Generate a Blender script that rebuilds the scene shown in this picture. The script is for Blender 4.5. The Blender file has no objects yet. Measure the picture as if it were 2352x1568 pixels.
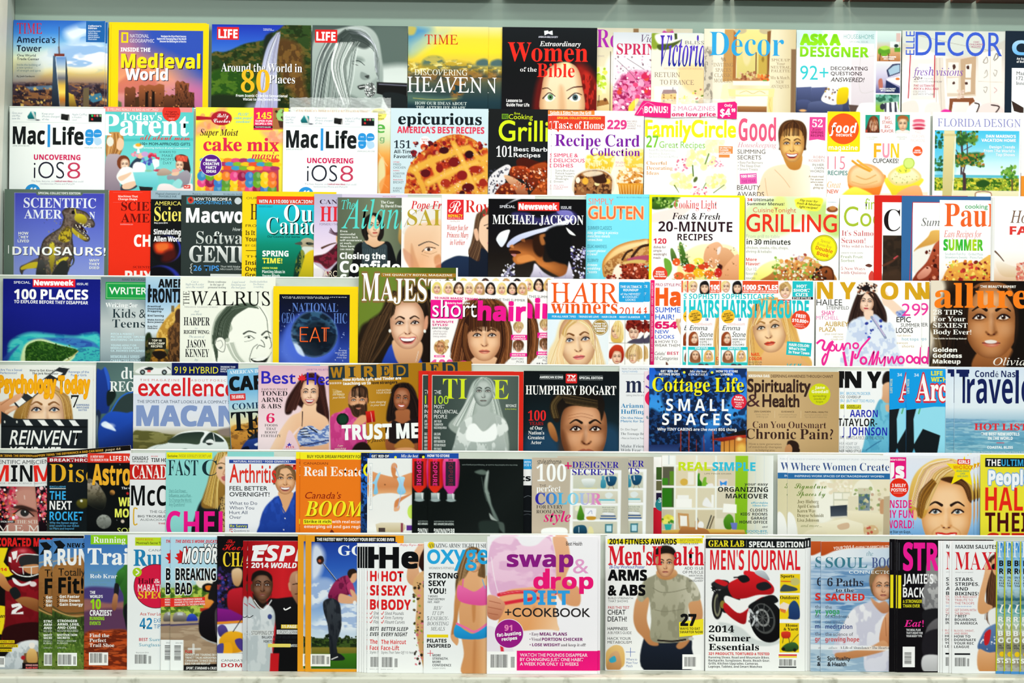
import bpy, math
import numpy as np
from mathutils import Vector, Matrix

# ------------------------------------------------------------------ frame
SC = bpy.context.scene
COL = SC.collection
FW, FH = 2352, 1568
PXF = 4840.0                     # focal length in pixels of the 2352 px frame
NTIER, DTIER, DLAY = 7, 0.045, 0.0026
CAMZ = 1.18

cam_data = bpy.data.cameras.new('camera')
cam_data.sensor_width = 36.0
cam_data.lens = PXF / FW * 36.0
cam = bpy.data.objects.new('camera', cam_data)
COL.objects.link(cam)
CAM_YAW, CAM_ROLL = math.radians(-1.7), math.radians(-0.38)
cam.location = (0.0, -4.55, CAMZ)
cam.rotation_euler = (Matrix.Rotation(CAM_YAW, 3, 'Z') @ Matrix.Rotation(math.pi / 2, 3, 'X') @ Matrix.Rotation(CAM_ROLL, 3, 'Z').inverted()).to_euler()
SC.camera = cam
CROT = cam.rotation_euler.to_matrix()
CLOC = Vector(cam.location)

SC.view_settings.view_transform = 'Standard'
SC.view_settings.look = 'None'
SC.view_settings.gamma = 1.0
SC.view_settings.use_curve_mapping = False
SC.view_settings.exposure = 0.0
SC.cycles.max_bounces = 4
SC.cycles.diffuse_bounces = 2
SC.cycles.glossy_bounces = 2
SC.cycles.transparent_max_bounces = 8
SC.cycles.caustics_reflective = False
SC.cycles.caustics_refractive = False

world = bpy.data.worlds.new('store_ambient')
world.use_nodes = True
world.node_tree.nodes['Background'].inputs[0].default_value = (0.93, 1.0, 0.97, 1)
world.node_tree.nodes['Background'].inputs[1].default_value = 0.37
SC.world = world


def area(name, loc, target, sx, sy, power, color):
    d = bpy.data.lights.new(name, 'AREA')
    d.shape = 'RECTANGLE'; d.size = sx; d.size_y = sy; d.energy = power; d.color = color
    o = bpy.data.objects.new(name, d)
    o.location = loc
    o.rotation_euler = (Vector(target) - Vector(loc)).to_track_quat('-Z', 'Y').to_euler()
    COL.objects.link(o)
    return o


# rows of fluorescent tubes along the aisle ceiling
area('ceiling_tube', (-0.1, -1.75, 3.2), (0.0, 0, 1.0), 3.6, 0.05, 50, (0.97, 1.0, 0.95))
area('ceiling_tube', (0.3, -6.0, 3.05), (0.3, 0, 1.1), 8.0, 0.16, 128, (0.96, 1.0, 0.97))
area('ceiling_tube', (1.35, -2.2, 2.95), (0.85, 0, 1.45), 1.3, 0.2, 12, (1.0, 0.95, 0.86))


# ------------------------------------------------------------------ colour, pixel -> place
def s2l(c):
    c = np.asarray(c, dtype=np.float64)
    return np.where(c <= 0.04045, c / 12.92, ((np.clip(c, 0, None) + 0.055) / 1.055) ** 2.4)


_hx = {}
def hx(s):
    v = _hx.get(s)
    if v is None:
        h = s if len(s) == 6 else ''.join(ch * 2 for ch in s)
        v = _hx[s] = np.array([int(h[i:i + 2], 16) / 255.0 for i in (0, 2, 4)])
    return v


def ray(x, y):
    return CROT @ Vector(((x - FW / 2) / PXF, -(y - FH / 2) / PXF, -1.0))


def at(x, y, Y):
    d = ray(x, y)
    return CLOC + d * ((Y - CLOC.y) / d.y)


def at_many(x, y, Y):
    """pixels -> X, Z on the upright plane at depth Y"""
    x = np.asarray(x, float); y = np.asarray(y, float)
    a = (x - FW / 2) / PXF; b = -(y - FH / 2) / PXF
    m = np.array(CROT)
    d = [m[i][0] * a + m[i][1] * b - m[i][2] for i in range(3)]
    t = (Y - CLOC.y) / d[1]
    return CLOC.x + d[0] * t, CLOC.z + d[2] * t


def material(name, color=(0.8, 0.8, 0.8), rough=0.5, spec=0.3, attr=False, noise=None, alpha=1.0, metal=0.0):
    m = bpy.data.materials.new(name)
    m.use_nodes = True
    nt = m.node_tree
    p = nt.nodes['Principled BSDF']
    p.inputs['Roughness'].default_value = rough
    p.inputs['Specular IOR Level'].default_value = spec
    p.inputs['Metallic'].default_value = metal
    p.inputs['Alpha'].default_value = alpha
    p.inputs['Base Color'].default_value = (*color, 1)
    if attr:
        a = nt.nodes.new('ShaderNodeAttribute'); a.attribute_name = 'Col'
        nt.links.new(a.outputs['Color'], p.inputs['Base Color'])
    if noise:
        c2, scale, lo, hi = noise
        tc = nt.nodes.new('ShaderNodeTexCoord')
        n = nt.nodes.new('ShaderNodeTexNoise'); n.inputs['Scale'].default_value = scale; n.inputs['Detail'].default_value = 6
        r = nt.nodes.new('ShaderNodeMapRange'); r.inputs[1].default_value = lo; r.inputs[2].default_value = hi
        mx = nt.nodes.new('ShaderNodeMix'); mx.data_type = 'RGBA'
        mx.inputs[6].default_value = (*color, 1); mx.inputs[7].default_value = (*c2, 1)
        nt.links.new(tc.outputs['Object'], n.inputs['Vector'])
        nt.links.new(n.outputs['Fac'], r.inputs[0]); nt.links.new(r.outputs[0], mx.inputs[0])
        nt.links.new(mx.outputs[2], p.inputs['Base Color'])
    return m


M_PRINT = material('printed_cover', rough=0.36, spec=0.05, attr=True)
M_PAGES = material('page_paper', (0.86, 0.86, 0.83), 0.8, 0.1, noise=((0.72, 0.72, 0.69), 900, 0.45, 0.6))

# ------------------------------------------------------------------ painting printed pictures
def smooth(P, closed=True, k=6):
    P = np.asarray(P, float); n = len(P); out = []
    for i in range(n if closed else n - 1):
        if closed:
            a, b, c, d = P[(i - 1) % n], P[i], P[(i + 1) % n], P[(i + 2) % n]
        else:
            a, b, c, d = P[max(i - 1, 0)], P[i], P[i + 1], P[min(i + 2, n - 1)]
        for t in np.arange(k) / k:
            out.append(0.5 * (2 * b + (c - a) * t + (2 * a - 5 * b + 4 * c - d) * t * t + (3 * b - a - 3 * c + d) * t ** 3))
    if not closed:
        out.append(P[-1])
    return np.array(out)


class Pic:
    """a sampled printed picture; X, Y are the photo-pixel positions of its samples"""

    def __init__(self, x0, y0, x1, y1, step, seed):
        self.nx = max(2, int(round((x1 - x0) / step)) + 1); self.ny = max(2, int(round((y1 - y0) / step)) + 1)
        self.X, self.Y = np.meshgrid(np.linspace(x0, x1, self.nx), np.linspace(y0, y1, self.ny))
        self.box = (x0, y0, x1, y1)
        self.A = np.ones((self.ny, self.nx, 3))
        self.seed = seed
        self.last = (slice(None), slice(None), np.ones((self.ny, self.nx)), None)

    def win(self, x0, y0, x1, y1):
        bx0, by0, bx1, by1 = self.box
        i0 = int(np.clip((x0 - bx0) / (bx1 - bx0) * (self.nx - 1) - 1, 0, self.nx)); i1 = int(np.clip((x1 - bx0) / (bx1 - bx0) * (self.nx - 1) + 3, 0, self.nx))
        j0 = int(np.clip((y0 - by0) / (by1 - by0) * (self.ny - 1) - 1, 0, self.ny)); j1 = int(np.clip((y1 - by0) / (by1 - by0) * (self.ny - 1) + 3, 0, self.ny))
        return slice(j0, j1), slice(i0, i1)

    def put(self, sj, si, mask, col, sd=None, bb=None):
        if mask.size == 0:
            return
        al = 1.0
        if '*' in col:
            col, *a = col.split('*'); al = float(np.prod([float(q) for q in a]))
        X = self.X[sj, si]; Y = self.Y[sj, si]
        if '>' in col or '~' in col:
            v = '>' in col
            cs = np.array([hx(c) for c in col.split('>' if v else '~')])
            if bb is None:
                bb = (X.min(), Y.min(), X.max(), Y.max())
            t = (Y - bb[1]) / max(bb[3] - bb[1], 1e-6) if v else (X - bb[0]) / max(bb[2] - bb[0], 1e-6)
            t = np.clip(t, 0, 1) * (len(cs) - 1)
            i = np.clip(t.astype(int), 0, len(cs) - 2); f = (t - i)[..., None]
            c = cs[i] * (1 - f) + cs[i + 1] * f
        else:
            c = hx(col)
        m = (mask * al)[..., None]
        self.A[sj, si] = self.A[sj, si] * (1 - m) + c * m
        self.last = (sj, si, mask, sd)

    def poly(self, P, col, soft=1.0):
        P = np.asarray(P, float)
        bb = (P[:, 0].min(), P[:, 1].min(), P[:, 0].max(), P[:, 1].max())
        sj, si = self.win(bb[0] - soft, bb[1] - soft, bb[2] + soft, bb[3] + soft)
        X = self.X[sj, si]; Y = self.Y[sj, si]
        if X.size == 0:
            return
        d2 = np.full(X.shape, 1e9); ins = np.zeros(X.shape, bool)
        Q = np.roll(P, -1, 0)
        for (ax, ay), (bx, by) in zip(P, Q):
            ex, ey = bx - ax, by - ay; L = ex * ex + ey * ey
            if L < 1e-9:
                continue
            t = np.clip(((X - ax) * ex + (Y - ay) * ey) / L, 0, 1)
            d2 = np.minimum(d2, (X - ax - t * ex) ** 2 + (Y - ay - t * ey) ** 2)
            if ey:
                ins ^= ((ay > Y) != (by > Y)) & (X < ex * (Y - ay) / ey + ax)
        sd = np.sqrt(d2) * np.where(ins, -1, 1)
        self.put(sj, si, np.clip(0.5 - sd / soft, 0, 1), col, sd, bb)

    def ell(self, cx, cy, rx, ry, col, soft=1.0, rot=0.0):
        r = max(rx, ry) + soft
        sj, si = self.win(cx - r, cy - r, cx + r, cy + r)
        X = self.X[sj, si] - cx; Y = self.Y[sj, si] - cy
        if rot:
            c, s = math.cos(math.radians(rot)), math.sin(math.radians(rot)); X, Y = X * c + Y * s, -X * s + Y * c
        q = np.sqrt((X / rx) ** 2 + (Y / ry) ** 2)
        sd = (q - 1) * min(rx, ry)
        self.put(sj, si, np.clip(0.5 - sd / soft, 0, 1), col, sd, (cx - rx, cy - ry, cx + rx, cy + ry))

    def line(self, P, w, col, soft=1.0, curve=True):
        P = np.asarray(P, float)
        if curve and len(P) > 2:
            P = smooth(P, False, 5)
        w0, w1 = (w, w) if not isinstance(w, tuple) else w
        m = max(w0, w1) + soft
        sj, si = self.win(P[:, 0].min() - m, P[:, 1].min() - m, P[:, 0].max() + m, P[:, 1].max() + m)
        X = self.X[sj, si]; Y = self.Y[sj, si]
        if X.size == 0:
            return
        sd = np.full(X.shape, 1e9); n = len(P) - 1
        for k in range(n):
            (ax, ay), (bx, by) = P[k], P[k + 1]
            ex, ey = bx - ax, by - ay; L = ex * ex + ey * ey + 1e-9
            t = np.clip(((X - ax) * ex + (Y - ay) * ey) / L, 0, 1)
            sd = np.minimum(sd, np.sqrt((X - ax - t * ex) ** 2 + (Y - ay - t * ey) ** 2) - (w0 + (w1 - w0) * (k + t) / n) / 2)
        self.put(sj, si, np.clip(0.5 - sd / soft, 0, 1), col, sd)

    def noise(self, sj, si, sx, sy, octs=3):
        X = self.X[sj, si]; Y = self.Y[sj, si]
        self.seed += 1
        rng = np.random.RandomState(self.seed); out = 0; amp = 0.55; tot = 0
        for o in range(octs):
            g = rng.rand(64, 64)
            u = X / sx * 2 ** o; v = Y / sy * 2 ** o
            i = np.floor(u).astype(int); j = np.floor(v).astype(int); fu = u - i; fv = v - j
            fu = fu * fu * (3 - 2 * fu); fv = fv * fv * (3 - 2 * fv)
            i0, i1, j0, j1 = i % 64, (i + 1) % 64, j % 64, (j + 1) % 64
            out = out + amp * ((g[j0, i0] * (1 - fu) + g[j0, i1] * fu) * (1 - fv) + (g[j1, i0] * (1 - fu) + g[j1, i1] * fu) * fv)
            tot += amp; amp *= 0.55
        return out / tot

    def hair(self, n, w, cols, A, B):
        """n strands between the guide strokes A and B"""
        self.seed += 1
        rng = np.random.RandomState(self.seed)
        A = smooth(A, False, 4); B = smooth(B, False, 4)
        u = np.linspace(0, 1, 9)
        rs = lambda P: np.stack([np.interp(u, np.linspace(0, 1, len(P)), P[:, i]) for i in (0, 1)], 1)
        A, B = rs(A), rs(B)
        for k in range(n):
            t = rng.rand(); j = rng.randn(2) * w * 0.5
            self.line(A * (1 - t) + B * t + j, (w, w * 0.5), cols[rng.randint(len(cols))] + '*%.2f' % (0.35 + 0.5 * rng.rand()), 1.2, False)

    def face(self, cx, cy, s, yaw=0, tilt=0, skin='eb9', lip='c45', eye='543', brow='432', smile=0, shade='', look=0):
        """a generic printed face: s = half its height in pixels, yaw -1..1 turns it, smile 0 closed, 1 teeth, 2 wide"""
        ct, st = math.cos(math.radians(tilt)), math.sin(math.radians(tilt))
        T = lambda pts: [(cx + s * (u * ct - v * st), cy + s * (u * st + v * ct)) for u, v in pts]
        F = lambda u: u * (1 - abs(yaw) * 0.22) + yaw * 0.26 * max(0.0, 1 - (u * 0.9) ** 2)
        sk = hx(skin)
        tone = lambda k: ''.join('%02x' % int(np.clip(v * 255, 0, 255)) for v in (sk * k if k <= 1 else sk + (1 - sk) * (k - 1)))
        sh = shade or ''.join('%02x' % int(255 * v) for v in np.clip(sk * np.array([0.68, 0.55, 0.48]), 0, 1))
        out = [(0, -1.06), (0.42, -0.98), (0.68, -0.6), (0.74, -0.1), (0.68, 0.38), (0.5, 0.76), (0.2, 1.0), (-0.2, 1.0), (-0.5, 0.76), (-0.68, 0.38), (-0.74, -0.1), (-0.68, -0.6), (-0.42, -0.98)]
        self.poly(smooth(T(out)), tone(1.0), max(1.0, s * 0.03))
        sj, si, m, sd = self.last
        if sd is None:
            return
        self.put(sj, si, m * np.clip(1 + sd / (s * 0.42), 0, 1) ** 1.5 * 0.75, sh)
        keep = (sj, si, m)
        soft = lambda pts, c, w, al: self.poly(smooth(T(pts)), c + '*%.2f' % al, s * w)
        E = lambda u, v, rx, ry, c, w, al=1.0: self.ell(*T([(F(u), v)])[0], rx * s, ry * s, c + '*%.2f' % al, max(1.0, s * w), tilt)
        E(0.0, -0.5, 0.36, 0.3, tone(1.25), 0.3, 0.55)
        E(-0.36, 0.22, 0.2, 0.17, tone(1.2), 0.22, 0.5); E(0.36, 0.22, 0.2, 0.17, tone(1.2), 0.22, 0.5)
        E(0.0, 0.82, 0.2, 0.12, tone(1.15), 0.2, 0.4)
        for q in (-1, 1):
            ex, ey = F(q * 0.33), -0.1
            E(q * 0.33, -0.14, 0.24, 0.14, sh, 0.16, 0.5)
            L = lambda pts: T([(ex + u, ey + v) for u, v in pts])
            self.poly(smooth(L([(-0.15, 0.015), (-0.05, -0.06), (0.07, -0.058), (0.15, 0.0), (0.06, 0.05), (-0.07, 0.05)])), 'e8ded6', 1.0)
            px, py = L([(look * 0.06, -0.01)])[0]
            self.ell(px, py, 0.064 * s, 0.066 * s, eye, 1.0); self.ell(px, py, 0.032 * s, 0.034 * s, '100', 1.0)
            self.ell(px - 0.025 * s, py - 0.03 * s, 0.018 * s, 0.018 * s, 'fff', 1.0)
            self.line(L([(-0.17, 0.03), (-0.06, -0.07), (0.07, -0.068), (0.17, -0.005)]), 0.05 * s, '211', 1.0)
            self.line(L([(-0.13, 0.07), (0.0, 0.085), (0.13, 0.05)]), 0.02 * s, sh, 1.0)
            self.line(T([(F(q * 0.14), -0.3), (F(q * 0.33), -0.39), (F(q * 0.52), -0.28)]), (0.085 * s, 0.035 * s), brow, 1.2)
        nx = F(0) + yaw * 0.1
        dk = 1 if yaw <= 0 else -1
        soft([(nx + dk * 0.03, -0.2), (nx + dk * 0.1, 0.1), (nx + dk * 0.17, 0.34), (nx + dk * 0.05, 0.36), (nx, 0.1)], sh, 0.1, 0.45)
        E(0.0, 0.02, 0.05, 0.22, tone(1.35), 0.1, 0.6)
        self.line(T([(nx - 0.14, 0.3), (nx - 0.07, 0.37), (nx, 0.39), (nx + 0.07, 0.37), (nx + 0.14, 0.3)]), 0.035 * s, sh, s * 0.06)
        for q in (-1, 1):
            self.ell(*T([(nx + q * 0.075, 0.36)])[0], 0.035 * s, 0.02 * s, '411*0.8', 1.0, tilt)
        mx = F(0) + yaw * 0.05
        w = (0.24, 0.32, 0.38)[smile]
        if smile:
            h = (0, 0.13, 0.22)[smile]
            self.poly(smooth(T([(mx - w, 0.52), (mx - w * 0.5, 0.5), (mx, 0.53), (mx + w * 0.5, 0.5), (mx + w, 0.52), (mx + w * 0.55, 0.56 + h), (mx, 0.6 + h), (mx - w * 0.55, 0.56 + h)])), lip, 1.2)
            self.poly(smooth(T([(mx - w * 0.85, 0.545), (mx, 0.575), (mx + w * 0.85, 0.545), (mx + w * 0.5, 0.53 + h * 0.9), (mx, 0.55 + h), (mx - w * 0.5, 0.53 + h * 0.9)])), '622' if smile == 2 else 'fff', 1.0)
            if smile == 2:
                self.poly(smooth(T([(mx - w * 0.8, 0.55), (mx, 0.575), (mx + w * 0.8, 0.55), (mx + w * 0.55, 0.66), (mx, 0.69), (mx - w * 0.55, 0.66)])), 'fff', 1.0)
            for q in (-1, 1):
                self.line(T([(mx + q * 0.2, 0.34), (mx + q * 0.38, 0.46), (mx + q * 0.42, 0.62)]), 0.025 * s, sh + '*0.6', s * 0.05)
        else:
            self.poly(smooth(T([(mx - w, 0.6), (mx - 0.09, 0.53), (mx, 0.55), (mx + 0.09, 0.53), (mx + w, 0.6), (mx + 0.12, 0.7), (mx - 0.12, 0.7)])), lip, 1.3)
            self.line(T([(mx - w, 0.6), (mx, 0.61), (mx + w, 0.6)]), 0.025 * s, '522', 1.0)
            E(0.02, 0.66, 0.08, 0.02, tone(1.6), 0.04, 0.5)
        self.last = (*keep, sd)

    def run(self, t):
        """one painting instruction"""
        op = t[0]
        f = lambda a: [float(v) for v in a]
        pts = lambda a: np.array(f(a)).reshape(-1, 2)
        if op == 'f':
            self.put(slice(None), slice(None), np.ones(self.X.shape), t[1], None, self.box)
        elif op == 'g':
            x0, y0, x1, y1 = f(t[1:5]); cs = np.array([hx(c) for c in t[5:]])
            dx, dy = x1 - x0, y1 - y0
            u = np.clip(((self.X - x0) * dx + (self.Y - y0) * dy) / (dx * dx + dy * dy), 0, 1) * (len(cs) - 1)
            i = np.clip(u.astype(int), 0, len(cs) - 2); w = (u - i)[..., None]
            self.A = cs[i] * (1 - w) + cs[i + 1] * w
            self.last = (slice(None), slice(None), np.ones(self.X.shape), None)
        elif op == 'r':
            x0, y0, x1, y1 = f(t[2:6]); self.poly([(x0, y0), (x1, y0), (x1, y1), (x0, y1)], t[1], float(t[6]) if len(t) > 6 else 1.0)
        elif op == 'p':
            self.poly(pts(t[3:]), t[2], float(t[1]))
        elif op == 'c':
            self.poly(smooth(pts(t[3:])), t[2], float(t[1]))
        elif op == 'e':
            v = f(t[3:]); self.ell(v[0], v[1], v[2], v[3], t[2], float(t[1]), v[4] if len(v) > 4 else 0)
        elif op == 'l':
            w = tuple(f(t[1].split(':'))) if ':' in t[1] else float(t[1])
            self.line(pts(t[3:]), w, t[2], 1.1)
        elif op == 'b':
            self.line(pts(t[3:]), float(t[1]), t[2], float(t[1]) * 0.35)
        elif op == 'n':
            sj, si, m, _ = self.last
            self.A[sj, si] = np.clip(self.A[sj, si] * (1 + float(t[1]) * 2 * ((self.noise(sj, si, float(t[2]), float(t[3])) - 0.5) * m)[..., None]), 0, 1)
        elif op == 'N':
            sj, si, m, sd = self.last
            k = np.clip((self.noise(sj, si, float(t[3]), float(t[4])) - float(t[2])) / (float(t[5]) if len(t) > 5 else 0.08) + 0.5, 0, 1)
            self.put(sj, si, k * m, t[1]); self.last = (sj, si, m, sd)
        elif op == 'k':
            sj, si, m, sd = self.last
            self.put(sj, si, m * np.clip(1 + sd / float(t[2]), 0, 1), t[1]); self.last = (sj, si, m, sd)
        elif op == 'v':
            sj, si, m, sd = self.last            # side light: v colour angle start
            X = self.X[sj, si]; Y = self.Y[sj, si]; a = math.radians(float(t[2])); q = X * math.cos(a) + Y * math.sin(a)
            w = q[m > 0.5]
            if w.size:
                u = (q - w.min()) / max(w.max() - w.min(), 1e-6)
                self.put(sj, si, m * np.clip((u - float(t[3])) / (1 - float(t[3])), 0, 1), t[1])
            self.last = (sj, si, m, sd)
        elif op in ('d', 'D'):
            n = int(t[1]); r0, r1 = f(t[2:4]); cs = t[4].split(','); x0, y0, x1, y1 = f(t[5:9])
            lj, li, lm, lsd = self.last
            full = np.zeros(self.X.shape); full[lj, li] = lm
            self.seed += 1
            rng = np.random.RandomState(self.seed)
            for k in range(n):
                x = x0 + rng.rand() * (x1 - x0); y = y0 + rng.rand() * (y1 - y0); r = r0 + rng.rand() * (r1 - r0); c = cs[rng.randint(len(cs))]
                if op == 'D':
                    i = int(np.clip((x - self.box[0]) / (self.box[2] - self.box[0]) * (self.nx - 1), 0, self.nx - 1)); j = int(np.clip((y - self.box[1]) / (self.box[3] - self.box[1]) * (self.ny - 1), 0, self.ny - 1))
                    if full[j, i] < 0.5:
                        continue
                self.ell(x, y, r * (0.7 + 0.6 * rng.rand()), r * (0.7 + 0.6 * rng.rand()), c, 1.2, rng.rand() * 180)
            self.last = (lj, li, lm, lsd)
        elif op == 'h':
            i = t.index('/')
            self.hair(int(t[1]), float(t[2]), t[3].split(','), pts(t[4:i]), pts(t[i + 1:]))
        elif op == 'F':
            kw = dict(a.split('=') for a in t[4:])
            for k in ('yaw', 'tilt', 'look'):
                if k in kw: kw[k] = float(kw[k])
            if 'smile' in kw: kw['smile'] = int(kw['smile'])
            self.face(*f(t[1:4]), **kw)
        else:
            raise ValueError('op ' + ' '.join(t))


# ------------------------------------------------------------------ lettering
ALPH = {'b': (0x1d5d4, 0x1d5ee, 0x1d7ec), 'n': (0x1d5a0, 0x1d5ba, 0x1d7e2), 'i': (0x1d608, 0x1d622, 0x1d7e2), 'j': (0x1d63c, 0x1d656, 0x1d7ec),
        'S': (0x1d400, 0x1d41a, 0x1d7ce), 'I': (0x1d434, 0x1d44e, 0x1d7ce), 'J': (0x1d468, 0x1d482, 0x1d7ce), 'c': (0x1d4d0, 0x1d4ea, 0x1d7ce)}
# style letter -> (alphabet, stroke offset, shear)
STY = {'r': ('', 0, 0), 'z': ('', -0.012, 0), 'q': ('', 0.014, 0), 'K': ('', 0.035, 0), 'p': ('', 0, 0.28), 'P': ('', 0.012, 0.25),
       'b': ('b', 0, 0), 'k': ('b', 0.022, 0), 'n': ('n', 0, 0), 'i': ('i', 0, 0), 'j': ('j', 0, 0), 'J': ('J', 0, 0), 'S': ('S', 0, 0),
       'B': ('S', 0.012, 0), 'R': ('S', -0.007, 0), 'U': ('I', 0.002, -0.28), 'I': ('I', 0, 0), 'c': ('c', 0, 0), 'H': ('b', 0.04, 0), 'G': ('j', 0.02, 0)}
_curve = bpy.data.curves.new('lettering', 'FONT')
_tobj = bpy.data.objects.new('lettering', _curve)
_cache = {}


def glyphs(s, sty, extra=0.0, res=3):
    key = (s, sty, extra, res)
    if key in _cache:
        return _cache[key]
    al, off, shear = STY[sty]
    if al:
        cp, lo, dg = ALPH[al]; o = []
        for ch in s:
            if 'A' <= ch <= 'Z': o.append(chr(cp + ord(ch) - 65))
            elif 'a' <= ch <= 'z': o.append('\u210e' if al == 'I' and ch == 'h' else chr(lo + ord(ch) - 97))
            elif '0' <= ch <= '9': o.append(chr(dg + ord(ch) - 48))
            else: o.append(ch)
        s = ''.join(o)
    grow = max(0.0, off + extra)
    _curve.body = s; _curve.offset = min(0.0, off + extra); _curve.resolution_u = res; _curve.fill_mode = 'FRONT'
    _curve.space_word = 0.8
    me = _tobj.to_mesh()
    n = len(me.vertices)
    v = np.zeros(n * 3); me.vertices.foreach_get('co', v); v = v.reshape(-1, 3)[:, :2].copy()
    me.calc_loop_triangles()
    t = np.zeros(len(me.loop_triangles) * 3, int); me.loop_triangles.foreach_get('vertices', t)
    _tobj.to_mesh_clear()
    if shear and n:
        v[:, 0] += shear * v[:, 1]
    t = t.reshape(-1, 3)
    lift = np.zeros(n)
    if n and len(t):                                      # neighbouring letters that touch must not share a plane
        lab = np.arange(n)
        while True:
            m = lab[t].min(axis=1); new = lab.copy()
            for i in range(3): np.minimum.at(new, t[:, i], m)
            if (new == lab).all(): break
            lab = new
        ids = np.unique(lab)
        order = np.argsort(np.argsort([v[lab == q, 0].min() for q in ids]))
        lift = (order[np.searchsorted(ids, lab)] % 3) * 3.5e-6
    if grow > 0 and n:                                    # bolder: the outline swept round a small circle
        k = 8 if extra else 4
        sh = [(math.cos(q) * grow, math.sin(q) * grow) for q in (np.arange(k) + (0.5 if k == 4 else 0)) * 2 * math.pi / k]
        t = np.concatenate([t + n * i for i in range(k)]); v = np.concatenate([v + np.array(d) for d in sh])
    else:
        k = 1
    r = _cache[key] = (v, t, np.repeat(np.arange(k), n) * 1e-5 + np.tile(lift, k))
    return r


_cap = {}
def capheight(sty, low=False):
    k = (sty, low)
    if k not in _cap:
        v = glyphs('x' if low else 'H', sty)[0]
        _cap[k] = v[:, 1].max()
    return _cap[k]


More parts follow.
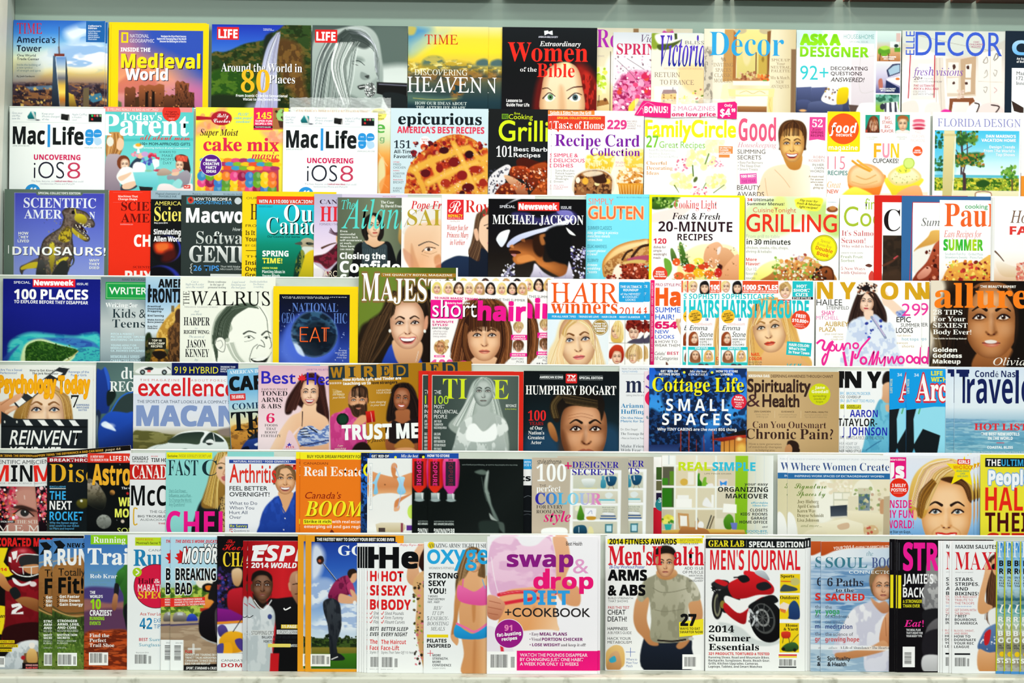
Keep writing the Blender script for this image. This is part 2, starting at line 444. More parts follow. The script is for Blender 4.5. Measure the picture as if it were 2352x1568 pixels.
# ------------------------------------------------------------------ one cover
class Cover:
    """collects the print of one cover in photo pixels, then becomes one mesh"""

    def __init__(self, Y, rot=0.0, cx=0, cy=0):
        self.V, self.C, self.T, self.Z = [], [], [], []
        self.n = 0; self.laid = []; self.Y = Y
        self.rot, self.cx, self.cy = math.radians(rot), cx, cy
        self.lim = None

    def turn(self, x, y):
        c, s = math.cos(self.rot), math.sin(self.rot)
        dx, dy = x - self.cx, y - self.cy
        return self.cx + dx * c - dy * s, self.cy + dx * s + dy * c

    def add(self, x, y, tris, col, turned=False, dz=0.0):
        x = np.asarray(x, float); y = np.asarray(y, float)
        if self.lim:                                       # print ends at the trimmed edge
            x = np.clip(x, self.lim[0], self.lim[2]); y = np.clip(y, self.lim[1], self.lim[3])
        if self.rot and not turned:
            x, y = self.turn(x, y)
        # each print lies just above whatever it overlaps
        bb = (x.min(), y.min(), x.max(), y.max())
        z = 1.5e-5 + max([q[4] for q in self.laid if q[0] < bb[2] and q[2] > bb[0] and q[1] < bb[3] and q[3] > bb[1]], default=0.0)
        self.laid.append((*bb, z + float(np.max(dz))))
        self.V.append(np.stack([x, y], 1)); self.T.append(np.asarray(tris, int) + self.n); self.n += len(x)
        c = np.broadcast_to(s2l(col), (len(x), 3)); self.C.append(c); self.Z.append(np.zeros(len(x)) + z + dz)

    def tint(self, col, x, y, bb):
        if '>' in col or '~' in col:
            v = '>' in col
            cs = np.array([hx(c) for c in col.split('>' if v else '~')])
            t = (y - bb[1]) / max(bb[3] - bb[1], 1e-6) if v else (x - bb[0]) / max(bb[2] - bb[0], 1e-6)
            t = np.clip(t, 0, 1) * (len(cs) - 1); i = np.clip(t.astype(int), 0, len(cs) - 2); f = (t - i)[:, None]
            return cs[i] * (1 - f) + cs[i + 1] * f
        return hx(col)

    def shape(self, P, col):
        P = np.asarray(P, float)
        from mathutils.geometry import tessellate_polygon
        tr = tessellate_polygon([[Vector((p[0], p[1], 0)) for p in P]])
        self.add(P[:, 0], P[:, 1], tr, self.tint(col, P[:, 0], P[:, 1], (P[:, 0].min(), P[:, 1].min(), P[:, 0].max(), P[:, 1].max())))

    def rect(self, x0, y0, x1, y1, col, r=0, ang=0):
        if r:
            P = [(cx + r * math.cos(a), cy + r * math.sin(a)) for cx, cy, a0 in ((x1 - r, y1 - r, 0), (x0 + r, y1 - r, 90), (x0 + r, y0 + r, 180), (x1 - r, y0 + r, 270)) for a in np.radians(np.arange(a0, a0 + 91, 18))]
        else:
            P = [(x0, y0), (x1, y0), (x1, y1), (x0, y1)]
        if ang:
            a = math.radians(ang); mx, my = (x0 + x1) / 2, (y0 + y1) / 2
            P = [(mx + (x - mx) * math.cos(a) - (y - my) * math.sin(a), my + (x - mx) * math.sin(a) + (y - my) * math.cos(a)) for x, y in P]
        self.shape(P, col)

    def disc(self, cx, cy, rx, ry, col):
        a = np.linspace(0, 2 * math.pi, 41)[:-1]
        self.shape(np.stack([cx + rx * np.cos(a), cy + ry * np.sin(a)], 1), col)

    def ring(self, cx, cy, rx, ry, w, col):
        a = np.linspace(0, 2 * math.pi, 49)[:-1]; n = len(a)
        x = np.concatenate([cx + rx * np.cos(a), cx + (rx - w) * np.cos(a)]); y = np.concatenate([cy + ry * np.sin(a), cy + (ry - w) * np.sin(a)])
        i = np.arange(n); j = (i + 1) % n
        self.add(x, y, np.concatenate([np.stack([i, j, j + n], 1), np.stack([i, j + n, i + n], 1)]), hx(col))

    def stroke(self, w, col, P):
        P = smooth(P, False, 6) if len(P) > 2 else np.asarray(P, float)
        d = np.gradient(P, axis=0); d /= np.linalg.norm(d, axis=1)[:, None] + 1e-9
        nrm = np.stack([-d[:, 1], d[:, 0]], 1) * w / 2
        Q = np.concatenate([P + nrm, P - nrm]); n = len(P); i = np.arange(n - 1)
        self.add(Q[:, 0], Q[:, 1], np.concatenate([np.stack([i, i + 1, i + 1 + n], 1), np.stack([i, i + 1 + n, i + n], 1)]), hx(col))

    def text(self, sty, x0, y0, x1, y1, col, body):
        st, *fl = sty.split('/')
        al, out, ang, low, shadow, fit = 'l', None, 0.0, False, None, True
        for q in fl:
            if q in ('l', 'c', 'r', 'j'): al = q
            elif q == 'x': low = True
            elif q[0] == 'o': out = q[1:]
            elif q[0] == 's': shadow = q[1:] or '000'
            elif q[0] == '@': ang = float(q[1:])
        lines = body.split('|'); N = len(lines)
        cap = (y1 - y0) / (1 + (N - 1) * 1.4)
        res = 2 if cap < 9 else (3 if cap < 20 else 5)
        jobs = ([(out, 0.05)] if out else []) + ([(shadow, 0.0)] if shadow else []) + [(col, 0.0)]
        ch = capheight(st, low)
        base = [glyphs(s, st, 0.0, res)[0] for s in lines]
        wid = [max(1e-6, b[:, 0].max() - b[:, 0].min()) if len(b) else 1e-6 for b in base]
        sx = (x1 - x0) / max(wid)
        for c, ex in jobs:
            for k, s in enumerate(lines):
                v, t, dz = glyphs(s, st, ex, res)
                if not len(v):
                    continue
                b = base[k]; kx = (x1 - x0) / wid[k] if al == 'j' else sx
                w = wid[k] * kx
                ox = x0 + {'l': 0, 'j': 0, 'c': (x1 - x0 - w) / 2, 'r': x1 - x0 - w}[al]
                x = ox + (v[:, 0] - b[:, 0].min()) * kx
                yb = y0 + cap + k * 1.4 * cap
                y = yb - v[:, 1] * cap / ch
                if c is shadow and shadow:
                    x = x + cap * 0.06; y = y + cap * 0.06
                cc = self.tint(c, x, y, (x0, yb - cap, x1, yb))
                if ang:
                    a = math.radians(ang); mx, my = (x0 + x1) / 2, (y0 + y1) / 2
                    x, y = mx + (x - mx) * math.cos(a) - (y - my) * math.sin(a), my + (x - mx) * math.sin(a) + (y - my) * math.cos(a)
                self.add(x, y, t, cc, dz=dz)

    def bars(self, x0, y0, x1, y1, hor=False, seed=3):
        rng = np.random.RandomState(seed); t = 0.0
        while t < 1:
            w = rng.choice([0.012, 0.02, 0.03]); g = rng.choice([0.012, 0.02, 0.028])
            if t + w > 1: break
            if hor: self.rect(x0, y0 + (y1 - y0) * t, x1, y0 + (y1 - y0) * (t + w), '111')
            else: self.rect(x0 + (x1 - x0) * t, y0, x0 + (x1 - x0) * (t + w), y1, '111')
            t += w + g

    def picture(self, p):
        ny, nx = p.ny, p.nx
        i = np.arange(ny * nx).reshape(ny, nx)
        a, b, c, d = i[:-1, :-1].ravel(), i[:-1, 1:].ravel(), i[1:, 1:].ravel(), i[1:, :-1].ravel()
        self.add(p.X.ravel(), p.Y.ravel(), np.concatenate([np.stack([a, b, c], 1), np.stack([a, c, d], 1)]), np.clip(p.A.reshape(-1, 3), 0, 1))

    def run(self, text, area_, seed):
        pic = None
        def flush():
            nonlocal pic
            if pic is not None: self.picture(pic)
            pic = None
        for ln in text.strip().splitlines():
            ln = ln.strip()
            if not ln:
                continue
            t = ln.split()
            op = t[0]
            if op in 'fgrpcelbnNkvdDhF':
                if pic is None:
                    pic = Pic(*area_, 1.4, seed)
                pic.run(t)
                continue
            if op == '@':
                flush(); v = [float(q) for q in t[1:]]
                pic = Pic(*v[:4], v[4] if len(v) > 4 else 1.4, seed)
                continue
            flush()
            if op == 't':
                t = ln.split(None, 7)
                self.text(t[1], *[float(q) for q in t[2:6]], t[6], t[7])
                continue
            v = [float(q) for q in t[2:]] if op not in ('X', 'Y') else [float(q) for q in t[1:]]
            if op == 'R': self.rect(*v[:4], t[1], *v[4:])
            elif op == 'E': self.disc(*v[:2], v[2], v[3] if len(v) > 3 else v[2], t[1])
            elif op == 'O': self.ring(v[1], v[2], v[3], v[4] if len(v) > 4 else v[3], v[0], t[1])
            elif op == 'Q': self.shape(np.array(v).reshape(-1, 2), t[1])
            elif op == 'C': self.shape(smooth(np.array(v).reshape(-1, 2)), t[1])
            elif op == 'L': self.stroke(v[0], t[1], np.array(v[1:]).reshape(-1, 2))
            elif op == 'X': self.bars(*v)
            elif op == 'Y': self.bars(*v, True)
            else: raise ValueError(ln)
        flush()


def mesh_from(name, V, T, C, mat):
    me = bpy.data.meshes.new(name)
    nV, nT = len(V), len(T)
    me.vertices.add(nV); me.vertices.foreach_set('co', np.asarray(V, np.float32).ravel())
    me.loops.add(nT * 3); me.loops.foreach_set('vertex_index', np.asarray(T, np.int32).ravel())
    me.polygons.add(nT); me.polygons.foreach_set('loop_start', np.arange(0, nT * 3, 3, dtype=np.int32))
    at_ = me.color_attributes.new('Col', 'FLOAT_COLOR', 'POINT')
    c = np.ones((nV, 4), np.float32); c[:, :3] = C
    at_.data.foreach_set('color', c.ravel())
    me.update(calc_edges=True); me.validate()
    me.materials.append(mat)
    return me


BOXT = np.array([(0, 1, 2), (0, 2, 3), (4, 6, 5), (4, 7, 6), (0, 4, 5), (0, 5, 1), (1, 5, 6), (1, 6, 2), (2, 6, 7), (2, 7, 3), (3, 7, 4), (3, 4, 0)])


def box_geo(x0, x1, y0, y1, z0, z1):
    """y0 is the face towards the viewer"""
    return np.array([(x0, y0, z0), (x1, y0, z0), (x1, y0, z1), (x0, y0, z1), (x0, y1, z0), (x1, y1, z0), (x1, y1, z1), (x0, y1, z1)], float), BOXT


LIP = {2: 244, 3: 437, 4: 631, 5: 829, 6: 1030, 7: 1221}      # rack lips at x = 100 in the photo
TY = {r: -(r - 1) * DTIER for r in range(1, 8)}               # back of each tier
LEDGE7 = at(1150, 1541, TY[7] - 0.02).z
LIPZ = {r: at(100, y, TY[r] + 0.001).z for r, y in LIP.items()}
PITCH = LIPZ[6] - LIPZ[7]
LEDGE = {r: (LEDGE7 if r == 7 else LIPZ[r + 1] - 0.083) for r in range(1, 8)}
VIS = {r: (LIP[r + 1] + 22 if r < 7 else 1560) for r in range(1, 8)}     # print is worked out down to here
THICK = 0.0022
MAGS = []


def mag(row, lay, x0, y0, x1, paper, label, ops='', rot=0.0, group=None, spine=None, noun='magazine', thick=THICK, cut=None):
    """one magazine: Empty > cover, pages. x0, y0, x1 = its edges in the photo, lay = how far forward it stands in its tier"""
    Y = TY[row] - DLAY * (lay + 1)
    Zb = LEDGE[row]
    cx, cy = (x0 + x1) / 2, y0
    cv = Cover(Y, rot, x0, y0)
    yv = cut or VIS[row]
    # lower edge of the cover in photo pixels
    yb = y0 + (at(cx, y0, Y).z - Zb) / (at(cx, y0, Y).z - at(cx, y0 + 100, Y).z) * 100
    if rot:
        yb -= abs(math.sin(math.radians(rot))) * (x1 - x0) + 2
    cv.rect(x0, y0, x1, yb, paper)
    cv.lim = (x0, y0, x1, yb)
    cv.run(ops, (x0, y0, x1, min(yv, yb)), int(x0 * 7 + y0 * 13) % 9973)
    V = np.concatenate(cv.V); Z = np.concatenate(cv.Z); T = np.concatenate(cv.T); C = np.concatenate(cv.C)
    X, ZZ = at_many(V[:, 0], V[:, 1], Y)
    # stand it upright in the rack, then put the root at its foot
    a = math.atan2(ZZ[1] - ZZ[0], X[1] - X[0]) + math.radians(rot)
    mx, mz = X[:4].mean(), ZZ[:2].mean() - 0.08
    ca, sa = math.cos(-a), math.sin(-a)
    X, ZZ = mx + (X - mx) * ca - (ZZ - mz) * sa, mz + (X - mx) * sa + (ZZ - mz) * ca
    if not rot:
        ZZ = np.maximum(ZZ, Zb + 0.0001)
        ZZ[2:4] = Zb + 0.0001
    else:
        ZZ[2:4] += Zb + 0.0002 - ZZ[:4].min()
    rx = float(X[:4].mean()); rz = float(ZZ[:4].min())
    P = np.stack([X - rx, -Z, ZZ - rz], 1)
    # triangles face the viewer (-Y)
    a, b, c = P[T[:, 0]], P[T[:, 1]], P[T[:, 2]]
    flip = ((b[:, 0] - a[:, 0]) * (c[:, 2] - a[:, 2]) - (b[:, 2] - a[:, 2]) * (c[:, 0] - a[:, 0])) < 0
    T[flip] = T[flip][:, ::-1]
    # sheet edges, spine and back cover complete the wrap
    q = P[:4].copy()                                       # tl tr br bl
    ct = s2l(hx(spine or paper))
    def quad_box(corners, y0_, y1_):
        f = corners[[3, 2, 1, 0]].copy(); g = f.copy(); f[:, 1] = y0_; g[:, 1] = y1_
        return np.concatenate([f, g]), BOXT
    vs, ts, cs = [P], [T], [C]
    n = len(P)
    ux = (q[1] - q[0]) / np.linalg.norm(q[1] - q[0])
    sp = np.array([q[0], q[0] + ux * 0.0006, q[3] + ux * 0.0006, q[3]])
    for corners, ya, yb_, colr in ((q, 5e-6, 2.2e-4, s2l(hx(paper))), (q, thick - 2.2e-4, thick, np.array([0.8] * 3)), (sp, 2.3e-4, thick - 2.3e-4, ct)):
        bv, bt = quad_box(corners, ya, yb_)
        vs.append(bv); ts.append(bt + n); cs.append(np.broadcast_to(colr, (8, 3))); n += 8
    me = mesh_from('cover', np.concatenate(vs), np.concatenate(ts), np.concatenate(cs), M_PRINT)
    root = bpy.data.objects.new(noun, None)
    root.empty_display_size = 0.05
    root.location = (rx, Y, rz)
    COL.objects.link(root)
    root['label'] = label; root['category'] = 'magazine'
    if group: root['group'] = group
    co = bpy.data.objects.new('cover', me); co.parent = root; COL.objects.link(co)
    # page block, a little inside the cover
    uz = (q[0] - q[3]) / np.linalg.norm(q[0] - q[3])
    pq = np.array([q[0] + ux * 0.0008 - uz * 0.0006, q[1] - ux * 0.0004 - uz * 0.0006, q[2] - ux * 0.0004 + uz * 0.0006, q[3] + ux * 0.0008 + uz * 0.0006])
    bv, bt = quad_box(pq, 2.6e-4, thick - 2.6e-4)
    pm = mesh_from('pages', bv, bt, np.full((8, 3), 0.85), M_PAGES)
    po = bpy.data.objects.new('pages', pm); po.parent = root; COL.objects.link(po)
    root['_src'] = [x0, y0, row]
    MAGS.append(root)
    return root


def again(src, lay, x, y, label, group=None, rot=0.0):
    """another copy of a magazine: its corner at photo pixel x, y"""
    sx, sy, row = src['_src']; row = int(row)
    Y = TY[row] - DLAY * (lay + 1)
    r = src.copy(); COL.objects.link(r)
    a = at(x, y, Y); b = at(sx, sy, src.location.y)
    v = Vector((b.x - src.location.x, 0, b.z - src.location.z))
    bb = [Vector(c) for c in src.children[0].bound_box]
    th = math.radians(rot)
    r.rotation_euler = (0, th, 0)
    if rot:                                               # leaning copy, resting on its lower corner
        M = Matrix.Rotation(th, 3, 'Y')
        w = M @ v
        low = min((M @ c).z for c in bb)
        r.location = (a.x - w.x, Y, max(a.z - w.z, LEDGE[row] + 0.0004 - low))
    else:
        top = max(c.z for c in bb)
        r.location = (a.x - v.x, Y, src.location.z)
        r.scale.z = 1 + (a.z - b.z) / top                 # the foot stays on the ledge
    r['label'] = label
    if group: r['group'] = group
    for ch in src.children:
        c = ch.copy(); COL.objects.link(c); c.parent = r
    MAGS.append(r)
    return r
# ------------------------------------------------------------------ the rack and the room
def boxes(name, parts, mat, parent=None):
    vs, ts, n = [], [], 0
    for b in parts:
        v, t = box_geo(*b); vs.append(v); ts.append(t + n); n += 8
    me = bpy.data.meshes.new(name)
    me.from_pydata(np.concatenate(vs).tolist(), [], np.concatenate(ts).tolist())
    me.materials.append(mat)
    o = bpy.data.objects.new(name, me); COL.objects.link(o)
    if parent is not None: o.parent = parent
    return o


def bevel(o, w, seg=3):
    m = o.modifiers.new('bevel', 'BEVEL'); m.width = w; m.segments = seg; m.limit_method = 'ANGLE'
    return o


M_RACK = material('rack_paint', tuple(s2l(hx('ccd6cb'))), 0.45, 0.3, noise=(tuple(s2l(hx('c2ccc0'))), 9, 0.4, 0.7))
M_LIP = material('rack_edge_lit', tuple(s2l(hx('f4faf2'))), 0.4, 0.3)  # rack paint whitened so the divider tops look lit
M_BACK = material('back_panel_shaded', tuple(s2l(hx('8ea497'))), 0.3, 0.3)  # rack paint darkened, the canopy's shade is put into this colour
M_LEDGE = material('ledge_laminate', tuple(s2l(hx('dfe0d0'))), 0.4, 0.3, noise=(tuple(s2l(hx('8f917a'))), 34, 0.56, 0.8))
M_CANOPY = material('canopy_wood', tuple(s2l(hx('5a3020'))), 0.5, 0.3, noise=(tuple(s2l(hx('3c1e12'))), 12, 0.4, 0.7))
M_DARK = material('plinth_dark', (0.02, 0.025, 0.02), 0.6, 0.2)  # near-black base colour of the recessed plinth
M_FLOOR = material('floor_vinyl', (0.42, 0.41, 0.38), 0.35, 0.4, noise=((0.33, 0.32, 0.3), 4, 0.4, 0.6))
M_WALL = material('wall_paint', (0.7, 0.72, 0.68), 0.7, 0.2)

XL = at(31, 150, TY[1]).x                      # inner face of the end panel
XR = 1.75
ZTOP = at(2200, 7, TY[1] + 0.012).z            # underside of the canopy
rack = bpy.data.objects.new('magazine_rack', None); COL.objects.link(rack)
rack.location = (0, 0, 0)
rack['label'] = 'pale green tiered store rack with lips whitened as if lit, full of magazines'; rack['category'] = 'rack'
boxes('back_panel', [(XL, XR, TY[1] + 0.012, TY[1] + 0.03, LEDGE[1] - 0.02, ZTOP + 0.02)], M_BACK, rack)
bevel(boxes('end_panel', [(XL - 0.022, XL - 0.001, TY[7] - 0.06, TY[1] + 0.03, 0.1, ZTOP + 0.02)], M_RACK, rack), 0.002)
for r in range(2, 8):
    y = TY[r] + 0.004
    d = boxes('divider', [(XL, XR, y, y + 0.004, LEDGE[r] - 0.004, LIPZ[r] - 0.003)], M_RACK, rack)
    l = bevel(boxes('lip', [(XL, XR, y - 0.001, y + 0.0065, LIPZ[r] - 0.0032, LIPZ[r])], M_LIP, rack), 0.0012)
    l['label'] = 'top edge of a divider, coloured white as if lit'
for r in range(1, 7):
    boxes('shelf_board', [(XL, XR, TY[r + 1] + 0.0085, TY[r] + (0.0115 if r == 1 else 0.0035), LEDGE[r] - 0.005, LEDGE[r] - 0.0002)], M_RACK, rack)
le = bevel(boxes('ledge', [(XL - 0.022, XR, TY[7] - 0.098, TY[7] + 0.0035, LEDGE7 - 0.0175, LEDGE7 - 0.0002)], M_LEDGE, rack), 0.005, 4)
le['label'] = 'cream laminate ledge with worn speckles'
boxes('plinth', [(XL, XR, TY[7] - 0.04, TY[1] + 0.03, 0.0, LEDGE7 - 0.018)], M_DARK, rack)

# canopy boards with open joints; small lamps above them send stripes of light down the back panel
JOINTS = [(1143, 9), (1431, 8), (1653, 8), (1683, 4), (1929, 8), (1952, 2), (2180, 5), (2240, 4)]
cuts = [XL - 0.022]
for px, w in JOINTS:
    c = at(px, 5, TY[1] + 0.0).x; h = w * 0.0011
    cuts += [c - h, c + h]
cuts.append(XR)
for i in range(0, len(cuts), 2):
    boxes('canopy_board', [(cuts[i], cuts[i + 1], TY[1] - 0.052, TY[1] + 0.0115, ZTOP, ZTOP + 0.016)], M_CANOPY, rack)
for i, (px, w) in enumerate(JOINTS):
    if w < 4: continue
    c = at(px + (-3, 4, 2, -7, 0, 0, 12, 9)[i], 5, TY[1]).x
    d = bpy.data.lights.new('canopy_lamp', 'POINT'); d.energy = 9.0 * (0.45 if i < 2 else 1.0); d.color = (1.0, 0.72, 0.62); d.shadow_soft_size = 0.004
    o = bpy.data.objects.new('canopy_lamp', d); o.location = (c, TY[1] - 0.016, ZTOP + 0.3); COL.objects.link(o)

fl = boxes('floor', [(-4, 4, -8, 1.0, -0.02, 0.0)], M_FLOOR); fl['kind'] = 'structure'
wb = boxes('wall_back', [(-4, 4, 0.2, 0.3, 0.0, 3.2)], M_WALL); wb['kind'] = 'structure'
# ------------------------------------------------------------------ tier 1 (top)
A = mag(1, 1, 30, 47, 241, '26a', 'magazine with a glass skyscraper against a cloudy blue sky, top tier', '''
g 0 47 0 245 2a62c0 3f86d8 8fc4e6 e8eecb f2d77c 9a7a66 4a3a44 3a2c34
c 18 fff*.85 150 70 215 50 238 60 200 80 165 95
N 3f86d8*.7 .52 40 18
c 22 eef*.9 120 115 200 95 245 110 245 150 180 160 100 140
N 5f9ad8*.6 .5 46 16
c 20 dfe9ee*.8 80 130 120 120 140 150 90 165
c 22 9ab*.6 30 150 80 140 90 175 30 190
r 4c3c4a>2a1e26 30 192 241 245 8
N b0713c*.7 .55 16 8
N 201824*.8 .55 9 7
p 3 5f86a8*.8 60 200 120 196 130 204 70 208
p 2 3c7894 205 218 232 212 238 228 215 235 204 228
d 90 1 3.5 c9a060,8a5a3c,3a2a30,5c4a50,e0b860 30 200 241 244
p 1 6a5a40 192 202 205 200 206 245 192 245
p 1 e8c040>7a5a20 158 212 170 218 178 245 158 245
p 1 49627e>1c2430 122 128 128 128 140 245 120 245
p 1 3a4a58>141c20 152 128 158 200 160 245 145 245
p 1 5f8ccc>9db8d8>e8e0c0>6a6a78>e6b84a>ffdf60>c87828>8a7a68 127 131 151 131 151 245 139 245
p 1 fff*.5 127 131 129 131 139 245 138 245
p .8 7a3428 124 123 148 123 148 129 124 129
l 1.6 433 135 62 135 124
l 4 655*.8 135 108 136 122
R 1a5fa8 197 48 240 96
t U 38 54 96 78 c81e32 TIME
t b 38 85 127 119 12203c America's|Tower
t q 39 125 90 139 1c2c40 One World|Trade Center
t r 39 147 94 165 4a6a78 Inside the building of|a new symbol|of strength and spirit
t b 39 174 80 178 333 By Josh Sanburn
t b 202 57 232 66 fff Collector's|Edition
t b 202 69 231 91 cde including never-|before-seen|photos and a|special foldout|illustration
''')
again(A, 0, 36, 50, 'second copy of the skyscraper magazine, only its page edge showing behind the first')
B = mag(1, 1, 255, 54, 479, 'f4d40c', 'thick yellow-framed magazine with a ruined castle at sunset, top tier', '''
@ 272 70 466 262
g 262 75 300 262 9c6a8a b8708c e08a6c f0a070 d88a90 c06c9c
c 60 2f4fb4 330 40 480 40 490 200 400 150 330 110
c 30 d86aa0*.6 430 190 470 195 470 225 420 215
c 8 c0504a*.5 272 190 330 160 360 200 272 215
p 1.5 8a4a2c>3a2014 287 204 291 200 300 203 306 199 312 203 313 262 287 262
p 1.5 a85c34>4c2a18 320 198 326 195 334 198 342 194 356 197 366 192 378 195 380 262 318 262
p 1.5 7a4428>3a2014 378 222 384 216 390 220 396 216 404 219 404 262 378 262
p 1.5 9a5432>402214 403 190 408 184 414 188 420 185 428 190 435 190 434 210 447 212 448 262 403 262
N 2a160c*.6 .58 3 7
d 60 .8 2 2a140a,d88a50 290 200 445 262
p 1 4a2c18 312 224 320 222 322 262 312 262
p 2 1a0e08 335 212 341 212 342 262 334 262
p 2 1a0e08 350 210 356 210 357 262 349 262
p 4 5a6a3a 272 232 280 236 282 262 272 262
t n 298 79 354 98 e8e4ec NATIONAL|GEOGRAPHIC
R f4d40c 278 75 294 99
R a07090 282 79 290 95
t b/r 360 81 427 97 fff Navigate the City of Each Century|Explore the Changing Map of the World|Discover the Defining Art of the Era
t k 277 110 345 119 fff INSIDE THE
t k/s302 278 124 460 156 fae01c Medieval
t k/s302 288 158 386 184 fff World
''')
again(B, 0, 250, 52, 'second copy of the yellow-framed castle magazine, its edge showing behind the first')
mag(1, 0, 486, 57, 714, '1c3c8c', 'magazine with a tall waterfall dropping from a green cliff, top tier', '''
g 0 57 0 150 1c34b0 2f62cc 5f8ad0
p 10 3a5a8c 486 128 540 115 560 140 486 150
c 4 2f4a1c>1c2c10 480 134 520 120 560 102 605 92 612 82 640 68 660 55 720 50 720 270 480 270
N 6a5a24*.8 .55 16 9
N 152408*.7 .56 10 8
c 10 4c7a1c*.8 486 170 560 160 590 200 540 250 486 250
N 234c10 .5 12 9
c 14 8a5a28*.8 640 90 690 110 700 200 714 240 670 210 640 160
N 4a3014*.8 .5 9 12
c 6 16201c*.9 606 92 618 76 626 80 618 130 606 140
c 6 1c2a14 486 220 570 225 600 262 486 262
c 3 9aa0c0>c8cae8>aaa4d8 640 73 642 86 636 140 636 262 588 262 592 220 604 140 618 96
h 40 2 fff,dde,aac,889 636 76 612 140 596 262 / 641 80 634 140 632 262
c 12 c8c8e8*.5 570 240 600 236 620 262 570 262
R d22 498 63 548 92
t k 501 68 545 88 fff LIFE
t r 604 65 628 70 fff Seljalandsfoss|waterfall, Iceland
t R/s 508 146 694 165 fff Around the World in
t I 554 162 620 212 f5b820 80
t R/s 618 172 678 191 fff Places
t b/c 543 217 661 231 fff From Scenic Cities to Sensational|Vistas to the Seven Seas
''')
mag(1, 1, 717, 59, 936, '8a9a94', 'black and white magazine of a fair-haired singer at a microphone, top tier', '''
g 0 59 0 262 44524e 6a7873 98a5a0 dfe7e3 eef3f0
c 30 5a6a64 850 60 940 60 940 150 870 150
c 18 dce4df*.9 860 160 936 150 936 200 870 200
c 4 b0bbb6>8a9892 780 66 830 58 862 76 875 120 880 190 860 262 715 262 717 110 745 80
c 5 cfd8d3>9fada6 800 118 840 90 862 120 868 170 852 190 850 216 830 240 790 250 770 200
c 8 7a8882*.8 812 130 830 132 836 140 816 142
l 3:1 2c3634 806 142 824 140 838 150
l 2.5:1 222 808 146 822 150
c 3 8a9691 830 165 846 172 850 180 838 184 828 178
c 2 3a3f3d 838 175 848 172 846 180
c 3 2c3230 822 198 838 194 840 202 828 206
l 2 eee 826 200 838 198
c 10 56625e*.8 770 215 820 225 840 250 770 262
h 90 2.5 e8efeb,c4cfca,4a5652,8c9893,1f2725 790 70 740 110 730 180 724 262 / 830 80 820 130 815 180 800 250
h 60 2 eef,aab5b0,38443f 800 66 835 70 858 100 862 150 / 810 90 840 100 868 130 872 190
h 40 2.5 d8e0dc,20282a,7a8682 750 90 730 130 722 170 716 230 / 790 90 760 140 745 200 735 262
c 6 2a3431*.8 790 70 820 74 850 100 836 112 800 100 770 96
h 40 2 fff,cfd8d3,59655f 770 100 760 160 790 240 / 830 96 800 150 810 240
e 2 8d9894 851 206 13 17
N fff .5 2.4 2.4
N 333*.8 .55 2.2 2.2
p 2 111 866 188 936 190 936 248 920 236 890 220 866 214
p 2 667 870 191 936 194 936 197 870 194
c 3 1a2022 880 214 936 220 936 262 905 262
R d22 723 69 774 99
t k 726 74 770 94 fff LIFE
''', group=None)
D1 = mag(1, 2, 937, 61, 1121, 'e0c030', 'magazine with a yellow sunset sky over dark clouds and white title, top tier', '''
g 0 61 0 262 e8e0a0 f2d838 f8dc2c e0c048 6a6a48 3a4a44 1e3a44 163038
c 26 3f8ac8*.9 930 60 975 60 990 75 950 120 932 120
c 20 b8ccb0*.7 940 100 1000 70 1030 75 950 130
c 6 d8b840*.8 936 62 955 64 950 80 936 80
c 9 567060 972 140 990 130 1015 134 1020 155 990 165 970 155
N e8c850*.7 .55 12 9
c 10 b8982c*.8 936 145 980 150 1050 140 1121 160 1121 175 936 170
N fff0a0*.8 .62 11 5
N 4a5a50*.7 .55 12 7
c 6 4c6868 1095 140 1110 134 1121 138 1121 150 1096 150
c 12 8a5c30*.7 936 172 1060 160 1121 170 1100 185 960 185
N 2a3c3c*.7 .5 18 7
c 9 a86a28*.8 1040 190 1066 186 1064 215 1040 230
N 1c3a40 .5 10 8
c 12 5a7a6a*.7 937 216 1010 222 1060 224 1000 236 937 236
l 2 c8c060*.6 950 226 1000 229 1050 226
t U 975 80 1051 102 c8321c TIME
t U 952 160 1074 173 f4f0dc DISCOVERING
t U 936 177 1108 212 fff HEAVEN
t R/c 954 234 1073 251 d8e4e0 HOW OUR IDEAS ABOUT|THE AFTERLIFE SHAPE
''')
again(D1, 1, 970, 62, 'second copy of the yellow sunset magazine, pushed in behind the black one with red title')
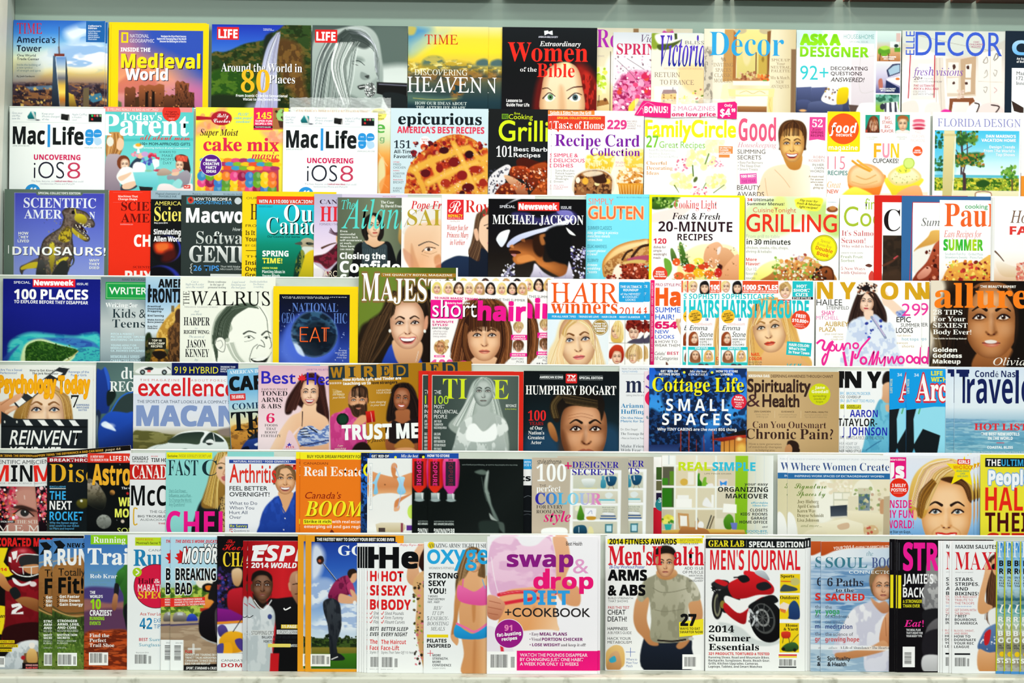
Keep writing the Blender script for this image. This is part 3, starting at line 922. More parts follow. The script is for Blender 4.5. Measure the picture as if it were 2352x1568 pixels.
mag(1, 3, 1153, 63, 1371, '121416', 'black magazine with a veiled woman peering out below a red title, top tier', '''
g 0 63 0 262 14181c 0c0e10 121014
c 22 a01c14*.95 1320 150 1362 170 1371 262 1310 262
c 10 c8281c*.9 1340 168 1368 190 1371 262 1328 262
N 5a0c08*.8 .5 9 22
c 12 7a1410*.8 1232 195 1250 170 1252 262 1226 262
c 3 fbe4c4>f4d2a4 1246 200 1258 160 1290 143 1322 152 1336 190 1338 262 1248 262
k c88a5a*.8 16
c 10 d8a070*.6 1285 200 1296 205 1300 262 1286 262
l 3:1 4a2018 1247 204 1258 202 1268 209
l 3.5:1.5 4a2018 1338 198 1318 200 1302 208
c 2 fffaf0 1252 224 1264 214 1276 222 1268 232 1256 232
c 2 fffaf0 1308 224 1322 214 1334 222 1330 231 1316 232
e 1.5 5a8a5a 1265 223 6.5 7
e 1 111 1265 223 2.6 2.8
e 1.5 405a60 1322 223 6.5 7
e 1 111 1322 223 2.6 2.8
l 3:1.5 2a100c 1248 226 1262 213 1276 221
l 3:1.5 2a100c 1306 226 1322 213 1337 217
e 8 ffb 1300 150 10 7
Q e8eef0 1249 71 1258 70 1259 73 1268 70 1269 80 1260 79 1250 81
Q 223 1252 80 1259 77 1266 80 1259 82
t q 1236 83 1281 87 dde AMERICAN BIBLE SOCIETY
t J 1239 95 1333 106 f4f0f0 Extraordinary
t S 1166 98 1350 141 e8281c Women
t R 1195 155 1233 165 f4f0f0 of the
t S 1234 146 1320 177 e8281c Bible
t k 1164 228 1217 245 f4f0f0 Lessons to|Guide Your Life
''')
R1 = mag(1, 0, 1371, 65, 1590, 'e8dcc0', 'cream home magazine with a purple letter, half hidden by a pink flower cover', '''
@ 1371 65 1590 262
g 0 65 0 262 cfc9b4 e4d8b8 f8e8b8 e8c888
e 8 f8f4e8 1420 160 30 40
r fff8d0 1373 155 1392 215 4
d 30 2 5 c8e040,e8f060,a8c830 1373 158 1392 210
p 1 a87038 1372 232 1396 230 1400 240 1372 246
e 2 fbe7a0 1377 215 7 8
e 2 6a3a20 1391 230 4 4
l 2 3a2a20 1402 120 1402 262
l 1.5 3a2a20 1377 220 1376 236
r 8a6a48 1454 66 1466 90 2
r b89868 1530 66 1545 80 3
c 2 c03898 1518 80 1524 70 1534 74 1545 70 1545 84 1525 84
t R 1370 69 1420 110 a826a8 Ro
t r 1373 128 1388 132 a99 ROMANTIC
''')
mag(1, 1, 1408, 75, 1612, 'e8e4e8', 'white magazine with a pink flower bouquet and pink serif title, top tier', '''
g 0 75 0 262 cfd4dc f2eef2 ffffff ffffff
d 60 1 2.5 b890a8,8a6a78,d8b0c8,e8d0dc 1412 130 1500 200
c 12 e06aa0 1430 175 1460 165 1500 175 1500 262 1410 262 1408 215
N f8a0c8 .55 8 8
N a0205a .6 7 7
d 22 4 10 d82858,e8487c,b01c50,f07aa8,f4a8c8,e04838 1412 170 1495 250
d 30 1.5 4 f8c0d8,c83068,fff 1412 165 1495 262
c 2 f0e040 1445 245 1460 228 1468 230 1455 255 1446 262
l 1 6a4a58 1418 140 1450 170 1465 190
l 1 6a4a58 1440 135 1480 160
l 1 6a4a58 1410 200 1440 215
t I 1472 80 1540 97 5a3a60 Victoria
t S 1416 101 1530 126 c82858 SPRING
''')
mag(1, 2, 1496, 77, 1710, 'f4ecd8', 'cream magazine with tall purple italic title and a stone cottage picture, top tier', '''
g 0 77 0 262 dfe4dc f8f0d8 fdf2dc f6e8c8
c 5 8aa030 1496 77 1515 77 1525 90 1510 112 1496 110
c 4 f4f4ea 1506 80 1550 77 1560 95 1530 105 1510 100
c 3 4a5a20 1510 104 1540 100 1565 92 1540 112 1515 116
p 2 3a4a20 1548 77 1554 77 1555 90 1549 92
c 8 f8cf90*.8 1560 155 1616 155 1616 220 1570 200
p 1 fff 1504 200 1558 200 1558 262 1504 262
p 1 a88a8c 1524 207 1552 206 1556 215 1520 217
p 1 f0d090>e8c070 1520 217 1554 215 1554 240 1518 238
d 12 1 2 a86a40,8a5a38 1522 218 1552 238
l 2 8a7a78 1546 202 1546 210
e 6 f8f4b0 1572 235 12 10
d 20 1 2.5 f0f080,e8e060,fff 1562 210 1600 250
c 2 c8a060 1604 232 1616 228 1616 262 1606 262
d 8 1.5 3 6a8a30,c06a60 1596 205 1614 235
t r 1573 94 1617 102 8a8484 BLISS
t J 1516 82 1620 152 4a2ab0>5a3cc8>1c2890 Victoria
t n 1525 156 1614 160 d8a080 DECORATING ENTERTAINING
t U 1503 167 1562 178 8a7468 RETURN
t U 1516 184 1594 195 8a7468 TO FRANCE
''')
mag(1, 3, 1617, 67, 1828, 'f0e4c0', 'golden home magazine with a carved mantelpiece and sky-blue title, top tier', '''
g 1617 0 1828 0 e8e0c8 f4ecd8 e4d4a8 f4e6c0 ece0c0 d8c498
r d8cdb8 1617 108 1637 262 3
N 8a8072*.8 .55 5 9
p 2 c89858 1664 68 1684 68 1684 182 1688 186 1660 188
p 1 a86c38 1684 70 1692 70 1690 184 1683 184
r f0e090>d8c878 1692 68 1764 180 2
e 2 c8b890 1700 70 14 8
e 2 c8b890 1757 70 14 8
p 1 8a5a30 1762 72 1770 70 1766 180 1758 180
e 3 e8d8a0 1715 120 10 30
r 7a5030 1735 120 1738 170 1
r c8a84a 1742 125 1762 170 3
e 2 9a7a30 1752 136 3 6
p 1 b07848 1684 180 1765 178 1768 184 1684 187
d 26 1.5 3.5 c88a60,a86a48,e0c090,8a4a30 1698 165 1734 182
d 18 2 4 e87028,f09048,c84818 1742 172 1768 184
c 2 6aa040 1752 184 1762 184 1758 194
g2
''' .replace('g2', '''r fff8e4 1684 186 1768 196 2
p 1 f8e4a0 1672 205 1780 203 1778 222 1676 222
p 1 fdf3cc 1690 207 1766 207 1766 218 1690 218
l 1 c8a048 1700 214 1715 209 1730 215 1745 209 1758 214
p 1 fbeec0 1660 196 1672 192 1676 262 1640 262 1655 230
p 1 fff9e8 1690 222 1764 220 1762 244 1692 244
p 2 b07a48>7a4a2c 1686 244 1762 244 1762 262 1686 262
p 1 f4dc90 1765 222 1776 222 1776 262 1764 262
l 1 d8b050 1770 226 1768 240 1772 258
r 8a6a4a 1817 112 1828 262 2''') + '''
t R 1629 74 1800 128 2ea2dc Decor
L 2ea2dc 5 1687 84 1699 70
t U/c 1639 133 1684 190 9a7a58 98|INVITING|SPACES|CLASSIC|MODERN
t U/c 1770 134 1816 165 8a7050 SPICE UP|Your|NEUTRAL|PALETTE
t U/c 1770 174 1814 201 9a8060 Mix & Match|NEW|ANTIQUES
''')
mag(1, 1, 1829, 70, 2069, 'fdfdfb', 'white magazine with lime green title and a grey sofa with yellow cushion, top tier', '''
@ 1829 70 2011 262
g 0 70 0 262 dcecec ffffff ffffff ffffff
p 8 cfe2e4 1829 70 2011 70 2011 112 1829 112
c 20 fff 1900 60 1960 70 1960 130 1900 130
r f0e8ec>dcd0d8 1955 100 2008 262 2
l 1 d0c8c8 1976 130 1976 208 2008 208
l 1 d0c8c8 1976 130 2008 128
p 1.5 56608e>3c4468 1829 202 1864 200 1866 234 1829 236
p 1.5 5a6494>3c4468 1864 202 1905 200 1948 206 1946 236 1862 236
c 2 4c5684>2e3450 1829 234 1860 232 1862 258 1829 262
c 2 5c6690>31385a 1856 250 1862 236 1900 232 1940 236 1948 262 1856 262
c 2 4a527c>2c3250 1938 226 1948 222 1951 240 1950 262 1938 262
c 1.5 f8f4f0 1896 210 1906 198 1928 206 1922 240 1888 232
d 14 1.5 3 6a5058,c8a040,8a7078 1896 204 1924 234
c 1.5 f4d810>d8b408 1926 206 1942 200 1950 206 1946 234 1930 240 1922 236
p 2 5a4640 1950 240 1976 242 1970 248 1965 262 1955 262
c 2 fff 1975 240 1990 236 2011 238 2011 262 1970 262
e 2 f0b070 1845 255 8 3
@ 2014 70 2068 140
g 0 70 0 140 d8ece4 c8dcd8 d8a878 b87848
e 1 6aa828 2030 117 14 11
r 5c9c28 2017 112 2044 122 3
r 5c9c28 2054 108 2068 118 2
p 1 e4ece8 2044 94 2064 94 2064 108 2044 108
e 1 2a3a38 2058 104 5 4
r d8b8b0 2058 75 2068 95 1
l 2 5a3a28 2022 122 2020 138
l 2 5a3a28 2040 122 2042 138
c 2 b0d850 2020 108 2034 104 2044 109 2030 114
@ 2012 144 2068 213
g 0 144 0 213 e4e4e8 d8d0e4 b8b0d0 58548c
p 1 3a4064 2036 160 2050 146 2068 144 2068 166 2040 176
p 1 a8c4d8 2040 160 2052 150 2066 147 2066 164 2044 172
p 1 222c58 2035 183 2066 200 2066 213 2034 213
p 1 fff 2036 180 2068 174 2068 196 2040 184
e 1 e07838 2062 180 5 3
c 2 c07060 2018 184 2026 180 2028 200 2020 204
@ 2012 216 2066 258
g 0 216 0 258 5a9a8a 78b0a0 98c448 8ab838
d 16 3 6 3c7c68,78c0a8,2c6850 2014 216 2066 230
p 1 fff 2030 236 2062 232 2066 258 2032 258
p 1 445 2032 236 2037 235 2037 258 2033 258
p 1 445 2043 234 2048 234 2050 258 2044 258
p 1 445 2055 233 2059 233 2062 258 2056 258
e 1 334 2028 244 6 7
t k/o8f0 1838 80 1929 103 78c818>9ae01c ASK A
t k 1837 108 1995 131 9ae01c>78d018 DESIGNER
t z 1937 79 2007 89 3a9a98 HOUSE&HOME
t z 1951 94 1993 98 6a8888 SPECIAL ISSUE
t r 1838 152 1903 184 38c8d0 92+
t q 1908 153 1993 173 3a2228 DECORATING|QUESTIONS
t P 1908 178 1986 188 3a2a28 ANSWERED!
t k/c 2026 128 2058 136 fff WHAT CHAIRS|DO I NEED?
t k/c 2021 201 2058 209 fff SHOULD I PAINT|MY CABINETS?
''')
mag(1, 2, 2072, 71, 2308, 'e8e0d4', 'pale interior magazine with red-corded curtains and blue capital title, top tier', '''
g 0 71 0 262 c8c8bc d8d0c4 f4e8e0 fbeee8 fbe8e4
c 30 fff*.8 2080 130 2170 130 2180 262 2080 262
p 4 d8dcd4 2072 71 2308 71 2308 90 2240 128 2170 128 2072 100
l 1 a8a498 2100 80 2180 98 2300 120
r f4ece4 2092 136 2150 230 3
r fff 2110 148 2140 220 3
p 2 e8dcd0 2146 132 2166 132 2174 262 2160 262
l 1.5 cdbcae 2150 134 2152 262
l 1.5 cdbcae 2158 134 2164 262
l 2.5 c03040 2091 126 2087 226
l 2.5 c03040 2147 128 2146 224
p 2 e0cdb8 2172 135 2240 130 2242 220 2176 222
p 1 c8a888 2206 136 2242 128 2240 216 2208 218
p 1 f8ece4 2178 143 2202 143 2202 176 2178 176
p 1 f8ece4 2218 148 2232 146 2230 178 2218 178
p 1 f8ece4 2176 180 2202 178 2202 214 2176 214
p 1 f8ece4 2217 182 2230 182 2230 210 2217 212
c 1 4a2c24 2188 150 2193 148 2195 155 2190 160
c 1 4a2c24 2220 152 2225 150 2226 158 2221 158
c 1 4a2c24 2188 190 2192 187 2194 192 2189 194
c 1 4a2c24 2217 189 2222 188 2223 193 2218 194
p 1 f8f0e8 2246 122 2300 112 2302 260 2252 262
l 1 d8c8b8 2274 118 2276 262
l 1 d8c8b8 2248 186 2302 188
l 1.2 6a6058 2258 142 2266 130 2268 142 2260 144 2260 136
l 1.6 3a3430 2282 136 2288 122 2292 130 2284 138
l 1.2 8a8078 2262 168 2266 160 2268 172 2260 178
l 1.2 8a8078 2284 160 2290 162 2286 174 2282 166
l 1.2 8a8078 2260 200 2268 200 2264 212 2260 206
l 1.2 c88a90 2284 200 2290 206 2284 212
p 1 8a5030 2182 226 2236 224 2240 232 2230 262 2226 234 2190 234 2186 262 2180 262
d 14 2 4 e8d0c0,d8b8a8 2200 208 2216 224
c 2 fffaf6 2230 240 2250 232 2262 262 2222 262
c 2 f4e0dc 2256 240 2292 236 2306 262 2250 262
l 3 3a2424 2240 236 2250 240 2244 258
l 3 3a2424 2278 240 2296 244 2288 258
c 3 e828a0 2160 262 2168 252 2182 253 2186 262
c 3 f8e8e4 2130 240 2155 236 2160 262 2126 262
c 3 f4e4dc 2072 240 2104 232 2110 262 2072 262
t r 2102 74 2301 128 3a5cd0 DECOR
t r/@-90 2063 90 2117 110 3a5cd0 ELLE
t q/c 2226 94 2258 109 b04070 CHIC|CHILDREN'S|ROOMS!
t I 2097 156 2212 174 7a40b0 fresh visions
t P 2099 177 2120 184 5a3048 20+
t i 2123 180 2144 183 6a5058 TALENTS
t i 2099 186 2164 190 6a5058 YOU NEED TO KNOW NOW
t j 2099 195 2156 207 c03058 THE ULTIMATE|ROCK & ROLL PAD
t i 2098 209 2148 219 6a5058 COLDPLAY'S|GUITARIST AT HOME
''')
mag(1, 3, 2309, 72, 2530, '142434', 'navy design magazine with one big white letter, cut off by the frame, top tier', '''
R f8f8fa 2324 157 2530 300
Q 3a2a24 2324 232 2352 248 2352 262 2330 256
t q 2324 77 2362 127 cfe4f4>6ab4ec d
t b 2335 133 2378 145 fff An Exploration|of Building
t r 2335 165 2390 196 333 Masters of|172 New|Innovations
''')
# ------------------------------------------------------------------ tier 2
MAC = mag(2, 2, 22, 248, 241, 'f6faf9', 'white computer magazine with a thin grey numeral headline, beside the end panel', '''
@ 56 252 235 280
f f6faf9
p 1 2a9aa0>0c5a60 62 268 70 256 82 258 82 274 64 274
p 1 e8eeee>9aa8a8 70 255 76 255 84 275 80 276
e 1.5 cdd6d6 76 276 14 2.2
e 1 445 86 276 5 1.4
p 1 222>111 140 261 157 263 156 277 139 274
r 3a2a24 157 263 159 276
r 101418 203 261 233 279
e 1 3c6 211 265 2.4 2.4
e 1 d33 217 265 2.4 2.4
e 1 d99 223 265 2.4 2.4
e 1 8c8 230 265 2.4 2.4
e 1 d33 211 273 2.4 2.4
L bcc .7 29 281 233 282
L dee .6 94 256 94 277
L dee .6 162 257 162 278
t r 27 258 51 275 89a Give your|old Mac|new life
t r 96 259 136 276 89a Keep your|iPhone charged|all day
t r 165 260 200 277 89a Apple CarPlay|is freakin'|cool
t k 29 291 103 331 161a1c Mac
R 2a94dc 109 286 115 338
t k 121 293 192 331.5 161a1c Life
C 2a94dc 196 312 197 300 205 296 213 300 214 313 205 314
C 2a94dc 216 313 216 300 224 296 232 300 233 310 226 314
C 2a94dc 196 324 197 316 206 315 214 316 213 328 205 333 198 330
C b4d6f0 216 316 226 315 232 318 233 328 224 333 217 328
t b 201 304 209 306 fff MAC
t b 218 305 231 307 fff IPHONE
t b 201 323 208 325 fff IPAD
t n 29 334 67 337 677 JUNE 2014 NO.89
t n 194 337 234 340 677 WWW.MACLIFE.COM
t k 78 355 185 367 d4205c UNCOVERING
t z 78 372 148 410 223 iOS
t z 155 373 185 410 c83a5c 8
t r/c 73 414 192 424 99a The fixes, features, and radical new ideas that could|revolutionize iPhone and iPad p24
t b 127 414 167 417.5 d4205c radical new ideas
E 2a94dc 76 441 18
t k 68 431 84 441 fff 41
''')
mag(2, 1, 237, 246, 444, '52c4c4', 'turquoise parenting magazine with a mother and two small girls at a tea table', '''
@ 239 246 444 462
g 0 246 0 462 58c8c6 5ecccb 7cd6d4 60c4c4
R2
'''.replace('R2', '''p 2 4abcbc 239 320 444 316 444 322 239 326
c 2 c88a48>8a5424 246 312 262 304 280 308 284 330 278 352 262 372 244 360
h 30 2 d8a060,8a5424,e8b878 250 308 246 340 244 366 / 276 308 280 340 262 372
c 1.5 f4c8a4 272 318 283 322 284 336 278 346 268 340
e 1 e8e4d8 253 326 8 11
c 2 b8a8b0>8a7888 243 366 262 354 282 360 286 380 276 420 280 445 243 445
c 2 3a3844 282 420 300 412 318 416 312 432 280 440
c 2 2c3a50 298 382 310 366 322 360 326 366 312 386 300 398
c 1.5 f0c09c 318 354 330 350 334 354 326 364 316 362
e 1 7a3c20 284 374 15 17
F 287 379 13 skin=f8d4b8 lip=d06a6a smile=1
c 1.5 f4f4f2 270 400 284 384 306 388 312 412 306 424 284 426 270 412
c 1.5 f0c8a8 272 408 290 400 302 396 298 404 280 416
c 1.5 f4c8a8 284 424 310 416 314 424 300 434 284 434
e 1.5 f4ece0 318 336 12 6
e 1.5 f0b030 318 333 7 4
p 1 eef 316 342 320 342 322 352 314 352
e 1.5 c8a0d4 333 354 8 6
d 16 2 4 e0405c,d83050,e87088,c02848 342 354 366 366
d 12 2 4 5060c0,4050a8,7080d0 326 364 348 376
d 8 2 4 f0a0b8,e88098 300 350 316 360
c 1.5 f4f6f6 306 380 316 372 334 378 332 396 308 396
c 1 eef4f4 350 368 364 366 366 380 358 386 358 396 354 396 355 386
p 1.5 8adce0>62c4cc 306 396 362 394 366 420 358 432 314 426
e 1.5 8ac4a8 342 392 8 2.5
e 1.5 c04860 364 391 11 3
c 2 c8b0a0>a89080 366 390 380 386 396 396 384 402 362 402
p 1 222 320 428 352 430 348 448 326 448
c 1.5 4a2c24>2c1814 402 366 412 354 430 358 436 376 438 392 430 396
F 413 380 12 skin=f8cfae lip=d05a5a smile=2
p 1.5 d8503c 404 356 410 355 416 356 432 358 430 371 405 368
l 1.5 f07858 408 366 412 358 416 366 420 358 424 368
c 2 a8a0ac>8a828e 418 394 430 390 438 400 436 418 424 430 410 424 400 412 386 412 386 402 404 402
e 1.5 e8a8a0 404 392 9 5
c 1.5 eec4a4 396 396 412 394 408 402 396 402
c 2 9adcdc 396 424 410 410 420 418 412 432
c 1.5 f8ecec>f0dcdc 366 424 390 422 412 432 440 420 442 440 400 446 364 446
l 2 f4dcdc 441 398 436 424''') + '''
R f0908c 230 246 441 257
t q 246 249 363 255 fbd8d4 IS YELLING REALLY AS BAD AS HITTING?
E e03428 393 258 21
t P/c 377 254 410 268 5a1010 I regret|my baby's|name!
t p 387 271 400 274 fcc PAGE 44
t S 279 259 371 276 f4f8f8 Today's
t B 231 263 434 311 f4f8f8 Parent
e2
'''.replace('e2', 't c 322 309 436 321 e03438 all about mom') + '''
t q 322 327 437 333.5 1a3a44 100+ MOM-APPROVED GIFTS
t P 330 337 435 341 d8f4f4 amazing before & after makeovers
t r 366 346 404 351 2a5a60 10 WAYS TO
t z/c 370 354 400 377 2a5a60 MAKE|MOM'S|DAY
R e03428 423 424 438 432 1
t b 425 426 436 430 fff PLAY
''')
mag(2, 0, 449, 247, 662, 'f6e83c', 'yellow baking magazine with a rainbow scale cake and a red spoon', '''
@ 449 247 652 462
g 0 247 0 462 f8ec40 f4e83c f6e44a f4e040
c 10 f4a070*.8 449 290 470 276 490 268 500 250 520 247 505 285 470 305 449 312
d 14 4 8 f08868*.6,f4b090*.6 450 255 520 300
c 12 f4a888*.8 600 300 650 305 652 330 620 322
d 12 4 7 f09078*.6,f8c0a0*.6 604 300 650 325
p 1 b01c2c 450 267 490 270 490 275 450 277
e 1 b01c2c 508 272 24 16.5
r a8683c 626 247 662 296 1
c 2 98cc78 634 262 644 249 656 254 662 264 660 278 640 276
d 12 1.2 3 3a2418,5a3a28,c8e8a8 634 252 660 276
p 1 4a2a20 638 276 662 278 662 294 642 292
p 2 c84858>a83040 458 392 470 378 520 366 600 368 640 376 642 462 456 462
'''+'\n'.join('e 1 %s %d %d %.1f %.1f'%(['3a9ac8','78b030','f4d020','f08028','e84878','a83068','4a8ad0','88b828','f0c020','e8502c'][(i*1+j*3)%10],470+i*18+(j%2)*4,368+j*9+(0 if j<3 else 3),11 if j<3 else 10.5,5 if j<3 else 0.1) for j in range(3) for i in range(10))+'\n'+
'\n'.join('e 1 %s %d %d 10.5 11\ne 1.5 fff*.25 %d %d 4 6'%(['3a8ac0','6aa828','f4c818','f08028','e84888','9a1c48','3a7ac8','5a9838','f4d020','f06a38'][(i+j*4)%10],464+i*19-(i*i)//9,405+j*15,466+i*19-(i*i)//9,402+j*15) for j in (2,1,0) for i in range(10))+'''
R e8245c 582 247 626 298
t B 588 258 623 272 f8ec30 145
t b/j 586 275 624 286 fff SUPER FUN|RECIPES & TIPS
R 4a1020 582 288 626 294
t b 586 290 622 292.5 fff PLUS PHOTO GALLERY
t c 498 261 524 270 fff Betty
t c 490 273 528 282 fff Crocker
t P/c 537 259 579 282 58c0d0 PLUS!|cake pops!|cookies!
t J 459 297 547 312 4a2424 Super Moist
t B/x 467 326 641 346.5 e0284c cake mix
t J/x 578 354 641 365 e0284c magic
E fff 485 380 25
E 5a1c88 485 380 24.3
t k/c 467 365 504 397 fff Bonus!|CREATIVE|PARTY|IDEAS
''')
CE = mag(2, 0, 667, 247, 897, 'f6f6f0', 'food magazine in a clear plastic bag, an orange drink showing beside the white computer magazine', '''
@ 860 260 897 462
g 0 247 0 462 f4f4ee e8ecd8 d8e0b0 f0a850 e87a28 e06818 d86018
c 4 e8d8a0 868 380 880 360 886 400 876 440 868 440
l 1.5 f8c890 870 350 890 380
l 2 f8d0a0*.6 872 410 892 430
c 3 f09040*.7 872 420 896 400 897 440 880 450
E f8ec70 869 262 18 14
t b 680 253 847 259 e0a048 CAN BARLEY BEER REALLY BE GLUTEN FREE?
t q/c 856 254 884 274 7a7428 FREE INSIDE!|Prism|enrichment
t b/x 862 285 884 304 58b048 e
t b 872 311 883 324 88b078 g
''')
again(MAC, 2, 650, 257.5, 'white computer magazine with a thin grey numeral headline, between rainbow cake and berry pie covers')
mag(2, 1, 897, 249, 1121, 'cfe2ea', 'pale blue recipe magazine with a lattice berry pie', '''
@ 930 300 1121 462
f cfe2ea
e 1.5 f6f6f4 976 325 12 12
c 2 8a1c10>a8280f 934 420 938 390 955 362 985 336 1015 316 1050 308 1085 318 1110 338 1121 350 1121 462 940 462
k e09030 14
N e8a040*.9 .5 10 10
N c03818*.8 .54 8 8
d 140 2 6 5a0c18,8a1420,3a0810,b02820,c8401c,7a1018 945 325 1121 462
d 60 1.5 3 e8604a*.8,f8c0a0*.7,d83820 950 320 1121 462
b 13 e8a83c 1042 330 1062 366 1085 420 1110 462
b 13 e8a83c 988 362 1000 390 1016 430 1030 462
b 13 e8a83c 957 398 972 430 980 462
b 13 e8a83c 1085 345 1110 375 1121 395
b 18 e8ac40 950 392 990 370 1040 350 1075 340
b 19 e8ac40 984 420 1040 392 1100 370 1121 360
b 19 e8ac40 1010 455 1060 425 1121 400
b 16 e8ac40 1080 462 1121 440
b 7 f0bc58*.7 1044 334 1064 370 1086 422
b 7 f0bc58*.7 986 420 1040 393 1100 371
d 40 1.5 4 c07018*.5,f4d080*.6 950 340 1121 455
e 2 3a0610 1020 345 11 8
e 2 2a0410 1078 354 10 9
e 2 7a1014 1043 372 12 11
e 2 8a1818 1062 402 12 11
e 2 a02414 1092 388 14 8
e 2 5a0c14 978 398 11 9
e 2 8a1814 1010 386 8 10
e 2 a82c18 1024 420 11 9
e 2 5a0a10 1076 430 14 10
e 2 a02818 1110 418 9 9
d 60 .8 1.6 fff*.7,f8b0a0*.8 1000 335 1120 440
t B/x 914 268 1106 286 0f1a20 epicurious
t k 912 291 1112 306 e03c58 AMERICA'S BEST RECIPES
t S 905 324 943 341 12202c 151
t b 905 345 957 364 14222c All-Time|Favorites
t b 904 371 918 374 d05060 crispy
t n 904 376 932 388 2c4450 FRIED|CHICKEN
t b 904 391 918 394 d05060 buttery
t n 904 397 930 408 2c4450 LOBSTER|ROLLS
t b 904 412 926 415 d05060 Down-home
t n 904 417 928 422 2c4450 BRISKET
t n 904 431 924 441 2c4450 FUDGE|BARS
t b/c 968 318 984 326 c66 Reader's|Top Pie
''')
mag(2, 0, 1122, 251, 1345, '17191a', 'black barbecue magazine with lime title and sticky ribs', '''
@ 1122 352 1270 462
f 17191a
c 1.5 e8e4e8 1124 410 1160 380 1174 384 1168 400 1142 462 1122 462
d 70 1.2 2.2 334,445 1124 385 1170 460
c 2 4a1408 1186 370 1205 362 1240 372 1256 370 1262 400 1200 392
c 2 a83c14>5a1808 1176 384 1212 384 1210 410 1174 406
c 2 b04818>5a1808 1214 388 1256 374 1262 420 1216 430
c 2 e8b890>8a3414 1158 404 1180 408 1206 428 1214 450 1200 462 1176 430
c 2 8a2c10>3a0c04 1140 440 1165 420 1185 440 1185 462 1138 462
c 2 a84818 1232 430 1262 410 1270 462 1215 462
d 120 1 3 e87838,c8481c,7a1c0c,f8b080,5a1408,d86030 1176 384 1262 440
d 30 .8 1.6 fff,f8d0b0 1178 386 1258 430
d 40 1 3 c8501c,e08040,6a1808 1142 425 1180 462
R 6a9a20 1152 262 1167 274
t b 1154 264 1165 272 17191a BBQ
t r 1180 258 1194 263.5 d8ec20 fine
t r 1168 263 1223 274 d8ec20 Cooking
t q 1145 277 1318 324 d8f01c Grilling
t R 1140 337 1177 361 fff 101
t q 1180 338 1296 361 fff Best Barbecue|Recipes
''')
mag(2, 1, 1258, 254, 1470, 'fbfaf6', 'white food magazine with an orange strip on its top edge, behind the purple recipe title', '''
R f08838 1258 254 1365 264
t b 1263 256 1357 263 fff Salads & Sides from the Grill
''')
TH = mag(2, 3, 1267, 265.5, 1478, 'fdfcf8', 'white recipe card magazine with purple title and four muffins', '''
@ 1300 340 1478 462
g 1300 340 1478 380 fdfcf8 fdfcf8 fffae0 fdf4c0
c 4 f8e050>e8b828 1346 362 1360 354 1395 352 1412 360 1404 392 1396 400 1350 394
N fff*.6 .5 8 6
c 4 fce060>f0c038 1434 352 1450 346 1478 344 1478 384 1440 386
N fff*.5 .5 8 6
'''+'\n'.join('l 1 e0a820*.7 %d %d %d %d'%(1350+i*6,372,1354+i*5,394) for i in range(10))+'''
c 2 e8d8c0 1318 410 1340 392 1370 388 1400 396 1412 420 1400 445 1322 445
c 2 7a4424>a8683c 1322 412 1345 394 1380 392 1402 404 1406 425 1395 462 1328 462
N 3a1c10*.8 .5 7 7
N c08850*.8 .55 6 6
e 1.5 f0b038 1345 416 7 8
e 1.5 f0b840 1396 416 7 6
e 1.5 f4e0a0 1372 422 6 5
c 2 3a1c10 1362 404 1385 400 1394 418 1370 420
e 1.5 fff0d8 1328 414 5 7
c 3 f0dcc0*.9 1340 398 1365 392 1385 396 1378 402 1350 406
c 2 e8a850>c87828 1418 404 1436 388 1460 384 1478 388 1478 430 1424 428
N fff0d8*.9 .5 7 6
d 26 1.5 4 c06818,8a4010,fff4e0,f8c878 1420 388 1478 424
p 1.5 e8a030>a85818 1420 420 1478 420 1478 462 1426 462
'''+'\n'.join('l 1.5 f8c878 %d 424 %d 446' % (1424+i*7,1428+i*6) for i in range(8))+'''
Q e03c28 1258 266 1389 266 1389 294 1384 299 1284 299 1282 305 1278 299 1258 297
t b 1279 269 1379 274 f8d848 SPECIAL COLLECTORS EDITION
t S 1271 279 1386 296 fff Taste of Home
t k 1394 275 1439 296 e03c88 229
t r 1440 276 1471 296 8a4a50 RECIPES|YOU'LL|WANT TO|SHARE!
t S 1274 309 1469 336 7a1ca0 Recipe Card
t S 1356 340 1470 357.5 7a1ca0 Collection
t q 1272 353 1343 385 e03068 SIMPLE &|DELICIOUS|DISHES
t r 1273 390 1320 420 5a4a48 · Sunny Brunches|· Potluck Suppers|· Spring Showers|· Weeknight|  Dinners
t r 1272 425 1306 436 c84878 ALL ON|CLIP & KEEP|CARDS
t I/c 1413 370 1436 382 d85898 Muffin|Lovin'
''')
again(TH, 2, 1258, 266, 'second copy of the muffin recipe card magazine, a thin strip beside the first')
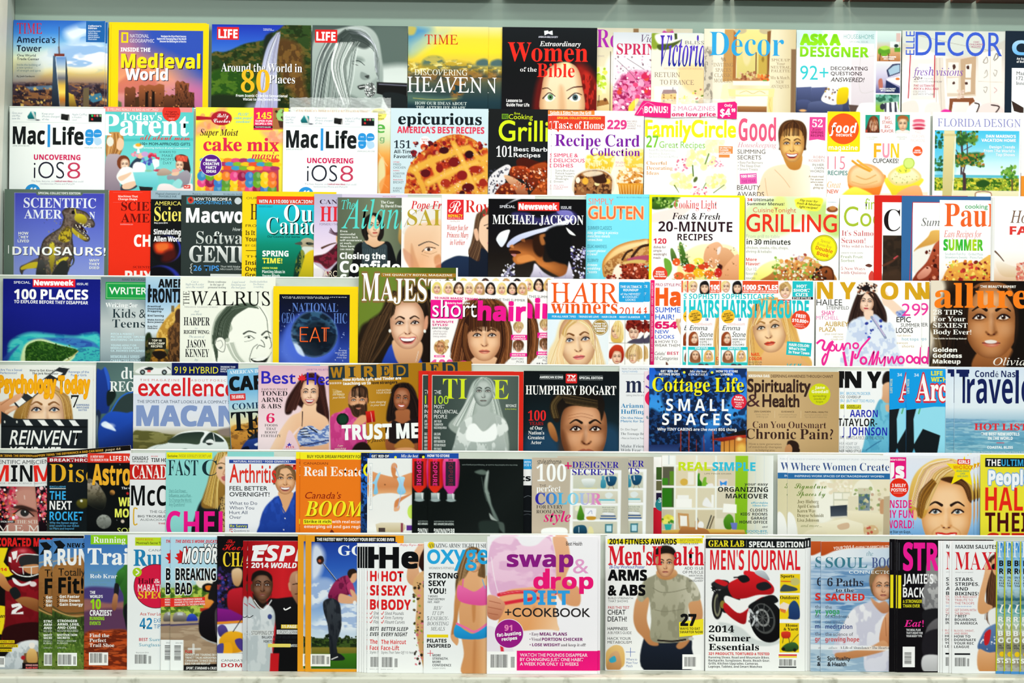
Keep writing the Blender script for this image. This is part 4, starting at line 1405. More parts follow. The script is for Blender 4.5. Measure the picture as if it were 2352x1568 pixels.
FC = mag(2, 2, 1480, 267, 1693, 'fdfdf8', 'washed-out white magazine with yellow title and pale flowers, wrapped with a pink price sticker', '''
@ 1480 320 1693 462
f fdfdf8
d 60 3 7 f4f4a0*.7,f8f8c8*.8,f0f090*.6,fcfce0 1580 345 1640 385
d 50 3 6 f4f4a8*.7,f8f8d0,eef090*.6 1545 400 1590 430
d 50 3 6 f0f098*.7,f8f8d0,f0ee80*.6 1625 402 1665 430
d 40 3 7 f8f8d0*.7,f4f4b0*.6 1620 318 1665 350
d 16 1.5 3 e87898,d84870,f0a0b8 1552 362 1582 394
d 14 1.2 2.6 f0a0b8,d880a8,e87898 1625 360 1662 382
d 14 1.2 2.6 e87898,d84870 1590 425 1622 450
d 10 1 2.4 f0a0b0,e890a8 1570 432 1625 448
l 3 6a8a38 1628 353 1620 376
l 3 5a7a30 1591 380 1593 404
l 3:1 6a7a38 1550 426 1560 442
e 1.5 5a6a30 1598 412 4 7 30
l 2 6a8a38 1622 420 1616 432
l 2 6a7a38 1664 424 1640 442
t K 1481 275 1690 314 f4f01c FamilyCircle
t b 1484 312 1512 339.5 7cc838 27
t r 1514 325 1619 340 8ccc58 Great Recipes
t z 1491 343 1557 363 b4b4b0 Food Truck Favorites,|Healthier Burgers,|Grilled Chicken & More
t S 1485 371 1545 402 e0a068 Cheerful|Decorating|Ideas
R e8904c 1651 335 1683 352
R e8904c 1651 354 1676 361
t b 1653 337 1680 351 fff SO PRETTY!|FLOWER|CUPCAKES
''')
mag(2, 1, 1692, 258, 1903, 'fdfbf4', 'white magazine with tall pink title and a smiling short-haired woman in a cream sweater', '''
@ 1740 262 1862 462
f fdfbf4
c 2 f8e4c4>f4d8b4 1740 462 1745 425 1760 392 1795 378 1850 378 1862 395 1862 462
v fff4e0 0 .6
l 1.5 d8a878*.7 1780 390 1800 410 1815 430
l 1.5 d8a878*.7 1758 410 1762 440 1768 462
c 2 d89a48>c07c30 1799 350 1840 350 1838 386 1812 386
c 3 5a3418>3a1c0c 1790 335 1788 300 1800 280 1820 275 1842 280 1852 300 1851 335 1846 345 1794 345
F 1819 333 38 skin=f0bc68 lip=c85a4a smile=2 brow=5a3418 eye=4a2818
c 3 5a3418>4a2810 1790 325 1789 298 1800 281 1820 276 1842 281 1852 298 1850 325 1846 305 1830 294 1806 296 1796 306
h 50 1.6 7a4c22,4a2810,2a140a 1790 312 1796 286 1820 276 / 1850 310 1846 286 1824 278
l 1 c8863c 1795 345 1796 355
t b 1696 273 1782 324 e85a80 Good
t I 1694 328 1783 339 d88aa0 Housekeeping
t r 1694 344 1758 367 5a4a4c SLIMMING|SECRETS
t r 1695 371 1752 392 8a7a78 • Easy Fat Burners|• The Sleep Diet|• Smart Treats
R e860b0 1700 399 1739 423 0 -3
t k/@-3 1702 402 1737 408 fff 100 BEST
t b/@-3 1704 413 1736 420 c83a90 THE YEAR
t r 1694 426 1756 452 4a3438 BEAUTY|AWARDS
Q e84898 1859 268 1896 268 1895 322 1877 319 1858 322
t S 1865 274 1889 291 fff 52
t I 1865 293 1886 299 8a1848 Easy
t b/c 1862 301 1891 313 8a1848 SPRING|RECIPES
t r/r 1858 357 1894 371 d09098 ROBIN|ROBERTS
t r/r 1861 375 1893 395 6a5a5c IN HER|OWN|WORDS
t q/r 1858 402 1892 432 8a6a50 A must-read|for anyone|who's ever|felt like|giving up
''')
mag(2, 2, 1900, 257, 2136, 'fefdf8', 'white cooking magazine with an orange disc logo and two frosted cupcakes', '''
@ 1930 362 2132 462
f fefdf8
p 2 fce8d0 1940 448 2132 440 2132 462 1940 462
c 2 f8a040>e86818 1950 410 2030 400 2028 425 2012 460 1970 462
c 3 fbe0b8>f4c888 1948 400 1960 382 1985 376 2010 382 2030 402 2025 425 1985 432 1952 424
k e8a060 10
l 3 e0a860*.8 1968 405 1990 412 2012 402
l 3 e0a860*.6 1958 418 1985 424 2015 416
l 5 e8a030 1958 370 1975 382 1998 393
l 5 f0b040 1970 369 1985 380 2002 390
c 3 f8f060>e8d820 1935 448 1960 430 1985 436 2008 450 2005 462 1930 462
c 2 f8ec48>e8c820 2036 408 2118 408 2110 430 2098 455 2060 458 2046 440
c 3 fdf6d8>f4e8a8 2040 405 2056 386 2085 380 2108 392 2116 408 2090 422 2056 424
k e8d080 8
c 3 f4ec50 2058 388 2080 376 2092 392 2070 398
e 1.5 d8ec80 2088 374 13 13
k a8c838 3
d 26 .8 1.4 7a9a38,a8a040 2050 386 2112 420
c 2 f8b888>f09848 2066 440 2100 425 2116 432 2116 462 2058 462
@ 1987 264 2020 305
f 1ea088
c 2 7a3c20>4a2018 1990 305 1992 285 1998 270 2008 266 2016 274 2019 295 2019 305
F 2006 288 13 skin=f8dcc0 lip=d0605a smile=1
h 16 2 7a3c20,4a2018,a85c30 2002 270 1996 285 1990 304 / 2008 270 2014 285 2018 302
r c04838 1987 298 1992 305
@ 2056 263 2089 305
f 1ea088
c 2 fbe8e4 2058 305 2062 298 2084 298 2089 305
F 2073 285 14 skin=f4c8a0 lip=c07060 smile=0
c 2 a86030 2060 280 2062 268 2072 264 2084 268 2086 280 2080 273 2066 273
@ 2093 272 2128 298
f fefdf8
e 1.5 e86a84 2110 277 14 5
e 1.5 f8c0cc 2110 282 15 3.4
e 1.5 d84868 2110 287 15 4
e 1.5 f8c8d0 2110 291 15 3
e 1.5 c02848 2110 294 13 3
R fce014 1900 257 1975 349 3
E f0581c 1937 296.5 35.5
t j/x 1905 289 1968 306 fff food
t b/x 1920 308.5 1957 314 fff network
t b/x 1903 337 1970 345 fff magazine
t z 1901 360 1941 390 e88098 115
t q 1902 393 1947 403 2c7c78 RECIPES
t I 1901 418 1932 432 e8a850 Great
t q 1901 436 1927 445 e0502c NEW
t q/c 2023 267 2052 304 c8484c BIG|STARS,|BIG|FLAVOR
t r/c 1990 314 2015 321 a8a8a0 CUCUMBER|SOUP
t r/c 2060 313 2083 320 a8a8a0 PINEAPPLE|SALSA
t z/c 2092 299 2124 325 f0b8c0 MAKE|YOUR OWN|MACAROONS
t b 2007 329 2024 362 f4b428 F
t b 2027 329 2043 362 f09ab0 U
t b 2046 329 2065 362 f8cc28 N
t q 2005 364 2064 374 2a2226 CUPCAKES!
E f05c28 2107.5 346 11.5
t k/c 2098 343 2117 351 fff SURPRISE!|HIDDEN TREAT
''')
mag(2, 1, 2142, 258, 2350, 'fdfdfb', 'white design magazine framing a pine tree by a turquoise sea', '''
@ 2147 300 2341 462
g 0 300 0 410 48c4ec 7ad8f0 c8f0f6 f4fbfb
c 14 3cbce8*.6 2147 300 2200 300 2190 400 2147 400
p 1 48b4cc>78ccd8 2147 402 2341 402 2341 409 2147 409
p 1.5 a8a828>788820 2147 409 2341 409 2341 438 2147 438
N e8d840 .5 8 5
N 3a6a1c .5 7 6
N c8d848*.7 .55 5 4
c 3 28521c 2245 418 2260 412 2275 420 2262 430 2244 428
l 4:6 4a3c44 2208 400 2210 350 2206 302
l 4:2 5a4048 2212 400 2222 350 2218 302
l 7:8 4a3438 2215 400 2216 420 2216 438
l 2 4a3c44 2210 370 2196 345
l 2 4a3c44 2214 345 2232 335
l 1.5 4a3c44 2208 330 2196 318
l 1.5 4a3c44 2208 312 2240 306
c 5 2c5a28 2194 320 2215 308 2225 325 2205 335
c 5 5a8a30 2220 318 2236 310 2246 322 2230 330
c 5 2c6430 2194 360 2225 352 2250 350 2262 358 2240 372 2200 380
d 90 1.5 4 2a5c28,4a8838,78a030,1c4a2c,a89030,b86830 2194 352 2260 382
d 40 1.5 3.5 2a5c28,4a8838,78a030,a89030 2196 302 2245 332
d 30 1.5 4 2a5c38,3a7840,1c4a3c 2147 300 2166 340
d 30 1.5 4 2a5c38,3a7840,1c4a3c 2147 360 2166 392
p 1 e8dcaa>d0c080 2168 300 2193 300 2187 462 2165 462
p 1 f8f0d0 2193 312 2196 312 2190 462 2187 462
p 1 d8c890 2166 308 2195 308 2195 313 2166 313
l 4 6a5a38 2326 438 2325 410 2323 390
d 30 2 5 5a9838,88b848,3a7828 2298 382 2336 408
l 2 6aa838 2322 378 2320 400
l 2 6aa838 2300 396 2312 388 2322 394
p 1 f4ecc8>e8e0b0 2190 438 2341 438 2341 462 2190 462
p 1 fff 2244 444 2276 444 2276 462 2244 462
l 2 a05a4c 2243 462 2243 442 2276 442 2276 462
t U 2153 273 2344 291 8a8ac8 FLORIDA DESIGN
t k/s8ad/r 2254 309 2333 325 fff DAN MARINO'S|VACATION HOME
t b/s8ad/r 2260 334 2331 358 fff Design Trends|From The World's|Top Shows
''')
mag(2, 2, 2345, 262, 2550, 'fdfaf4', 'sliver of a white magazine with an orange block at the frame edge, second tier', '''
R f0922c 2345 405 2550 462
R 8a5a50 2345 398 2346 462
''')


def film(parent, quads, seed):
    """crumpled clear wrapping: a wavy sheet just proud of the covers, in photo pixels"""
    rng = np.random.RandomState(seed)
    x0, y0, x1, y1, Y = quads
    nx, ny = 60, 16
    gx, gy = np.meshgrid(np.linspace(x0, x1, nx), np.linspace(y0, y1, ny))
    gy[0] += rng.rand(nx) * 2.5
    X, Z = at_many(gx, gy, Y)
    h = sum(np.sin(gx * rng.uniform(0.05, 0.5) + gy * rng.uniform(-0.9, 0.9) + rng.rand() * 6) for _ in range(7)) * 0.00035
    V = np.stack([X.ravel() - parent.location.x, (-0.0012 + np.clip(h, -0.001, 0.001)).ravel(), Z.ravel() - parent.location.z], 1)
    i = np.arange(nx * ny).reshape(ny, nx)
    F = np.stack([i[:-1, :-1].ravel(), i[1:, :-1].ravel(), i[1:, 1:].ravel(), i[:-1, 1:].ravel()], 1)
    me = bpy.data.meshes.new('plastic_film'); me.from_pydata(V.tolist(), [], F.tolist()); me.materials.append(M_FILM)
    for p in me.polygons: p.use_smooth = True
    o = bpy.data.objects.new('plastic_film', me); o.parent = parent; COL.objects.link(o)
    o['label'] = 'clear crinkled plastic wrapping'
    return o


M_FILM = material('clear_film', (0.9, 0.93, 0.92), 0.12, 0.6, alpha=0.34)
film(CE, (665, 223, 898, 262, CE.location.y), 5)
film(FC, (1458, 226, 1694, 276, FC.location.y), 9)


def sticker(parent, pts, col, name, ops, lift, label):
    """a printed panel on the wrapping: a thin sheet with lettering"""
    Y = parent.location.y - lift
    cv = Cover(Y)
    cv.shape(pts, col); cv.run(ops, (0, 0, 10, 10), 1)
    V = np.concatenate(cv.V); Z = np.concatenate(cv.Z); T = np.concatenate(cv.T); C = np.concatenate(cv.C)
    X, ZZ = at_many(V[:, 0], V[:, 1], Y)
    P = np.stack([X - parent.location.x, -lift - Z, ZZ - parent.location.z], 1)
    a, b, c = P[T[:, 0]], P[T[:, 1]], P[T[:, 2]]
    f = ((b[:, 0] - a[:, 0]) * (c[:, 2] - a[:, 2]) - (b[:, 2] - a[:, 2]) * (c[:, 0] - a[:, 0])) < 0
    T[f] = T[f][:, ::-1]
    o = bpy.data.objects.new(name, mesh_from(name, P, T, C, M_PRINT)); o.parent = parent; COL.objects.link(o)
    o['label'] = label


sticker(FC, [(1457, 264), (1474, 236), (1478, 231), (1541, 238), (1540, 271), (1482, 268)], 'e8207c', 'price_sticker', '''
t k 1480 244 1534 259 fff BONUS!
L f8a0c8 1 1470 250 1480 240 1490 236 1510 246
L fbd0e0 1 1463 262 1475 248 1478 262
''', 0.0024, 'pink wrapper panel reading BONUS')
sticker(FC, [(1541, 240), (1648, 236), (1648, 268), (1541, 270)], 'fbeaf0', 'price_sticker', '''
t z 1546 244 1642 254 d87098 2 MAGAZINES
t k 1543 258 1644 267 d82868 one low price
''', 0.0024, 'pale wrapper panel offering one low price')
sticker(FC, [(1648, 236), (1688, 233), (1693, 238), (1692, 273), (1648, 272)], 'e8207c', 'price_sticker', '''
t b 1664 239 1682 245 fff Only
t k 1654 249 1678 267 fff $4
t k 1680 249 1689 257 fff 99
''', 0.0024, 'pink wrapper panel with the price')
# ------------------------------------------------------------------ tier 3
mag(3, 1, 10, 435, 249, '5c6e62', 'grey-bordered science magazine with a roaring yellow dinosaur on blue', '''
@ 32 443 240 652
g 0 443 0 652 4044b4 5a68c8 7484d4 9aa8e0
c 2 6a5a48>3a3a34 60 606 90 592 96 600 92 616 70 616 56 622 52 632 46 622 48 612
c 1.5 c8b428 50 614 70 604 90 602 90 614 62 618 50 620
c 2 706058>4a4a44 92 628 88 600 94 570 100 552 112 540 130 528 140 520 146 500 142 486 152 478 166 476 178 480 196 486 206 496 216 508 217 518 210 522 190 518 178 514 172 518 180 524 190 530 204 542 206 550 200 554 190 550 176 536 168 524 166 540 168 560 172 580 164 600 154 628 120 640 100 636
N 4a3830*.7 .5 7 7
N 8a7868*.6 .55 5 5
k 2c2824 5
c 2 d8c828>8a7a20 172 494 182 490 194 494 200 504 194 514 182 512 172 504
c 3 c8b020*.9 142 530 158 520 164 536 160 552 146 556 134 548
N 5a4a20 .55 4 6
c 2 c8b830>988420 166 522 176 530 196 544 200 550 190 550 176 542 166 532
c 3 d8c838>7a6a20 114 562 124 558 128 580 124 610 120 626 114 600
c 2 d0c030 130 600 150 590 158 592 142 606 132 608
e 1 181410 168 487 4.5 4.5
l 3 c8b828 172 480 174 490 180 494
c 1.5 2a1410 176 514 190 520 200 534 188 528 172 518
d 22 .8 1.4 f4f0d8 174 512 212 522
d 14 .8 1.3 f0e8d0 178 526 202 546
l 5:3 3c4038 166 580 170 596 168 606
l 2 30342e 168 606 162 612 158 614
c 2 2c2e2c 120 630 140 600 156 604 152 640 118 652
c 2 4a4a48>262826 84 636 88 604 98 596 106 616 104 640
d 70 .8 2 4a4030*.6,b0a040*.5,2c2824*.5 96 500 170 620
l 1 a0a4c0 32 443 240 443
l 1 a0a4c0 33 443 33 652
l 1 a0a4c0 239 443 239 652
Q 5c6e62 82 436 190 436 190 445 186 449 85 449 82 445
t b 87 441 184 446 eef2ee SPECIAL COLLECTOR'S EDITION
t S 54 455 220 477 e4e8f4 SCIENTIFIC
t S 55 482 142 502 e4e8f4 AMER
t S 205 486 218 502 e4e8f4 N
t b/c/s 41 533 67 557 f4f6f4 HOW|THEY|LIVED
t b/s 29 567 243 586 f4f6f4 DINOSAURS!
t b/c/s 205 594 230 617 f4f6f4 WHY|THEY|DIED
R d8dcd8 19 564 21 583
''')
mag(3, 0, 250, 438, 462, 'f03018', 'red science magazine with faint dark serif title, half covered by a black one', '''
R f8605a 259 442 327 442.6
R f8605a 259 465 327 465.6
t b 271 449 316 460 fce8e0 Machines That|Change Shape
t S 278 464 440 484 6a0c08 SCIENTIFIC
t S 278 491 436 511 6a0c08 AMERICAN
t n 276 514 305 517 fcc ScientificAmerican.com
t k 308 539 360 566 fcf4f0 CHI
t S 306 611 360 616 8a100c SCIENTISTS
t k 288 622 420 646 fcf4f0 PHYSICS
''')
mag(3, 1, 346, 438, 560, '101214', 'black science magazine with a glowing red planet and yellow title', '''
@ 346 520 420 652
f 101214
e 3 2a34a0 384 572 33 31
e 4 120c10 380 573 32 31
c 8 d83a18 355 560 380 555 398 562 396 580 376 584 358 580
c 6 f07a30*.8 360 562 385 560 384 574 364 576
c 10 4a1410 380 578 402 574 404 592 386 602 372 598
e 4 2a34a0 372 650 46 40
e 6 0a0a10 364 654 44 42
R 9ab2c0 346 438 560 458
t r/c 357 443 413 454 2c4450 Magical chemistry of|INVISIBLE INK
t r 442 443 486 447 2c4450 Race to stop the
t r 512 443 560 447 2c4450 Art decodes the brain
t r 355 463 426 472 f4e468 AMERICAN
t S 354 476 470 508 f4e468 Scientist
t b 354 511 385 514 fff May–June 2014
t k 353 527 426 555 f8f8f8 Simulating|Alien Worlds
''')
mag(3, 2, 416, 449, 632, '2e3836', 'charcoal computer magazine with silver slab lettering', '''
@ 427 452 445 470
f 2e3836
r 3a8a90 428 453 444 469 1
c 1 d8382c 431 456 440 453 444 462 438 468 432 464
e 1 6a2018 437 460 3 3
t q 445 454 531 461 f4f8f8 HOW TO BECOME A
t q 445 462 532 469 4aa8ec PODCASTING STAR
E c8d0d4 546 461 8
t k 427 478 612 511 f8f8f8 Macworld
t P 534 522 562 530 c8d0cc How to
t R 451 532 590 560 e8ece8>b8beba Software
t B 435 565 600 602 f0f2f0>b4bab6 GENIUS
t q 445 610 504 622 4a9cec 26 TIPS
t n 507 610 572 620 d0d8d4 That Will Make Your|Microsoft Office, App
L d8dcd8 1.4 443 606 439 608 440 614 437 616 440 619 439 626 443 628
R e0e4e0 484 629 556 634
''')
mag(3, 3, 556, 440, 772, 'f8d418', 'plain yellow history magazine with brown lettering', '''
t r 565 453 640 458 6a5020 OUR STORIES
t R 575 469 680 505 4a2a14 HISTORY
t r 564 516 600 522 4a2c14 FROM
t b 564 530 600 555 3a2010 Is It In|Your
t r 564 562 600 567 4a2c14 BY GENE
R 4a2c14 565 575.5 600 577
t r 565 587 600 592 4a2c14 THE
t b 564 599 606 637 3a2010 Inside|Over|Great
''')
mag(3, 4, 589, 451, 800, '14a098', 'teal and green magazine with a yellow-bellied bird on its cover', '''
@ 589 470 724 652
g 0 470 0 652 18c0d8 18b4b8 0c8c74 0a6a4c 0c6040
c 1.5 c0b498>8a7858 690 560 694 550 706 546 718 550 724 560 724 580 706 580 696 572
c 1.5 3a4038 702 558 712 556 722 560 710 563
e 1 111 706 558 2 2
c 1.2 4a5048 677 559 692 555 694 562 684 562
c 3 d8dcd4 694 568 708 566 724 570 724 590 704 594 696 582
c 3 e8c820>a8a018 700 586 724 578 724 652 680 652 686 620
c 3 1c4030>0c2c20 692 574 700 584 694 610 684 640 674 652 680 600
N f0d838*.5 .5 5 10
R f03a20 589 451 760 470
t b/o700 594 459 718 467 fff WIN A $10,000 VACATION!
t n 594 473 626 477 0a4a5a READER'S DIGEST
t R/s 652 470 740 509 f4fcfc Our
t R/s 612 500 756 537 f4fcfc Canada
t q 614 541 689 546 083c3c Our Country, Our Stories
t k 603 576 663 589 f4fcf8 SPRING
t k 603 593 649 605 f4ec4a TIME!
t k 603 614 638 618 d8ec4a GREEN THUMB
t b 603 621 655 637 ecf8f4 Planting Ideas in|Young Minds
''')
mag(3, 5, 721, 446, 936, 'd8cce4', 'lilac history magazine with a red serif letter and wind-blown dark red cloak', '''
@ 721 446 785 652
g 0 446 0 652 b8b4cc c8bcdc dccce8 ecd8ec fff 8a6a78
c 3 3a1820>6a1828 721 590 745 584 762 572 780 555 785 560 785 652 760 640 745 620 724 606
N 8a2038*.8 .5 9 7
c 3 c8bcd0 721 604 736 606 750 618 762 612 775 600 780 606 756 624 740 618
c 3 181014 760 622 785 600 785 652 750 652
e 2 e8b070 780 548 8 14
l 5:2 5a3a30 740 570 758 562 772 558
h 16 1.4 3a2030,5a3848 785 530 770 535 760 524 / 785 545 768 540 755 535
c 3 e8e0e4 721 622 738 620 742 634 730 652 721 652
t R 734 459 830 469 3a2038 CANADA'S
t S 735 475 900 509 e02838 HISTORY
t n 734 513 800 518 6a5a78 FORMERLY THE BEAVER
t r 744 622 800 636 e8d8c0 ARCTIC
t r 878 450 908 452 c04058 SPECIAL ISSUE
''')
mag(3, 6, 775, 454, 990, '66705a', 'olive magazine with a turquoise italic title and a dark-haired woman in a black dress', '''
@ 775 454 925 652
g 775 0 925 0 5a6450 66705a 7a8468 5c6650
t
'''.replace('\nt\n', '\n') + '''
c 2 16181a>0a0c0e 810 600 816 566 832 556 850 562 868 566 886 554 900 564 912 608 914 652 808 652
t2
'''.replace('t2\n', '') + '''
c 2 16120f 836 545 830 530 834 508 844 495 858 489 872 494 880 510 882 532 878 548 866 556 848 556
c 1.5 f0c8a4>e0b088 846 538 866 538 868 552 884 556 862 568 846 562 832 556 846 550
F 859 520 24 skin=f0cca8 lip=c84a3c tilt=-3 yaw=.2 eye=3a2c20
h 40 2 0e0c0a,241c18,16120f 856 491 840 505 834 535 840 552 / 852 494 846 510 842 530 846 550
h 40 2 0e0c0a,241c18,16120f 858 490 876 505 880 530 874 552 / 862 494 872 510 874 530 868 548
c 2 39484e>1c2528 832 560 846 564 862 572 884 560 892 580 894 652 828 652
'''+'\n'.join('l 1 5a6a70*.7 %d 572 %d 650'%(834+i*5,830+i*6) for i in range(11))+'''
c 3 0e1012 812 600 818 572 830 562 832 600 826 652 808 652
c 3 0e1012 890 564 902 574 912 610 914 652 896 652
c 4 c8a868>a07838 918 515 925 510 925 560 915 550
c 3 121416 912 590 925 575 925 652 910 652
t I 784 460 814 481 58d8cc The
t I 784 460 972 525 58d8cc Atlantic
c2
'''.replace('c2\n', '') + '''
t S 874 461 924 476 f4f6f0 The Case|By David Frum
t S 781 529 831 575 eef0e8 Even|successful|women lack|self-assurance|at work.|Men have|too much.
t k 781 581 886 595 f8faf6 Closing the
t k 781 600 985 626 f8faf6 Confidence
t k 781 630 830 655 f8faf6 Gap
''')
mag(3, 7, 922, 454, 1140, 'f6f4f0', 'white magazine with half a smiling elderly man in a skullcap and gold capitals', '''
@ 922 454 1016 652
f f6f4f0
c 2 e8e2dc 930 520 938 500 955 488 980 476 1016 472 1016 540 930 540
l 1 8a7a70 928 522 940 500 960 484 985 475 1016 472
c 4 f0d0b0>e8b890>d89868 932 530 945 518 975 512 1016 512 1016 652 958 652 942 620 930 585 928 550
v fce4c8*.7 20 .5
c 4 d8a080 936 578 926 572 930 596 942 614 950 620 948 590
c 5 c88a60*.6 945 560 955 590 965 620 958 640 944 610
c 4 c8804e*.7 998 590 1010 584 1012 600 1000 606
c 6 d89870*.8 1000 600 1016 595 1016 640 1005 630
l 3:1.5 5a4a40 962 564 985 555 1008 564
l 2 5a3828 970 578 982 568 1000 570
e 1.5 f4ece4 984 573 9 3.5
e 1 3a2a24 985 573 4 4
l 1 a87850*.8 975 580 990 583 1004 578
l 1 b88860*.7 968 584 985 590
c 4 b86a48*.8 1002 612 1016 606 1016 620 1008 624
e 5 7a2a1a*.6 1014 645 14 8
t J 943 462 1060 480 d83038 Pope Francis
t R 935 482 1080 518 b8a030 SAINT
''')
mag(3, 8, 1014, 448, 1228, 'fafaf8', 'white royal magazine with a red crest square and a woman in a navy coat', '''
@ 1076 454 1126 652
f fafaf8
c 3 6a4a34>3a241a 1092 500 1100 488 1126 484 1126 600 1090 620 1060 600 1078 570 1086 540
h 50 2 7a5a40,4a3224,8a6848,3a241a 1100 490 1086 550 1064 600 / 1115 488 1104 570 1080 640
c 2 f0c8a8 1104 505 1126 498 1126 578 1112 568 1100 545
c 2 e8b898 1088 530 1096 526 1100 548 1094 552
l 2:1 4a3228 1112 518 1126 513
e 1 3a2a24 1121 524 4 2.5
e 1 e8a0a0 1124 558 5 3
c 3 141c2c>101828 1014 610 1040 592 1070 586 1100 600 1106 570 1126 590 1126 652 1014 652
@ 1014 585 1077 652
f fafaf8
c 3 1c2e4c>142038 1010 612 1038 592 1062 588 1090 600 1090 660 1010 660
R e02830 1026.5 459 1064.5 505
t c 1030 462 1060 489 fbeaea R
t k 1029 493 1062 499 f8d830 ROYALTY
t n 1029 500 1062 503.5 fbd0d0 MONTHLY
t r 1034 507 1056 510 a66 April/May 2014
t R 1068 460 1180 488 d82c28 Royalty
t J/c 1026 517 1076 563 d02830 Winter fun for|Princess Mary|in Verbier
''')
mag(3, 9, 1121.5, 457, 1346, '0e0d10', 'black magazine with a performer in a white-brimmed hat and sparkling jacket', '''
g 0 457 0 652 08080a 0c0a10 18120f 2a2620
c 6 3a3478*.8 1175 490 1210 488 1240 500 1300 480 1330 500 1300 515 1200 512
c 3 8a84d8*.8 1278 484 1310 484 1318 500 1296 500
l 2 8a88d0*.7 1290 484 1310 486 1316 500 1312 512
c 1.5 fff>dfe4f4 1143 558 1140 548 1150 534 1170 528 1168 540 1162 556 1152 568
c 1.5 f4f6ff>b8c0e8 1164 564 1172 552 1190 540 1220 530 1260 520 1290 508 1316 502 1300 514 1270 526 1230 538 1196 552 1170 568
c 3 e8e8f4 1162 470 1180 462 1195 457 1185 457 1166 468 1163 478
c 4 5a2c14>b86a30>c87838>7a4018 1172 570 1200 554 1222 550 1245 560 1250 600 1290 600 1310 625 1300 640 1275 630 1240 610 1226 598 1200 606 1185 606 1178 596 1180 586 1173 580
v 3a1808*.9 -60 .45
c 5 2a1408 1225 545 1245 540 1250 580 1240 590 1226 575
c 4 e0904a*.8 1190 590 1215 585 1230 596 1210 602 1190 602
c 2 c88048 1170 566 1178 562 1180 570
c 1.5 3a1408 1170 576 1190 576 1196 582 1176 584
c 1.5 b87878 1174 584 1186 584 1182 590
c 2 8a5028 1196 552 1204 548 1206 556
c 4 a86430 1240 540 1258 538 1258 556 1244 562
c 3 1c0e08 1248 545 1258 545 1256 558
c 5 0a0a0c 1255 530 1305 520 1312 580 1308 606 1262 590
c 3 f4f0ff>8a84a0 1230 605 1250 625 1275 636 1300 628 1308 600 1312 652 1222 652 1225 620
l 2 a8a0c0 1240 625 1255 652
l 2 a8a0c0 1300 632 1296 652
d 60 1.2 3 e8e8ff,b8b4d8,6a64a0,3a3468 1312 566 1346 652
d 26 1.2 3 fff,c8c4e8,5a5490 1312 566 1344 590
d 26 1.5 3 f4f4ff,8a88a8,4a4868 1154 606 1182 652
l 5 8a88a8 1182 606 1168 622 1158 652
d 18 1.2 2.4 fff,c8c8e0 1156 606 1182 650
c 2 fff 1300 522 1312 530 1322 540 1308 536
R e83028 1189 464 1284 484
t q 1147 472 1183 478 e0e0e8 SPECIAL
t H 1191 467.5 1279 481 fff Newsweek
t q 1288 473 1312 479 e0e0e8 ISSUE
t S 1131 494 1340 515 fcfcfc MICHAEL JACKSON
''')
mag(3, 0, 1346, 446, 1560, '7ce2f6', 'sky-blue food magazine with a burger bun rising from its lower corner', '''
@ 1378 548 1492 652
g 0 548 0 652 80e4f8 70dcf4
c 2 fbe4b0>e8a850 1384 608 1392 588 1412 568 1440 556 1470 550 1492 550 1492 600 1440 610 1400 630 1388 636
k c87828 8
c 3 c88a48>8a5428 1388 612 1410 590 1440 575 1492 562 1492 606 1440 612 1400 640
N e0b070*.8 .5 5 4
l 5 3a2014 1430 596 1440 580 1452 574
l 6 3a2014 1452 590 1470 568 1490 562
c 2 b04868 1440 596 1465 588 1492 586 1492 596 1460 602
c 2 d8b868 1434 602 1460 596 1485 598 1470 606 1440 608
c 2 a83c20>6a1c10 1410 652 1418 620 1440 606 1470 606 1490 622 1492 652
c 3 fbecd8 1410 620 1424 606 1430 630 1420 652 1406 652
d 120 1.2 3 e07858,c84830,8a2414,f8b8a0,5a140c 1424 606 1488 652
d 40 1.2 3 c84830,f8b0a0,7a2010 1392 632 1416 652
t r 1416 452 1510 455 3a90b0 BONUS GLUTEN FREE COOKBOOK
t r 1351 456 1409 470 f08878 SIMPLY
t q/ofbd0a0 1351 474 1477 503 f0703c GLUTEN
t n 1350 520 1405 528 1c5a7a SUMMER CLASSICS
t j 1349 532 1420 554 f4fcff bbq, grilling & picnics|meatless meals|smoothies
t n 1349 563 1394 570 1c5a7a CELIAC AWARENESS
t j 1349 574 1392 587 f4fcff expert gluten?|a trend?
t n 1349 595 1375 602 1c5a7a CELEBRATE!
t j 1349 606 1380 628 f4fcff dream|  wedding|feasts
''')
